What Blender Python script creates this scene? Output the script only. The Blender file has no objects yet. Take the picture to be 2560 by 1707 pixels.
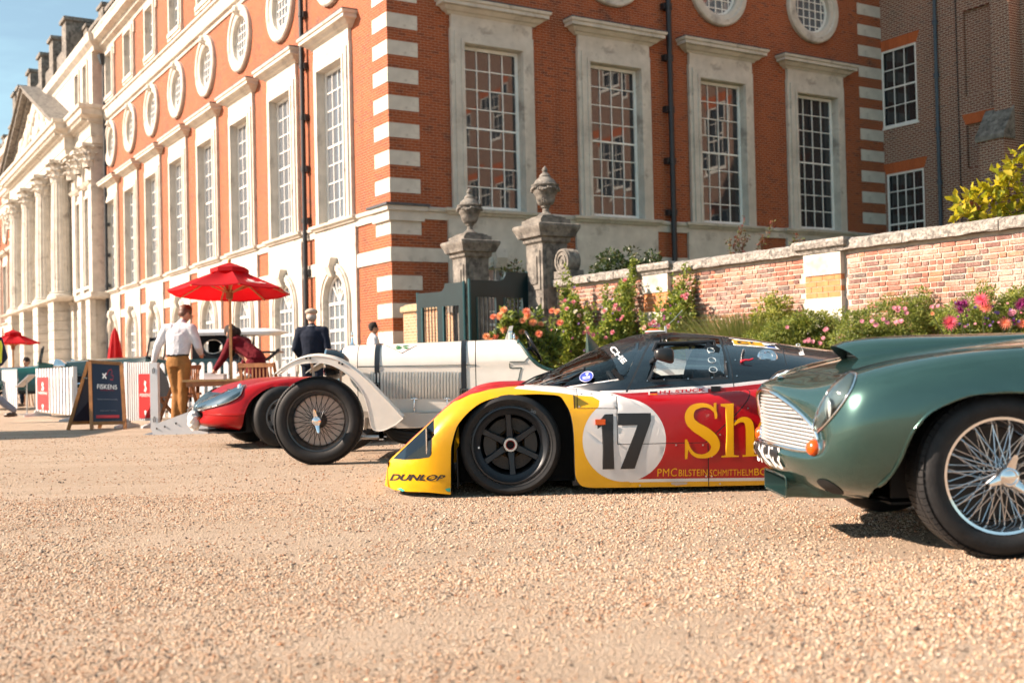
import bpy, bmesh, math, random
import numpy as np
from mathutils import Vector, Matrix
from mathutils.geometry import delaunay_2d_cdt

R = math.radians
rnd = random.Random(7)
SC = bpy.context.scene
COL = SC.collection

# ---------------------------------------------------------------- camera
FPX, CAMH = 2822.0, 0.82
PITCH, ROLL = R(1.167), R(1.3)
_R0 = Vector((1, 0, 0)); _F = Vector((0, math.cos(PITCH), math.sin(PITCH))); _U0 = Vector((0, -math.sin(PITCH), math.cos(PITCH)))
_r = _R0 * math.cos(ROLL) - _U0 * math.sin(ROLL)
_u = _R0 * math.sin(ROLL) + _U0 * math.cos(ROLL)
cam = bpy.data.cameras.new('camera')
cam_o = bpy.data.objects.new('camera', cam)
COL.objects.link(cam_o)
cam_o.matrix_world = Matrix(((_r.x, _u.x, -_F.x, 0), (_r.y, _u.y, -_F.y, 0), (_r.z, _u.z, -_F.z, CAMH), (0, 0, 0, 1)))
cam.sensor_width = 36.0
cam.lens = FPX * 36.0 / 2560.0
cam.clip_end = 3000
cam.dof.use_dof = True
cam.dof.focus_distance = 8.2
cam.dof.aperture_fstop = 2.6
SC.camera = cam_o

# ---------------------------------------------------------------- sky, sun, exposure
SUN_AZ, SUN_EL = R(7.0), R(31.0)          # sun stands to the left, a little on the viewer's side
SUN = Vector((-math.cos(SUN_AZ) * math.cos(SUN_EL), -math.sin(SUN_AZ) * math.cos(SUN_EL), math.sin(SUN_EL)))
W = bpy.data.worlds.new('World'); SC.world = W; W.use_nodes = True
nt = W.node_tree
sky = nt.nodes.new('ShaderNodeTexSky'); sky.sky_type = 'NISHITA'; sky.sun_disc = False
sky.sun_elevation = SUN_EL
sky.sun_rotation = math.atan2(SUN.x, SUN.y)
sky.air_density = 1.0; sky.dust_density = 0.6; sky.ozone_density = 1.2
_tc = nt.nodes.new('ShaderNodeTexCoord'); _mp = nt.nodes.new('ShaderNodeMapping'); _mp.inputs['Scale'].default_value = (1.5, 1.5, 5.0); nt.links.new(_tc.outputs['Generated'], _mp.inputs[0])
_cl = nt.nodes.new('ShaderNodeTexNoise'); _cl.inputs['Scale'].default_value = 2.2; _cl.inputs['Detail'].default_value = 6; _cl.inputs['Roughness'].default_value = 0.6; _cl.inputs['Distortion'].default_value = 0.8; nt.links.new(_mp.outputs[0], _cl.inputs['Vector'])
_cr = nt.nodes.new('ShaderNodeValToRGB'); _cr.color_ramp.elements[0].position = 0.42; _cr.color_ramp.elements[0].color = (0.26, 0.26, 0.26, 1); _cr.color_ramp.elements[1].position = 0.75; _cr.color_ramp.elements[1].color = (0.6, 0.6, 0.6, 1); nt.links.new(_cl.outputs[0], _cr.inputs[0])
_mx = nt.nodes.new('ShaderNodeMix'); _mx.data_type = 'RGBA'; nt.links.new(_cr.outputs[0], _mx.inputs[0]); nt.links.new(sky.outputs[0], _mx.inputs[6]); _mx.inputs[7].default_value = (5.9, 9.2, 10.0, 1)   # thin high cloud
nt.links.new(_mx.outputs[2], nt.nodes['Background'].inputs[0])
nt.nodes['Background'].inputs[1].default_value = 0.05
sl = bpy.data.lights.new('sun', 'SUN'); sl.energy = 5.0; sl.angle = R(0.53); sl.color = (1.0, 0.80, 0.64)
so = bpy.data.objects.new('sun', sl); COL.objects.link(so)
so.rotation_euler = SUN.to_track_quat('Z', 'Y').to_euler()
so.location = SUN * 60
SC.view_settings.view_transform = 'Standard'; SC.view_settings.look = 'None'
SC.view_settings.gamma = 1.0; SC.view_settings.use_curve_mapping = False
SC.view_settings.exposure = 1.45
SC.render.engine = 'CYCLES'
SC.cycles.use_denoising = True
SC.cycles.max_bounces = 5; SC.cycles.diffuse_bounces = 2; SC.cycles.glossy_bounces = 3; SC.cycles.transmission_bounces = 5; SC.cycles.transparent_max_bounces = 12
SC.cycles.use_adaptive_sampling = True; SC.cycles.adaptive_threshold = 0.03
SC.cycles.caustics_reflective = False; SC.cycles.caustics_refractive = False
SC.cycles.sample_clamp_indirect = 6

def P(px, py, Y):
    "the point at depth Y (metres along +Y) seen at pixel (px, py) of the 2560 x 1707 photograph"
    d = _F + _r * ((px - 1280) / FPX) - _u * ((py - 853.5) / FPX)
    return Vector((0, 0, CAMH)) + d * (Y / d.y)
def PZ(px, py, z=0.0):
    "the point at height z seen at that pixel"
    d = _F + _r * ((px - 1280) / FPX) - _u * ((py - 853.5) / FPX)
    return Vector((0, 0, CAMH)) + d * ((z - CAMH) / d.z)

# ---------------------------------------------------------------- helpers
class MB:
    def __init__(s): s.v = []; s.f = []; s.m = []
    def add(s, vs, fs, mi=0):
        o = len(s.v); s.v.extend([tuple(p) for p in vs]); s.f.extend([tuple(i + o for i in f) for f in fs]); s.m.extend([mi] * len(fs)); return s
    def box(s, x0, x1, y0, y1, z0, z1, mi=0):
        return s.add([(x0,y0,z0),(x1,y0,z0),(x1,y1,z0),(x0,y1,z0),(x0,y0,z1),(x1,y0,z1),(x1,y1,z1),(x0,y1,z1)],
                     [(0,3,2,1),(4,5,6,7),(0,1,5,4),(1,2,6,5),(2,3,7,6),(3,0,4,7)], mi)
    def xbox(s, c, size, rot, mi=0):
        hx, hy, hz = size[0]/2, size[1]/2, size[2]/2; c = Vector(c)
        vs = [c + rot @ Vector(p) for p in [(-hx,-hy,-hz),(hx,-hy,-hz),(hx,hy,-hz),(-hx,hy,-hz),(-hx,-hy,hz),(hx,-hy,hz),(hx,hy,hz),(-hx,hy,hz)]]
        return s.add(vs, [(0,3,2,1),(4,5,6,7),(0,1,5,4),(1,2,6,5),(2,3,7,6),(3,0,4,7)], mi)
    def beam(s, a, b, w, t, up=(0,0,1), mi=0):
        a, b = Vector(a), Vector(b); d = (b - a); L = d.length; z = d.normalized()
        x = Vector(up).cross(z)
        if x.length < 1e-4: x = Vector((1,0,0)).cross(z)
        x.normalize(); y = z.cross(x)
        return s.xbox((a + b)/2, (w, t, L), Matrix((x, y, z)).transposed(), mi)
    def loft(s, loops, mi=0, cap0=False, cap1=False, closed=True):
        n = len(loops[0]); vs = [p for l in loops for p in l]; fs = []
        for k in range(len(loops)-1):
            for i in range(n if closed else n-1):
                j = (i+1) % n
                fs.append((k*n+i, k*n+j, (k+1)*n+j, (k+1)*n+i))
        if cap0: fs.append(tuple(range(n-1, -1, -1)))
        if cap1: fs.append(tuple((len(loops)-1)*n + i for i in range(n)))
        return s.add(vs, fs, mi)
    def tube(s, pts, r, n=8, mi=0, caps=True, closed=False):
        pts = [Vector(p) for p in pts]; N = len(pts); loops = []
        rr = r if isinstance(r, (list, tuple)) else [r]*N
        t0 = None; up = None
        for i in range(N):
            if closed: d = pts[(i+1) % N] - pts[i-1]
            else: d = pts[min(i+1, N-1)] - pts[max(i-1, 0)]
            if d.length < 1e-9: d = Vector((0,0,1))
            d.normalize()
            if up is None:
                up = Vector((0,0,1)) if abs(d.z) < 0.9 else Vector((1,0,0))
            x = up.cross(d)
            if x.length < 1e-4: x = Vector((0,1,0)).cross(d)
            x.normalize(); y = d.cross(x); up = y
            loops.append([pts[i] + x*(rr[i]*math.cos(2*math.pi*k/n)) + y*(rr[i]*math.sin(2*math.pi*k/n)) for k in range(n)])
        if closed: loops.append(loops[0])
        return s.loft(loops, mi, cap0=caps and not closed, cap1=caps and not closed)
    def cyl(s, a, b, r0, r1=None, n=16, mi=0, caps=True):
        return s.tube([a, b], [r0, r0 if r1 is None else r1], n, mi, caps)
    def lathe(s, prof, n=24, o=(0,0,0), axis='z', mi=0, a0=0.0, a1=2*math.pi, caps=False):
        "prof = (radius, height) pairs turned about an axis through o"
        o = Vector(o); full = abs(a1 - a0 - 2*math.pi) < 1e-6; m = n if full else n+1; loops = []
        for (r_, h) in prof:
            l = []
            for k in range(m):
                a = a0 + (a1-a0)*k/n; c, q = r_*math.cos(a), r_*math.sin(a)
                l.append(o + (Vector((c, q, h)) if axis == 'z' else Vector((c, h, q)) if axis == 'y' else Vector((h, c, q))))
            loops.append(l)
        return s.loft(loops, mi, closed=full, cap0=caps, cap1=caps)
    def prism(s, poly, h0, h1, plane='xz', mi=0):
        n = len(poly)
        def mk(p, h): return (p[0], h, p[1]) if plane == 'xz' else (p[0], p[1], h) if plane == 'xy' else (h, p[0], p[1])
        return s.add([mk(p, h0) for p in poly] + [mk(p, h1) for p in poly],
                     [tuple(range(n-1, -1, -1)), tuple(range(n, 2*n))] + [(i, (i+1) % n, n+(i+1) % n, n+i) for i in range(n)], mi)
    def sphere(s, c, r, nu=16, nv=10, mi=0, M3=None):
        c = Vector(c); r = r if isinstance(r, (tuple, list)) else (r, r, r); loops = []
        for j in range(nv+1):
            t = math.pi*j/nv; l = []
            for i in range(nu):
                a = 2*math.pi*i/nu
                p = Vector((r[0]*math.sin(t)*math.cos(a), r[1]*math.sin(t)*math.sin(a), -r[2]*math.cos(t)))
                l.append(c + (M3 @ p if M3 else p))
            loops.append(l)
        return s.loft(loops, mi)
    def xf(s, M4, i0=0):
        s.v[i0:] = [tuple(M4 @ Vector(p)) for p in s.v[i0:]]; return s
    def mesh(s, name, mats, smooth=None):
        me = bpy.data.meshes.new(name); me.from_pydata(s.v, [], s.f)
        for m in (mats if isinstance(mats, (list, tuple)) else [mats]): me.materials.append(m)
        if any(s.m): me.polygons.foreach_set('material_index', s.m)
        bm = bmesh.new(); bm.from_mesh(me); bmesh.ops.remove_doubles(bm, verts=bm.verts, dist=1e-5)
        bmesh.ops.recalc_face_normals(bm, faces=bm.faces); bm.to_mesh(me); bm.free()
        if smooth:
            me.shade_smooth(); me.set_sharp_from_angle(angle=R(smooth))
        me.update(); return me
    def obj(s, name, mats, parent=None, smooth=None, loc=None, rotz=None, world=True):
        return link(name, s.mesh(name, mats, smooth), parent, loc, rotz, world)

def link(name, me, parent=None, loc=None, rotz=None, world=False):
    "world: the mesh is written in world coordinates, so undo the parent's place"
    o = bpy.data.objects.new(name, me); COL.objects.link(o)
    if parent is not None:
        o.parent = parent
        if world and loc is None and rotz is None:
            m = Matrix.Identity(4); q = parent; 
            o.matrix_parent_inverse = wmat(parent).inverted()
    if loc is not None: o.location = loc
    if rotz is not None: o.rotation_euler = (0, 0, rotz)
    return o
def wmat(o):
    m = Matrix.LocRotScale(o.location, o.rotation_euler, o.scale)
    if o.parent: m = wmat(o.parent) @ o.matrix_parent_inverse @ m
    return m
def tag(o, label, cat=None, group=None, kind=None):
    if label: o['label'] = label
    if cat: o['category'] = cat
    if group: o['group'] = group
    if kind: o['kind'] = kind
    return o
def thing(name, label, cat, loc=(0,0,0), rotz=0.0, group=None):
    o = bpy.data.objects.new(name, None); COL.objects.link(o); o.empty_display_size = 0.2
    o.location = loc; o.rotation_euler = (0, 0, rotz)
    return tag(o, label, cat, group)
def copy_tree(o, parent=None):
    c = o.copy(); COL.objects.link(c)
    if parent is not None: c.parent = parent
    for ch in o.children: copy_tree(ch, c)
    return c

def spline(pts, n, closed=False):
    "Catmull-Rom through the points, n samples per span"
    pts = [np.array(p, float) for p in pts]; N = len(pts); out = []
    for i in range(N if closed else N-1):
        g = lambda k: pts[k % N] if closed else pts[min(max(k, 0), N-1)]
        a, b, c, d = g(i-1), g(i), g(i+1), g(i+2)
        if not closed:
            if i == 0: a = 2*b - c
            if i == N-2: d = 2*c - b
        for k in range(n):
            t = k/n
            out.append(0.5*((2*b) + (c-a)*t + (2*a-5*b+4*c-d)*t*t + (3*b-a-3*c+d)*t**3))
    if not closed: out.append(pts[-1])
    return [tuple(p) for p in out]
def lerp_curve(tab):
    "monotone-ish smooth interpolation of (x, value) pairs"
    xs = [p[0] for p in tab]; vs = [p[1] for p in tab]; n = len(xs)
    ms = []
    for i in range(n):
        if i in (0, n-1): j = min(i, n-2); ms.append((vs[j+1]-vs[j])/(xs[j+1]-xs[j]))
        else: 
            d0 = (vs[i]-vs[i-1])/(xs[i]-xs[i-1]); d1 = (vs[i+1]-vs[i])/(xs[i+1]-xs[i])
            ms.append(0.0 if d0*d1 <= 0 else 2*d0*d1/(d0+d1))
    def f(x):
        if x <= xs[0]: return vs[0]
        if x >= xs[-1]: return vs[-1]
        i = max(k for k in range(n-1) if xs[k] <= x); h = xs[i+1]-xs[i]; t = (x-xs[i])/h
        return (2*t**3-3*t*t+1)*vs[i] + (t**3-2*t*t+t)*h*ms[i] + (-2*t**3+3*t*t)*vs[i+1] + (t**3-t*t)*h*ms[i+1]
    return f
def inside(p, poly):
    x, y = p; c = False; n = len(poly); j = n-1
    for i in range(n):
        xi, yi = poly[i][0], poly[i][1]; xj, yj = poly[j][0], poly[j][1]
        if (yi > y) != (yj > y) and x < (xj-xi)*(y-yi)/(yj-yi)+xi: c = not c
        j = i
    return c
def circle(cx, cy, r, n=48, a0=0.0, a1=2*math.pi):
    return [(cx + r*math.cos(a0+(a1-a0)*k/n), cy + r*math.sin(a0+(a1-a0)*k/n)) for k in range(n if abs(a1-a0-2*math.pi) < 1e-6 else n+1)]
def cdt(outlines, extra=(), keep=None):
    "triangulate the plane with every outline as an edge; keep(centre) picks triangles; returns (verts, tris)"
    vs = []; es = []
    for o in outlines:
        k = len(vs); n = len(o); vs += [Vector((p[0], p[1])) for p in o]; es += [(k+i, k+(i+1) % n) for i in range(n)]
    vs += [Vector((p[0], p[1])) for p in extra]
    r_ = delaunay_2d_cdt(vs, es, [], 0, 1e-6)
    V, F = r_[0], r_[2]; out = []
    for f in F:
        c = sum((V[i] for i in f), Vector((0, 0)))/len(f)
        if keep is None or keep((c.x, c.y)): out.append(tuple(f))
    return [(v.x, v.y) for v in V], out
def sheet(mb, outer, holes, y=0.0, mi=0, fn=None):
    "flat (x, z) sheet with holes at depth y"
    V, F = cdt([outer] + list(holes), keep=lambda c: inside(c, outer) and not any(inside(c, h) for h in holes))
    mb.add([(fn(x, z) if fn else (x, y, z)) for x, z in V], F, mi); return mb

# ---------------------------------------------------------------- materials
MATS = {}
def new_mat(name):
    m = bpy.data.materials.new(name); m.use_nodes = True; MATS[name] = m
    return m, m.node_tree.nodes, m.node_tree.links, m.node_tree.nodes['Principled BSDF']
def ramp(n, l, src, stops):
    r_ = n.new('ShaderNodeValToRGB'); el = r_.color_ramp.elements
    while len(el) < len(stops): el.new(0.5)
    for e, (p, c) in zip(el, stops): e.position = p; e.color = (c[0], c[1], c[2], 1)
    l.new(src, r_.inputs[0]); return r_.outputs[0]
def tex(n, l, kind, scale, detail=4, rough=0.55, vec=None, dist=0.0):
    t = n.new('ShaderNodeTex' + kind)
    t.inputs['Scale'].default_value = scale
    if 'Detail' in t.inputs: t.inputs['Detail'].default_value = detail
    if 'Roughness' in t.inputs: t.inputs['Roughness'].default_value = rough
    if 'Distortion' in t.inputs: t.inputs['Distortion'].default_value = dist
    if vec is not None: l.new(vec, t.inputs['Vector'])
    return t
def objco(n, scale=None):
    return n.new('ShaderNodeTexCoord').outputs['Object']
def mixc(n, l, fac, a, b, mode='MIX'):
    x = n.new('ShaderNodeMix'); x.data_type = 'RGBA'; x.blend_type = mode
    for s_, v in ((x.inputs[0], fac), (x.inputs[6], a), (x.inputs[7], b)):
        if hasattr(v, 'is_linked'): l.new(v, s_)
        elif isinstance(v, (int, float)): s_.default_value = v
        else: s_.default_value = (v[0], v[1], v[2], 1)
    return x.outputs[2]
def bumpn(n, l, b, h, strength=0.3, dist=0.01, normal=None):
    x = n.new('ShaderNodeBump'); x.inputs['Strength'].default_value = strength; x.inputs['Distance'].default_value = dist
    l.new(h, x.inputs['Height'])
    if normal is not None: l.new(normal, x.inputs['Normal'])
    l.new(x.outputs[0], b.inputs['Normal']); return x.outputs[0]
def M(name, col, rough=0.6, metal=0.0, var=0.0, vs=6.0, bump=0.0, bs=60.0, coat=0.0, spec=0.5, trans=0.0, ior=None, sub=0.0, dirt=None, alpha=None, wear=None):
    if name in MATS: return MATS[name]
    m, n, l, b = new_mat(name)
    b.inputs['Base Color'].default_value = (*col, 1); b.inputs['Roughness'].default_value = rough; b.inputs['Metallic'].default_value = metal
    b.inputs['Specular IOR Level'].default_value = spec
    if coat: b.inputs['Coat Weight'].default_value = coat; b.inputs['Coat Roughness'].default_value = 0.04
    if trans: b.inputs['Transmission Weight'].default_value = trans
    if ior: b.inputs['IOR'].default_value = ior
    if sub: b.inputs['Subsurface Weight'].default_value = sub; b.inputs['Subsurface Scale'].default_value = 0.02
    if alpha is not None: b.inputs['Alpha'].default_value = alpha
    if var or bump or dirt: co = objco(n)
    if var:
        t = tex(n, l, 'Noise', vs, 2, 0.6, co)
        lo = [c*(1-var) for c in col]; hi = [min(1, c*(1+var)) for c in col]
        c_ = ramp(n, l, t.outputs[0], [(0.3, lo), (0.7, hi)])
        if dirt:
            t2 = tex(n, l, 'Noise', dirt[1], 3, 0.7, co)
            c_ = mixc(n, l, ramp(n, l, t2.outputs[0], [(dirt[2], (0,0,0)), (dirt[2]+0.15, (1,1,1))]), c_, dirt[0])
        l.new(c_, b.inputs['Base Color'])
    if bump:
        t3 = tex(n, l, 'Noise', bs, 1, 0.65, co)
        bumpn(n, l, b, t3.outputs[0], bump, 0.01)
    return m
def brick_mat(name, c1, c2, c3, mortar, bw, bh, ms=0.012, mort_fade=0.0, swap=None, soot=None, bump=0.4, offset=0.5):
    m, n, l, b = new_mat(name)
    co = objco(n); sep = n.new('ShaderNodeSeparateXYZ'); l.new(co, sep.inputs[0])
    cmb = n.new('ShaderNodeCombineXYZ'); l.new(sep.outputs[0 if swap is None else swap], cmb.inputs[0]); l.new(sep.outputs[2], cmb.inputs[1])
    br = n.new('ShaderNodeTexBrick'); l.new(cmb.outputs[0], br.inputs['Vector'])
    br.inputs['Scale'].default_value = 1.0; br.inputs['Brick Width'].default_value = bw; br.inputs['Row Height'].default_value = bh
    br.inputs['Mortar Size'].default_value = ms; br.inputs['Mortar Smooth'].default_value = 0.3; br.offset = offset
    br.inputs['Color1'].default_value = (0,0,0,1); br.inputs['Color2'].default_value = (1,1,1,1); br.inputs['Mortar'].default_value = (0.5,0.5,0.5,1)
    br.inputs['Bias'].default_value = 0.0
    bc = ramp(n, l, br.outputs['Color'], [(0.0, c3), (0.22, c1), (0.6, c2), (1.0, c1)])
    big = tex(n, l, 'Noise', 0.35, 2, 0.6, co)
    bc = mixc(n, l, ramp(n, l, big.outputs[0], [(0.35, (0,0,0)), (0.7, (0.55,0.55,0.55))]), bc, [x*0.62 for x in c1])
    fine = tex(n, l, 'Noise', 45, 1, 0.7, co)
    bc = mixc(n, l, 0.35, bc, ramp(n, l, fine.outputs[0], [(0.3, [x*0.5 for x in c1]), (0.7, [min(1, x*1.4) for x in c2])]))
    if soot:
        s2 = tex(n, l, 'Noise', soot[1], 3, 0.7, co)
        bc = mixc(n, l, ramp(n, l, s2.outputs[0], [(soot[2], (0,0,0)), (soot[2]+0.12, (0.8,0.8,0.8))]), bc, soot[0])
    mp = n.new('ShaderNodeMapping'); mp.inputs['Scale'].default_value = (1.6, 1.6, 0.16); l.new(co, mp.inputs[0])
    st = tex(n, l, 'Noise', 1.0, 3, 0.65, mp.outputs[0])                      # rain streaks
    bc = mixc(n, l, ramp(n, l, st.outputs[0], [(0.5, (0,0,0)), (0.72, (0.6,0.6,0.6))]), bc, [x*0.45 for x in c1])
    l.new(mixc(n, l, br.outputs['Fac'], bc, mortar), b.inputs['Base Color'])
    b.inputs['Roughness'].default_value = 0.85
    inv = n.new('ShaderNodeMath'); inv.operation = 'SUBTRACT'; inv.inputs[0].default_value = 1; l.new(br.outputs['Fac'], inv.inputs[1])
    ad = n.new('ShaderNodeMath'); ad.operation = 'MULTIPLY_ADD'; l.new(fine.outputs[0], ad.inputs[0]); ad.inputs[1].default_value = 0.4; l.new(inv.outputs[0], ad.inputs[2])
    bumpn(n, l, b, ad.outputs[0], bump, 0.012)
    return m

STONE = M('portland_stone', (0.53, 0.49, 0.43), 0.8, var=0.14, vs=2.2, bump=0.25, bs=25, dirt=((0.30, 0.265, 0.23), 1.6, 0.57))
STONE_OLD = M('weathered_stone', (0.18, 0.165, 0.145), 0.9, var=0.4, vs=6, bump=0.7, bs=40, dirt=((0.07, 0.066, 0.06), 4.0, 0.50))
LEAD = M('lead_flashing', (0.07, 0.075, 0.085), 0.6, 0.3, var=0.3, vs=4)
WHITEP = M('white_window_paint', (0.80, 0.79, 0.75), 0.5, var=0.05, vs=3)
IRON = M('black_iron', (0.012, 0.014, 0.018), 0.45, var=0.3, vs=8)
PANE_SKY = M('window_pane_sky_tone', (0.11, 0.125, 0.145), 0.04, spec=1.0)  # paler glass: sky reflection and pale blinds put into the base colour
PANE = M('window_pane', (0.026, 0.028, 0.032), 0.02, spec=1.0)
BRICK = brick_mat('orange_red_brick', (0.255, 0.054, 0.015), (0.36, 0.084, 0.020), (0.06, 0.022, 0.020), (0.36, 0.19, 0.115), 0.215, 0.0715, 0.007, soot=((0.05, 0.026, 0.024), 0.8, 0.60))
BRICK_RUB = brick_mat('rubbed_red_brick', (0.48, 0.11, 0.03), (0.52, 0.13, 0.035), (0.42, 0.09, 0.03), (0.46, 0.16, 0.07), 0.075, 2.0, 0.003)
BRICK_OLD = brick_mat('plum_tudor_brick', (0.17, 0.054, 0.036), (0.23, 0.078, 0.044), (0.03, 0.026, 0.034), (0.44, 0.35, 0.27), 0.215, 0.076, 0.015, soot=((0.04, 0.03, 0.03), 0.7, 0.64))
# ---------------------------------------------------------------- ground
def gravel_mat():
    m, n, l, b = new_mat('beige_gravel')
    co = objco(n)
    big = tex(n, l, 'Noise', 0.22, 2, 0.6, co)
    mid = tex(n, l, 'Noise', 1.7, 3, 0.65, co)
    v1 = tex(n, l, 'Voronoi', 95, vec=co)
    stone = ramp(n, l, v1.outputs['Color'], [(0.0, (0.080, 0.055, 0.037)), (0.18, (0.320, 0.211, 0.137)), (0.5, (0.528, 0.370, 0.255)), (0.8, (0.576, 0.429, 0.311)), (1.0, (0.640, 0.530, 0.422))])
    base = ramp(n, l, mid.outputs[0], [(0.3, (0.480, 0.328, 0.218)), (0.7, (0.576, 0.413, 0.289))])
    c = mixc(n, l, 0.55, base, stone)
    c = mixc(n, l, ramp(n, l, big.outputs[0], [(0.35, (0,0,0)), (0.75, (0.35,0.35,0.35))]), c, (0.576, 0.452, 0.326))
    mp = n.new('ShaderNodeMapping'); mp.inputs['Scale'].default_value = (0.22, 1.5, 1); mp.inputs['Rotation'].default_value = (0, 0, 0.12); l.new(co, mp.inputs[0])
    trk = tex(n, l, 'Noise', 1.0, 3, 0.55, mp.outputs[0])                   # raked streaks and wheel tracks
    c = mixc(n, l, ramp(n, l, trk.outputs[0], [(0.40, (0.25,0.25,0.25)), (0.55, (0,0,0))]), c, (0.368, 0.250, 0.159))
    d = n.new('ShaderNodeTexNoise'); d.inputs['Scale'].default_value = 16; d.inputs['Detail'].default_value = 3; d.inputs['Roughness'].default_value = 0.75; l.new(co, d.inputs['Vector'])
    c = mixc(n, l, ramp(n, l, d.outputs[0], [(0.60, (0,0,0)), (0.68, (0.75,0.75,0.75))]), c, (0.09, 0.065, 0.05))
    l.new(c, b.inputs['Base Color']); b.inputs['Roughness'].default_value = 0.9
    ad0 = n.new('ShaderNodeMath'); ad0.operation = 'MULTIPLY_ADD'; l.new(mid.outputs[0], ad0.inputs[0]); ad0.inputs[1].default_value = 2.5; l.new(d.outputs[0], ad0.inputs[2]); ad = n.new('ShaderNodeMath'); ad.operation = 'ADD'; l.new(v1.outputs['Distance'], ad.inputs[0]); l.new(ad0.outputs[0], ad.inputs[1])
    bumpn(n, l, b, ad.outputs[0], 0.85, 0.03)
    return m
GRAVEL = gravel_mat()
mb = MB()
xs = [-900, -200, -60, -20, -8, 0, 8, 20, 60, 200, 900]; ys = [-300, -50, -5, 0, 4, 10, 20, 40, 80, 200, 1500]
def hump(x, y): return 0.0
vv = [(x, y, 0.0) for y in ys for x in xs]; nx = len(xs)
mb.add(vv, [(j*nx+i, j*nx+i+1, (j+1)*nx+i+1, (j+1)*nx+i) for j in range(len(ys)-1) for i in range(nx-1)])
ground = tag(mb.obj('ground', GRAVEL), 'pale beige gravel forecourt spread under all the cars', kind='structure')

# loose stones lying on it, real geometry as far as single stones show
def pebbles():
    rng = np.random.default_rng(3); out = []
    def band(n, y0, y1, s0, s1):
        y = np.sqrt(rng.uniform(y0*y0, y1*y1, n)); x = rng.uniform(-0.52, 0.52, n)*y; return np.stack([x, y, rng.uniform(s0, s1, n)**1.0], 1)
    pts = np.concatenate([band(62000, 2.6, 4.6, 0.0026, 0.0072), band(60000, 4.6, 7.6, 0.0035, 0.0085), band(24000, 7.6, 15, 0.005, 0.011), band(700, 2.7, 9, 0.008, 0.014)])
    dn = np.sin(pts[:, 0]*2.1+np.sin(pts[:, 1]*1.3)*1.7)+np.sin(pts[:, 1]*3.3+pts[:, 0]*0.9)+0.8*np.sin(pts[:, 0]*6.3-pts[:, 1]*5.1)
    pts = pts[(dn+rng.normal(0, 1.1, len(pts))) > -0.9]
    N = len(pts)
    oct_ = np.array([(1,0,0),(0,1,0),(-1,0,0),(0,-1,0),(0,0,1),(0,0,-.4)], float)
    tri = np.array([(0,1,4),(1,2,4),(2,3,4),(3,0,4),(1,0,5),(2,1,5),(3,2,5),(0,3,5)])
    V = oct_[None]*rng.uniform(0.6, 1.35, (N, 6, 1))
    a = rng.uniform(0, 6.28, N); c, s = np.cos(a), np.sin(a)
    X = V[..., 0]*c[:, None]-V[..., 1]*s[:, None]; Y = V[..., 0]*s[:, None]+V[..., 1]*c[:, None]
    Z = V[..., 2]*rng.uniform(0.5, 0.9, (N, 1))
    V = np.stack([X, Y, Z], -1)*pts[:, None, 2:3]; V[..., 0] += pts[:, None, 0]; V[..., 1] += pts[:, None, 1]; V[..., 2] += pts[:, 2:3]*0.15
    F = tri[None]+np.arange(N)[:, None, None]*6
    me = bpy.data.meshes.new('gravel_stones')
    me.vertices.add(N*6); me.vertices.foreach_set('co', V.reshape(-1))
    me.loops.add(N*24); me.loops.foreach_set('vertex_index', F.reshape(-1).astype(np.int32))
    me.polygons.add(N*8); me.polygons.foreach_set('loop_start', np.arange(0, N*24, 3, dtype=np.int32))
    mi = np.repeat(rng.choice(5, N, p=[.38, .24, .17, .10, .11]), 8).astype(np.int32); me.polygons.foreach_set('material_index', mi)
    for nm, c_ in (('stone_buff', (0.512, 0.351, 0.237)), ('stone_sand', (0.592, 0.437, 0.311)), ('stone_rust', (0.352, 0.172, 0.089)), ('stone_pale', (0.608, 0.523, 0.422)), ('stone_dark', (0.080, 0.062, 0.052))):
        me.materials.append(M(nm, c_, 0.85))
    me.update(calc_edges=True); me.validate()
    return link('gravel_stones', me)
tag(pebbles(), 'loose beige and brown gravel stones over the forecourt', 'gravel', kind='stuff')
# ---------------------------------------------------------------- the palace block
TH = R(31.5)
CX, CY = -3.05, 29.0
AL, AR = TH - math.pi/2, TH                # wall frames: x to the right along the wall, y into it
LEN_R, LEN_L, TOPZ = 18.8, 96.0, 18.0
palace = thing('palace_building', 'long orange brick palace with white stone windows, quoins and pedimented centre', 'palace', (CX, CY, 0))
def pl(name, mb_or_me, mats, ang, x=0.0, z=0.0, y=0.0, parent=None, smooth=None):
    "a part of the palace, drawn in its wall's frame; shared meshes are moved by x, y, z along the wall"
    me = mb_or_me if isinstance(mb_or_me, bpy.types.Mesh) else mb_or_me.mesh(name, mats, smooth)
    o = bpy.data.objects.new(name, me); COL.objects.link(o)
    if parent is None:
        o.parent = palace; o.rotation_euler = (0, 0, ang)
        o.location = (math.cos(ang)*x - math.sin(ang)*y, math.sin(ang)*x + math.cos(ang)*y, z)
    else:
        o.parent = parent
    return o
def stack_cornice(mb, x0, x1, prof, yb=0.05, mi=0):
    "moulding with mitred returns: prof = (projection, z)"
    mb.loft([[(x0-p, yb, z), (x0-p, -p, z), (x1+p, -p, z), (x1+p, yb, z)] for p, z in prof], mi, True, True)
    return mb
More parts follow.
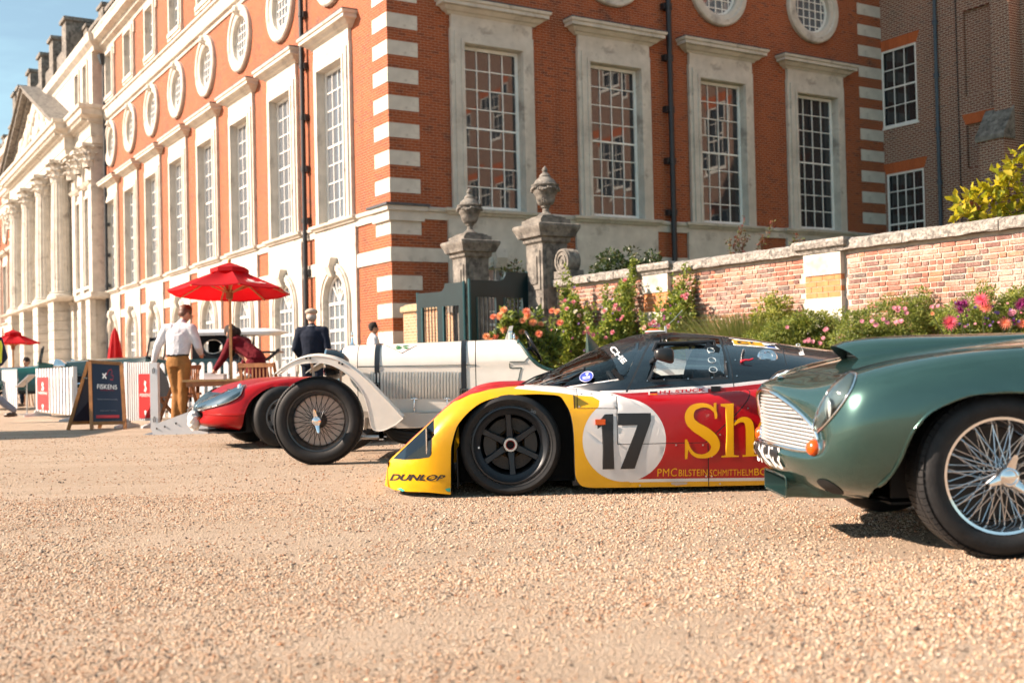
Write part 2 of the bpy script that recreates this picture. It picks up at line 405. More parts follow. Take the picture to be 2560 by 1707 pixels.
# --- main window meshes (z measured from the ground, x = 0 at the middle)
HW, Z0, Z1 = 0.90, 5.03, 9.42
mb = MB()
for (w, d, zt) in ((0.41, 0.10, 0.41), (0.30, 0.145, 0.30), (0.12, 0.175, 0.12)):
    yb = 0.42
    e = {0.41: 0.0, 0.30: 0.012, 0.12: 0.024}[w]; y1 = yb if w == 0.41 else -d+0.05
    mb.box(-HW-w, -HW-e, -d, y1, Z0-0.06+e, Z1+e); mb.box(HW+e, HW+w, -d, y1, Z0-0.06+e, Z1+e)
    mb.box(-HW-w-e*0.1, HW+w+e*0.1, -d-0.002, y1-0.003, Z1+e, Z1+zt)
WIN_SURR = mb.mesh('window', STONE)
mb = MB(); mb.box(-1.28, 1.28, -0.10, 0.05, Z1+0.41, Z1+0.78)
stack_cornice(mb, -1.27, 1.27, [(0.11, Z1+0.76), (0.16, Z1+0.82), (0.22, Z1+0.84), (0.30, Z1+0.93), (0.40, Z1+0.95), (0.40, Z1+1.04), (0.44, Z1+1.06), (0.46, Z1+1.13)])
mb.box(-1.72, 1.72, -0.45, 0.05, Z1+1.131, Z1+1.17, 1)
WIN_CORN = mb.mesh('window_cornice', [STONE, LEAD])
mb = MB(); stack_cornice(mb, -1.37, 1.37, [(0.12, Z0-0.20), (0.16, Z0-0.14), (0.22, Z0-0.12), (0.24, Z0-0.05), (0.18, Z0-0.03)])
mb.box(-HW, HW, -0.05, 0.40, Z0-0.06, Z0)
WIN_SILL = mb.mesh('window_sill', STONE)
YS = 0.09
def sash(hw, z0, z1, cols, rows, fr=0.085, bar=0.027, meet=None, arch=None):
    m = MB()
    m.box(-hw, -hw+fr, YS, YS+0.10, z0, z1); m.box(hw-fr, hw, YS, YS+0.10, z0, z1)
    m.box(-hw+fr, hw-fr, YS, YS+0.10, z0, z0+fr); m.box(-hw+fr, hw-fr, YS, YS+0.10, z1-fr, z1)
    W_, H_ = 2*(hw-fr), z1-z0-2*fr; cells = []
    for i in range(1, cols): x = -hw+fr+W_*i/cols; m.box(x-bar/2, x+bar/2, YS+0.02, YS+0.07, z0+fr, z1-fr)
    for j in range(1, rows):
        z = z0+fr+H_*j/rows; b = bar/2*(1.9 if meet == j else 1)
        m.box(-hw+fr, hw-fr, YS+(0.015 if meet == j else 0.023), YS+0.066, z-b, z+b)
    for i in range(cols):
        for j in range(rows):
            cells.append((-hw+fr+W_*(i+0.5)/cols, z0+fr+H_*(j+0.5)/rows))
    return m, cells, (W_/cols, H_/rows)
mb, CELLS, CSZ = sash(HW, Z0, Z1, 4, 8, meet=4)
WIN_SASH = mb.mesh('sash_frame', WHITEP)
mb = MB(); mb.box(-CSZ[0]/2, CSZ[0]/2, -0.004, 0.004, -CSZ[1]/2, CSZ[1]/2)
PANE_ME = mb.mesh('pane', PANE); PANE_ML = mb.mesh('pane', PANE_SKY)
def glaze(cells, sz, name='glazing', mt=None):
    m = MB(); r_ = random.Random(5)
    for cx, cz in cells:
        a, b = r_.uniform(-.012, .012), r_.uniform(-.012, .012)
        m.add([(cx-sz[0]/2, YS+0.05-a*sz[0], cz-sz[1]/2), (cx+sz[0]/2, YS+0.05+a*sz[0], cz-sz[1]/2), (cx+sz[0]/2, YS+0.05+a*sz[0]+b*sz[1], cz+sz[1]/2), (cx-sz[0]/2, YS+0.05-a*sz[0]+b*sz[1], cz+sz[1]/2)], [(0,1,2,3)])
    return m.mesh(name, mt or PANE)
WIN_GLAZE = glaze(CELLS, CSZ, mt=PANE_SKY)
PANES_LEFT = [290]
def main_window(ang, x, singles, pan=PANES_LEFT):
    w = pl('window', WIN_SURR, None, ang, x)
    pl('window_cornice', WIN_CORN, None, ang, parent=w); pl('window_sill', WIN_SILL, None, ang, parent=w); pl('sash_frame', WIN_SASH, None, ang, parent=w)
    if singles and pan[0] >= len(CELLS):
        pan[0] -= len(CELLS)
        for cx, cz in CELLS:
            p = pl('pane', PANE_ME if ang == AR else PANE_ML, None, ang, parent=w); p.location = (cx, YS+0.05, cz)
            p.rotation_euler = (rnd.uniform(-.010, .010), 0, rnd.uniform(-.010, .010))
    else: pl('glazing', WIN_GLAZE, None, ang, parent=w)
# --- round window
OZ, OR_ = 12.32, 0.78
mb = MB()
mb.lathe([(OR_, 0.40), (OR_, -0.06), (OR_+0.06, -0.10), (OR_+0.14, -0.10), (OR_+0.18, -0.15), (OR_+0.33, -0.15), (OR_+0.37, -0.11), (OR_+0.37, 0.02)], 40, (0, 0, OZ), 'y')
mb.lathe([(0.0, -0.26), (0.13, -0.22), (0.19, -0.08), (0.2, 0.0)], 10, (0, -0.04, OZ+OR_+0.22), 'y')     # carved keystone mask
mb.lathe([(0.0, -0.30), (0.06, -0.27), (0.08, -0.18)], 8, (0, -0.04, OZ+OR_+0.16), 'y')
OC_SURR = mb.mesh('round_window', STONE, 40)
mb = MB(); mb.lathe([(OR_-0.07, YS-0.01), (OR_-0.07, YS+0.05), (OR_+0.02, YS+0.05), (OR_+0.02, YS-0.01), (OR_-0.07, YS-0.01)], 40, (0, 0, OZ), 'y')
for k in range(-2, 3):
    c = k*0.27; h = math.sqrt(max(0.0, (OR_-0.05)**2-c*c)); mb.box(c-0.014, c+0.014, YS, YS+0.04, OZ-h, OZ+h); mb.box(-h, h, YS+0.003, YS+0.037, OZ+c-0.014, OZ+c+0.014)
OC_SASH = mb.mesh('sash_frame', WHITEP)
mb = MB(); mb.lathe([(0.0, YS+0.03), (OR_, YS+0.03)], 40, (0, 0, OZ), 'y'); OC_GLASS = mb.mesh('glazing', PANE_SKY)
def oculus(ang, x):
    w = pl('round_window', OC_SURR, None, ang, x)
    pl('sash_frame', OC_SASH, None, ang, parent=w); pl('glazing', OC_GLASS, None, ang, parent=w)
# --- attic window
AHW, AZ0, AZ1 = 0.66, 14.78, 16.85
mb = MB()
for w, d in ((0.28, 0.10), (0.17, 0.15)):
    yb = 0.42 if w == 0.28 else 0.0
    e = 0.0 if w == 0.28 else 0.012; yb = 0.42 if w == 0.28 else -0.06
    mb.box(-AHW-w, -AHW-e, -d, yb, AZ0+e, AZ1+e); mb.box(AHW+e, AHW+w, -d, yb, AZ0+e, AZ1+e); mb.box(-AHW-w-e, AHW+w+e, -d-0.002, yb-0.003, AZ1+e, AZ1+w)
    mb.box(-AHW-w-0.05, AHW+w+0.05, -d-0.04, yb-0.005, AZ0-w, AZ0+e-0.002)
mb.box(-AHW-0.42, -AHW-0.281, -0.09, 0.02, AZ1-0.25, AZ1+0.28); mb.box(AHW+0.281, AHW+0.42, -0.09, 0.02, AZ1-0.25, AZ1+0.28)
AT_SURR = mb.mesh('attic_window', STONE)
mb, c_, s_ = sash(AHW, AZ0, AZ1, 3, 4, 0.07, 0.028, 2); AT_SASH = mb.mesh('sash_frame', WHITEP); AT_GL = glaze(c_, s_, mt=PANE_SKY)
def attic(ang, x):
    w = pl('attic_window', AT_SURR, None, ang, x); pl('sash_frame', AT_SASH, None, ang, parent=w); pl('glazing', AT_GL, None, ang, parent=w)
# --- ground floor: stone bay with an arched window
BH, BZ = 1.47, 4.72
ARH, ASP, AB0 = 0.80, 2.70, 0.75
arch_hole = [(-ARH, AB0)] + [(ARH*math.cos(a), ASP+ARH*math.sin(a)) for a in [math.pi - math.pi*k/20 for k in range(21)]] + [(ARH, AB0)]
mb = MB(); sheet(mb, [(-BH, 0.0), (BH, 0.0), (BH, BZ), (-BH, BZ)], [arch_hole], -0.08)
n_ = len(arch_hole)
mb.add([(x, -0.08, z) for x, z in arch_hole] + [(x, 0.42, z) for x, z in arch_hole], [(i, (i+1) % n_, n_+(i+1) % n_, n_+i) for i in range(n_)])
mb.box(-BH, -BH+0.001, -0.08, 0.1, 0, BZ); mb.box(BH-0.001, BH, -0.08, 0.1, 0, BZ)
def arch_ring(m, r0, r1, y0, y1, zj):
    pts = lambda r_: [(-r_, zj)] + [(r_*math.cos(a), ASP+r_*math.sin(a)) for a in [math.pi - math.pi*k/20 for k in range(21)]] + [(r_, zj)]
    a, b = pts(r0), pts(r1)
    m.loft([[(p[0], y1, p[1]) for p in a], [(p[0], y0, p[1]) for p in a], [(p[0], y0, p[1]) for p in b], [(p[0], y1, p[1]) for p in b]], closed=False)
arch_ring(mb, ARH+0.002, ARH+0.30, -0.15, -0.08, AB0); arch_ring(mb, ARH+0.10, ARH+0.24, -0.19, -0.14, AB0)
mb.loft([[(-0.13, -0.09, 3.42), (0.13, -0.09, 3.42), (0.13, -0.24, 3.42), (-0.13, -0.24, 3.42)], [(-0.17, -0.09, 3.7), (0.17, -0.09, 3.7), (0.17, -0.36, 3.7), (-0.17, -0.36, 3.7)],
         [(-0.20, -0.09, 3.95), (0.20, -0.09, 3.95), (0.20, -0.30, 3.95), (-0.20, -0.30, 3.95)]], 0, True, True)
mb.box(-1.0, 1.0, -0.2, 0.0, AB0-0.15, AB0)
BAY = mb.mesh('stone_bay', STONE)
mb, c_, s_ = sash(ARH-0.02, AB0, ASP, 4, 5, 0.07, 0.036, 3)
arcp = [((ARH-0.05)*math.cos(a), YS+0.04, ASP+(ARH-0.05)*math.sin(a)) for a in [math.pi*k/20 for k in range(21)]]
mb.tube(arcp, 0.045, 6); mb.tube([(p[0]*0.55, p[1], ASP+(p[2]-ASP)*0.55) for p in arcp], 0.016, 5)
for a in (45, 67, 90, 113, 135): mb.beam((0, YS+0.04, ASP), (0.75*math.cos(R(a)), YS+0.04, ASP+0.75*math.sin(R(a))), 0.028, 0.04, up=(0,1,0))
mb.v = [(v[0], v[1]-0.07, v[2]) for v in mb.v]; AR_SASH = mb.mesh('sash_frame', WHITEP)
gl = MB(); 
for cx, cz in c_: gl.box(cx-s_[0]/2, cx+s_[0]/2, YS+0.045, YS+0.05, cz-s_[1]/2, cz+s_[1]/2)
gl.lathe([(0.0, YS+0.05), (ARH, YS+0.05)], 20, (0, 0, ASP), 'y', a0=0.0, a1=math.pi); gl.v = [(v[0], v[1]-0.07, v[2]) for v in gl.v]; AR_GL = gl.mesh('glazing', PANE_SKY)
def bay(ang, x):
    w = pl('stone_bay', BAY, None, ang, x); pl('sash_frame', AR_SASH, None, ang, parent=w); pl('glazing', AR_GL, None, ang, parent=w)
rect = lambda x0, x1, z0, z1: [(x0, z0), (x1, z0), (x1, z1), (x0, z1)]
def brick_wall(name, ang, x0, x1, centres, top=TOPZ):
    holes = []
    for c in centres:
        holes += [rect(c-HW-0.2, c+HW+0.2, Z0-0.1, Z1+0.2), circle(c, OZ, OR_+0.15, 32), rect(c-AHW-0.1, c+AHW+0.1, AZ0-0.1, AZ1+0.1), rect(c-BH+0.01, c+BH-0.01, 0.3, BZ-0.02)]
    m = MB(); sheet(m, rect(x0, x1, 0, top), holes); pl(name, m, BRICK, ang)
    # stone bands between the bays
    cuts = sorted([x0, x1] + sum([[c-BH, c+BH] for c in centres], []))
    for a, b in zip(cuts[::2], cuts[1::2]):
        if b-a > 0.05:
            m = MB(); m.box(a, b, -0.045, 0.02, 3.55, 3.91); pl('stone_band', m, STONE, ang)
            m = MB(); m.box(a, b, -0.07, 0.02, 0.0, 0.62); pl('plinth', m, STONE, ang)
    m = MB(); stack_cornice(m, x0, x1, [(0.05, BZ-0.05), (0.06, 4.86), (0.12, 4.88), (0.14, 4.95), (0.05, 5.0)]); pl('string_course', m, STONE, ang)
    m = MB(); stack_cornice(m, x0, x1, [(0.06, 13.50), (0.08, 13.62), (0.18, 13.66), (0.22, 13.80), (0.22, 14.12), (0.30, 14.16), (0.30, 14.24)]); pl('string_course', m, STONE, ang)
    m = MB(); stack_cornice(m, x0, x1, [(0.05, 17.2), (0.10, 17.35), (0.30, 17.45), (0.34, 17.6), (0.62, 17.7), (0.66, 17.95), (0.72, 18.05), (0.72, 18.12)]); pl('eaves_cornice', m, STONE, ang)
cR = [3.12 + 4.12*k for k in range(4)]
cL = [-(3.56 + 4.07*k) for k in range(8)]
S_PORT0, S_PORT1 = 33.9, 62.5
cL2 = [-(66.0 + 4.07*k) for k in range(6)]
brick_wall('brick_wall', AR, 0.0, LEN_R, cR)
brick_wall('brick_wall', AL, -S_PORT0, 0.0, cL)
brick_wall('brick_wall', AL, -LEN_L, -S_PORT1, cL2)
for c in cR: main_window(AR, c, True); oculus(AR, c); bay(AR, c); attic(AR, c)
for k, c in enumerate(cL): main_window(AL, c, k < 5); oculus(AL, c); bay(AL, c); attic(AL, c)
for c in cL2: main_window(AL, c, False); oculus(AL, c); attic(AL, c); bay(AL, c)
# quoins: stone blocks wrapping the corner, and the strip at the far right end
mb = MB(); mb.box(-0.018, 0.87, -0.018, 0.88, 0, 0.375); Q1 = mb.mesh('quoin', STONE)
mb = MB(); mb.box(LEN_R-1.15, LEN_R+0.02, -0.018, 0.1, 0, 0.375); Q2 = mb.mesh('quoin', STONE)
zq = [0.66, 1.37, 2.09, 2.81, 4.25] + [5.33 + 0.715*k for k in range(17)]
for z in zq:
    pl('quoin', Q1, None, AR, z=z); pl('quoin', Q2, None, AR, z=z)
mb = MB(); mb.box(-0.04, 0.9, -0.04, 0.9, 3.545, 3.915); mb.box(-0.1, 0.93, -0.1, 0.93, 4.6, 4.86); mb.box(-0.17, 1.0, -0.17, 1.0, 4.86, 4.98); mb.box(-0.22, 1.05, -0.22, 1.05, 4.98, 5.04, 1)
pl('corner_cap', mb, [STONE, LEAD], AR)
# downpipes
def pipe(ang, x, z0, z1, y=-0.16, parent=None, r_=0.075, head=False, col=IRON, name='downpipe', step=1.55):
    m = MB(); m.cyl((x, y, z0), (x, y, z1), r_, n=12)
    z = z0+0.6
    while z < z1: m.cyl((x, y, z-0.06), (x, y, z+0.06), r_*1.22, n=12); m.box(x-r_*1.9, x+r_*1.9, y+0.02, 0.01, z-0.09, z+0.09); z += step
    if head: m.loft([[(x-.12, -.05, z1-.5), (x+.12, -.05, z1-.5), (x+.12, -.3, z1-.5), (x-.12, -.3, z1-.5)], [(x-.26, -.02, z1), (x+.26, -.02, z1), (x+.26, -.42, z1), (x-.26, -.42, z1)]], 0, True, True)
    pl(name, m, col, ang, smooth=40) if parent is None else m.obj(name, col, parent)
pipe(AL, -5.62, 0.0, 17.3); pipe(AL, -33.0, 0.0, 17.0, head=True); pipe(AL, -64.0, 0.0, 17.0, head=True)
pipe(AR, 9.22, 0.0, 17.3, r_=0.085, y=-0.2)
# parapet with balustrade
mb = MB(); mb.box(-LEN_L, 0.4, 0.05, 0.45, 18.12, 18.42); mb.box(-LEN_L, 0.4, 0.02, 0.5, 19.35, 19.55); pl('balustrade_rail', mb, STONE_OLD, AL)
mb = MB(); x = -LEN_L
while x < 0: mb.lathe([(0.06, 18.42), (0.10, 18.6), (0.055, 18.95), (0.08, 19.2), (0.07, 19.35)], 6, (x, 0.25, 0)); x += 0.42
tag(pl('baluster_row', mb, STONE_OLD, AL, smooth=50), None, kind='stuff')
mb = MB(); mb.box(-0.55, 0.55, -0.05, 0.6, 18.12, 19.7); mb.box(-0.66, 0.66, -0.14, 0.7, 19.7, 19.86); mb.box(-0.35, 0.35, -0.07, 0.0, 18.5, 19.4)
PED = mb.mesh('parapet_pedestal', STONE_OLD)
for k in range(23): pl('parapet_pedestal', PED, None, AL, -(1.5+4.07*k))
# pedimented stone centre
mb = MB(); PO = -0.55
bw = [-35.5, -37.7]
bc = [-42.6, -48.0, -53.4]; bw2 = [-58.9, -61.1]
holes = [rect(c-0.5, c+0.5, 5.4, 10.0) for c in bw+bw2] + [rect(c-0.9, c+0.9, 5.4, 10.4) for c in bc] + [rect(c-0.5, c+0.5, 14.9, 17.0) for c in bw+bw2]
sheet(mb, rect(-S_PORT1, -S_PORT0, 0, 18.1), holes, PO)
mb.box(-S_PORT0-0.001, -S_PORT0, PO, 0.1, 0, 18.1)
pl('portico_wall', mb, STONE, AL)
for c in bw+bw2+bc:
    h = 0.9 if c in bc else 0.5
    for (z0, z1) in ((5.4, 10.4 if c in bc else 10.0), (14.9, 17.0)):
        if z0 > 14 and c in bc: continue
        m = MB(); m.box(c-h-0.16, c-h, PO-0.08, PO+0.45, z0, z1); m.box(c+h, c+h+0.16, PO-0.08, PO+0.45, z0, z1); m.box(c-h-0.16, c+h+0.16, PO-0.08, PO+0.45, z1, z1+0.16); m.box(c-h-0.2, c+h+0.2, PO-0.14, PO+0.4, z0-0.16, z0)
        w = pl('portico_window', m, STONE, AL)
        if z0 < 14: m2 = MB(); stack_cornice(m2, c-h-0.2, c+h+0.2, [(-PO+0.08, z1+0.5), (-PO+0.2, z1+0.6), (-PO+0.3, z1+0.75)], 0.0); pl('window_cornice', m2, STONE, AL, parent=w)
        m3 = MB(); m3.box(c-h, c+h, PO+0.3, PO+0.32, z0, z1); g = pl('glazing', m3, PANE, AL, parent=w)
        m4 = MB()
        for i in (-1, 0, 1): m4.box(c+i*h*0.5-0.02, c+i*h*0.5+0.02, PO+0.26, PO+0.3, z0, z1)
        for j in range(1, 7): m4.box(c-h, c+h, PO+0.262, PO+0.302, z0+(z1-z0)*j/7-0.02, z0+(z1-z0)*j/7+0.02)
        pl('sash_frame', m4, WHITEP, AL, parent=w)
def capital(m, x, y, z0, r_):
    "corinthian capital: bell, two rows of curling leaves, volutes and abacus"
    m.lathe([(r_*0.9, z0), (r_*0.92, z0+0.5), (r_*1.25, z0+1.05)], 16, (x, y, 0))
    for row, (zz, n, h, out) in enumerate(((z0+0.02, 10, 0.42, 0.16), (z0+0.34, 10, 0.42, 0.24), (z0+0.7, 8, 0.35, 0.36))):
        for k in range(n):
            a = 2*math.pi*(k+0.5*row)/n; c, s = math.cos(a), math.sin(a); w = r_*0.30
            t = (-s*w, c*w)
            L = []
            for (rr, z) in ((r_*0.95, zz), (r_*1.04, zz+h*0.6), (r_+out, zz+h), (r_+out+0.04, zz+h*0.82)):
                q = 1.0 if z < zz+h*0.9 else 0.6
                L.append([(x+c*rr-t[0]*q, y+s*rr-t[1]*q, z), (x+c*(rr+0.05), y+s*(rr+0.05), z), (x+c*rr+t[0]*q, y+s*rr+t[1]*q, z)])
            m.loft(L, closed=False)
    m.box(x-r_*1.45, x+r_*1.45, y-r_*1.45, y+r_*1.45, z0+1.05, z0+1.22)
for s in (40.0, 45.3, 50.7, 56.0):
    m = MB(); y = PO-0.55
    prof = []
    n = 40; z0, z1, r0 = 5.1, 11.4, 0.56
    loops = []
    for zz, f in ((z0+0.3, 1.0), (z0+2.5, 1.0), (z1, 0.86)):
        loops.append([(-s + r0*f*(1 - (0.055 if (k % 2) else 0.0))*math.cos(2*math.pi*k/n), y + r0*f*(1-(0.055 if (k % 2) else 0.0))*math.sin(2*math.pi*k/n), zz) for k in range(n)])
    m.loft(loops)
    m.lathe([(0.80, z0-0.12), (0.80, z0), (0.74, z0+0.02), (0.74, z0+0.12), (0.62, z0+0.18), (0.66, z0+0.26), (0.57, z0+0.30)], 20, (-s, y, 0))
    c_o = pl('column', m, STONE, AL, smooth=25)
    m = MB(); capital(m, -s, y, 11.4, 0.48); pl('capital', m, STONE, AL, parent=c_o)
    m = MB()                                                     # rusticated pier below, block by block
    for j in range(9):
        m.box(-s-0.85, -s+0.85, PO-1.15, PO, 0.15+j*0.52, 0.15+j*0.52+0.48)
    m.box(-s-0.8, -s+0.8, PO-1.1, PO, 0, 4.95); stack_cornice(m, -s-0.85, -s+0.85, [(1.7, 4.80), (1.85, 4.9), (1.9, 5.0)], 0.0)
    pl('rusticated_pier', m, STONE, AL)
for s in (34.3, 36.6, 38.7, 57.8, 60.0, 62.2):
    m = MB(); m.box(-s-0.4, -s+0.4, PO-0.14, PO, 5.0, 11.4); p_ = pl('pilaster', m, STONE, AL)
    m = MB(); capital(m, -s, PO-0.05, 11.4, 0.36); pl('capital', m, STONE, AL, parent=p_)
    m = MB()
    for j in range(9): m.box(-s-0.5, -s+0.5, PO-0.3, PO, 0.15+j*0.52, 0.15+j*0.52+0.48)
    m.box(-s-0.47, -s+0.47, PO-0.27, PO, 0, 4.9); stack_cornice(m, -s-0.5, -s+0.5, [(0.85, 4.62), (0.97, 4.7), (1.0, 4.95)], 0.0)
    pl('rusticated_pier', m, STONE, AL)
def entab(x0, x1, o):
    m = MB(); stack_cornice(m, x0, x1, [(o, 12.6), (o+0.04, 12.95), (o+0.08, 12.97), (o+0.08, 13.6), (o+0.2, 13.65), (o+0.25, 13.8), (o+0.6, 13.95), (o+0.65, 14.2), (o+0.75, 14.25), (o+0.78, 14.42)], 0.0)
    x = x0-o*0.5
    while x < x1+o*0.5: m.box(x, x+0.2, -o-0.5, -o, 13.72, 13.94); x += 0.4
    return m
pl('entablature', entab(-S_PORT1, -S_PORT0-0.4, 0.65), STONE, AL)
pl('entablature', entab(-57.0, -39.0, 1.2), STONE, AL)
mb = MB(); xa, xb, xm, zb, za = -58.6, -37.4, -48.0, 14.43, 18.6
mb.prism([(xa+1.2, zb), (xb-1.2, zb), (xm, za-0.75)], -1.25, -0.3)
pe = pl('pediment', mb, STONE, AL)
for (a, b) in (((xa, zb), (xm, za)), ((xb, zb), (xm, za))):
    m = MB(); d = Vector((b[0]-a[0], b[1]-a[1])).normalized(); nn = Vector((-d.y, d.x)); nn = nn if nn.y > 0 else -nn
    for (t0, t1, o) in ((-0.62, -0.38, 1.5), (-0.38, -0.12, 1.85), (-0.12, 0.0, 2.0)):
        m.prism([(a[0]+nn.x*t0, a[1]+nn.y*t0), (b[0]+nn.x*t0, b[1]+nn.y*t0), (b[0]+nn.x*t1, b[1]+nn.y*t1), (a[0]+nn.x*t1, a[1]+nn.y*t1)], -o, -0.2)
    pl('raking_cornice', m, STONE_OLD, AL, parent=pe)
mb = MB(); rs = random.Random(11)                                   # carved relief in the tympanum
for k in range(90):
    u = rs.uniform(-1, 1); h = rs.uniform(0, 1-abs(u)); c = (xm+u*8.2, -1.28, zb+0.3+h*2.7); q = rs.uniform(0.12, 0.34)
    mb.sphere(c, (q, 0.16, q*rs.uniform(0.8, 1.8)), 8, 6)
pl('carved_relief', mb, STONE, AL, parent=pe, smooth=60)
mb = MB()
for s in (39.5, 43.6, 47.5, 51.8, 56.5, 58.5): mb.box(-s-0.6, -s+0.6, -0.9, 0.5, 18.12, 20.3); mb.box(-s-0.72, -s+0.72, -1.02, 0.6, 20.3, 20.5)
mb.box(-58.5, -39, -0.7, 0.4, 18.12, 19.2); pl('attic_parapet', mb, STONE_OLD, AL)
mb = MB(); stack_cornice(mb, -S_PORT1, -S_PORT0, [(0.57, 17.3), (0.62, 17.5), (0.85, 17.7), (0.92, 18.1)], 0.0); pl('eaves_cornice', mb, STONE, AL)
# closing walls and roof so the block is solid
mb = MB()
c_, s_ = math.cos(AL), math.sin(AL)
def Lw(x, y): return (c_*x - s_*y, s_*x + c_*y)
A, B_, C_, D_ = Lw(0, 0.02), Lw(-LEN_L, 0.02), Lw(-LEN_L, LEN_R), Lw(0, LEN_R)
mb.add([(*p, 18.1) for p in (A, B_, C_, D_)], [(0, 1, 2, 3)])
mb.add([(*p, z) for p in (B_, C_, D_) for z in (0, 18.1)], [(0, 2, 3, 1), (2, 4, 5, 3)])
o = mb.obj('roof', LEAD, palace, loc=(0, 0, 0))

# ---------------------------------------------------------------- older brick wing at the right
EX, EY = CX + math.cos(AR)*LEN_R, CY + math.sin(AR)*LEN_R
wing = thing('brick_wing', 'dark plum brick wing with white sash windows behind the garden wall', 'building', (EX, EY, 0))
def wg(name, mb_, mats, x=0.0, y=0.0, z=0.0, parent=None):
    me = mb_ if isinstance(mb_, bpy.types.Mesh) else mb_.mesh(name, mats)
    o_ = bpy.data.objects.new(name, me); COL.objects.link(o_)
    if parent is None: o_.parent = wing; o_.rotation_euler = (0, 0, AL); o_.location = (math.cos(AL)*x - math.sin(AL)*y, math.sin(AL)*x + math.cos(AL)*y, z)
    else: o_.parent = parent
    return o_
WL = 42.0
wx = [(0.10, 1.62, 3.55, 7.05, 4, 6), (0.0, 1.45, 8.65, 11.3, 3, 4)]
blind = [(3.3, 4.25, 9.05, 11.8), (3.3, 4.2, 6.75, 8.15), (3.3, 4.2, 3.6, 5.35)]
wfar = [(x0, x0+1.5, z0, z1, 3, 4) for x0 in (7.5, 11.0, 14.5, 18.0, 21.5, 25.0, 28.5, 32.0, 35.5, 39.0) for z0, z1 in ((3.6, 6.8), (8.6, 11.2), (13.2, 15.6))]
mb = MB(); sheet(mb, rect(-0.3, WL, 0, 21.5), [rect(*w[:4]) for w in wx+wfar] + [rect(*b) for b in blind]); 
for (a, b, c, d) in blind:
    mb.box(a, b, 0.1, 0.12, c, d); mb.box(a, a+0.002, 0, 0.1, c, d); mb.box(b-0.002, b, 0, 0.1, c, d); mb.box(a, b, 0, 0.1, c, c+0.002); mb.box(a, b, 0, 0.1, d-0.002, d)
wg('brick_wall', mb, BRICK_OLD)
for (a, b, c, d, nc, nr) in wx+wfar:
    m, cells, sz = sash((b-a)/2, c, d, nc, nr, 0.07, 0.03, nr//2)
    m.box(-(b-a)/2-0.04, (b-a)/2+0.04, -0.06, 0.30, c-0.07, c)
    for q in range(len(m.v)): m.v[q] = (m.v[q][0], m.v[q][1]*0.32-0.02, m.v[q][2])
    w = wg('window', m, WHITEP, x=(a+b)/2)
    g = MB()
    for cx, cz in cells: g.box(cx-sz[0]/2, cx+sz[0]/2, 0.105, 0.11, cz-sz[1]/2, cz+sz[1]/2)
    wg('glazing', g, PANE, parent=w)
    m = MB(); m.prism([(-(b-a)/2-0.02, d), ((b-a)/2+0.02, d), ((b-a)/2+0.16, d+0.36), (-(b-a)/2-0.16, d+0.36)], -0.012, 0.05); wg('gauged_arch', m, BRICK_RUB, parent=w)
for (a, b, c, d) in blind[1:]:
    m = MB(); m.prism([(a-0.02, d), (b+0.02, d), (b+0.14, d+0.34), (a-0.14, d+0.34)], -0.012, 0.03); wg('gauged_arch', m, BRICK_RUB)
def wpipe(x, r_, z0, z1, col, y=-0.1, joints=True):
    m = MB(); m.cyl((x, y, z0), (x, y, z1), r_, n=10); z = z0+1.2
    while joints and z < z1: m.cyl((x, y, z-0.07), (x, y, z+0.07), r_*1.5, n=10); z += 1.75
    wg('downpipe' if joints else 'cable', m, col)
PIPEB = M('blue_grey_pipe', (0.05, 0.075, 0.10), 0.5, var=0.2); 
wpipe(2.3, 0.06, 0, 17, PIPEB); wpipe(3.05, 0.016, 0, 17, IRON, -0.03, False); wpipe(4.42, 0.03, 8.4, 17, M('verdigris_pipe', (0.05, 0.16, 0.15), 0.5), -0.06, False); wpipe(4.58, 0.06, 8.3, 17, PIPEB)
mb = MB(); mb.box(4.42, 5.3, -1.0, 0.0, 0, 7.35); mb.box(4.72, 5.3, -0.55, 0.0, 7.35, 21.5); bt = wg('buttress', mb, BRICK_OLD)
mb = MB(); mb.prism([(-1.06, 7.30), (-1.06, 7.44), (-0.50, 8.32), (-0.50, 7.30)], 4.36, 5.36, 'yz')
wg('sloped_coping', mb, STONE_OLD, parent=bt)
mb = MB(); c_, s_ = math.cos(AL), math.sin(AL)
mb.add([(c_*x - s_*y, s_*x + c_*y, z) for (x, y) in ((-0.3, 0.13), (WL, 0.13), (WL, 8.0), (-0.3, 8.0)) for z in (0, 21.5)], [(2, 4, 5, 3), (4, 6, 7, 5), (6, 0, 1, 7), (1, 3, 5, 7)])
mb.obj('roof', LEAD, wing, loc=(0, 0, 0))

# lawn of the walled garden behind the wall, unseen, added to cut bounced light
mb = MB(); dR3 = Vector((math.cos(TH), math.sin(TH), 0)); _g = Vector((math.sin(TH), -math.cos(TH), 0)); c0 = Vector((CX, CY, 0)) + dR3*0.4; mb.add([tuple(p + Vector((0, 0, 0.006))) for p in (c0, c0+dR3*18.2, c0+dR3*18.2+_g*41, c0+_g*41)], [(0, 1, 2, 3)])
tag(mb.obj('lawn', M('garden_lawn', (0.05, 0.085, 0.022), 0.95, var=0.3, vs=3, bump=0.4, bs=60)), 'lawn of the walled garden behind the brick wall, added unseen to cut bounced light', kind='structure')
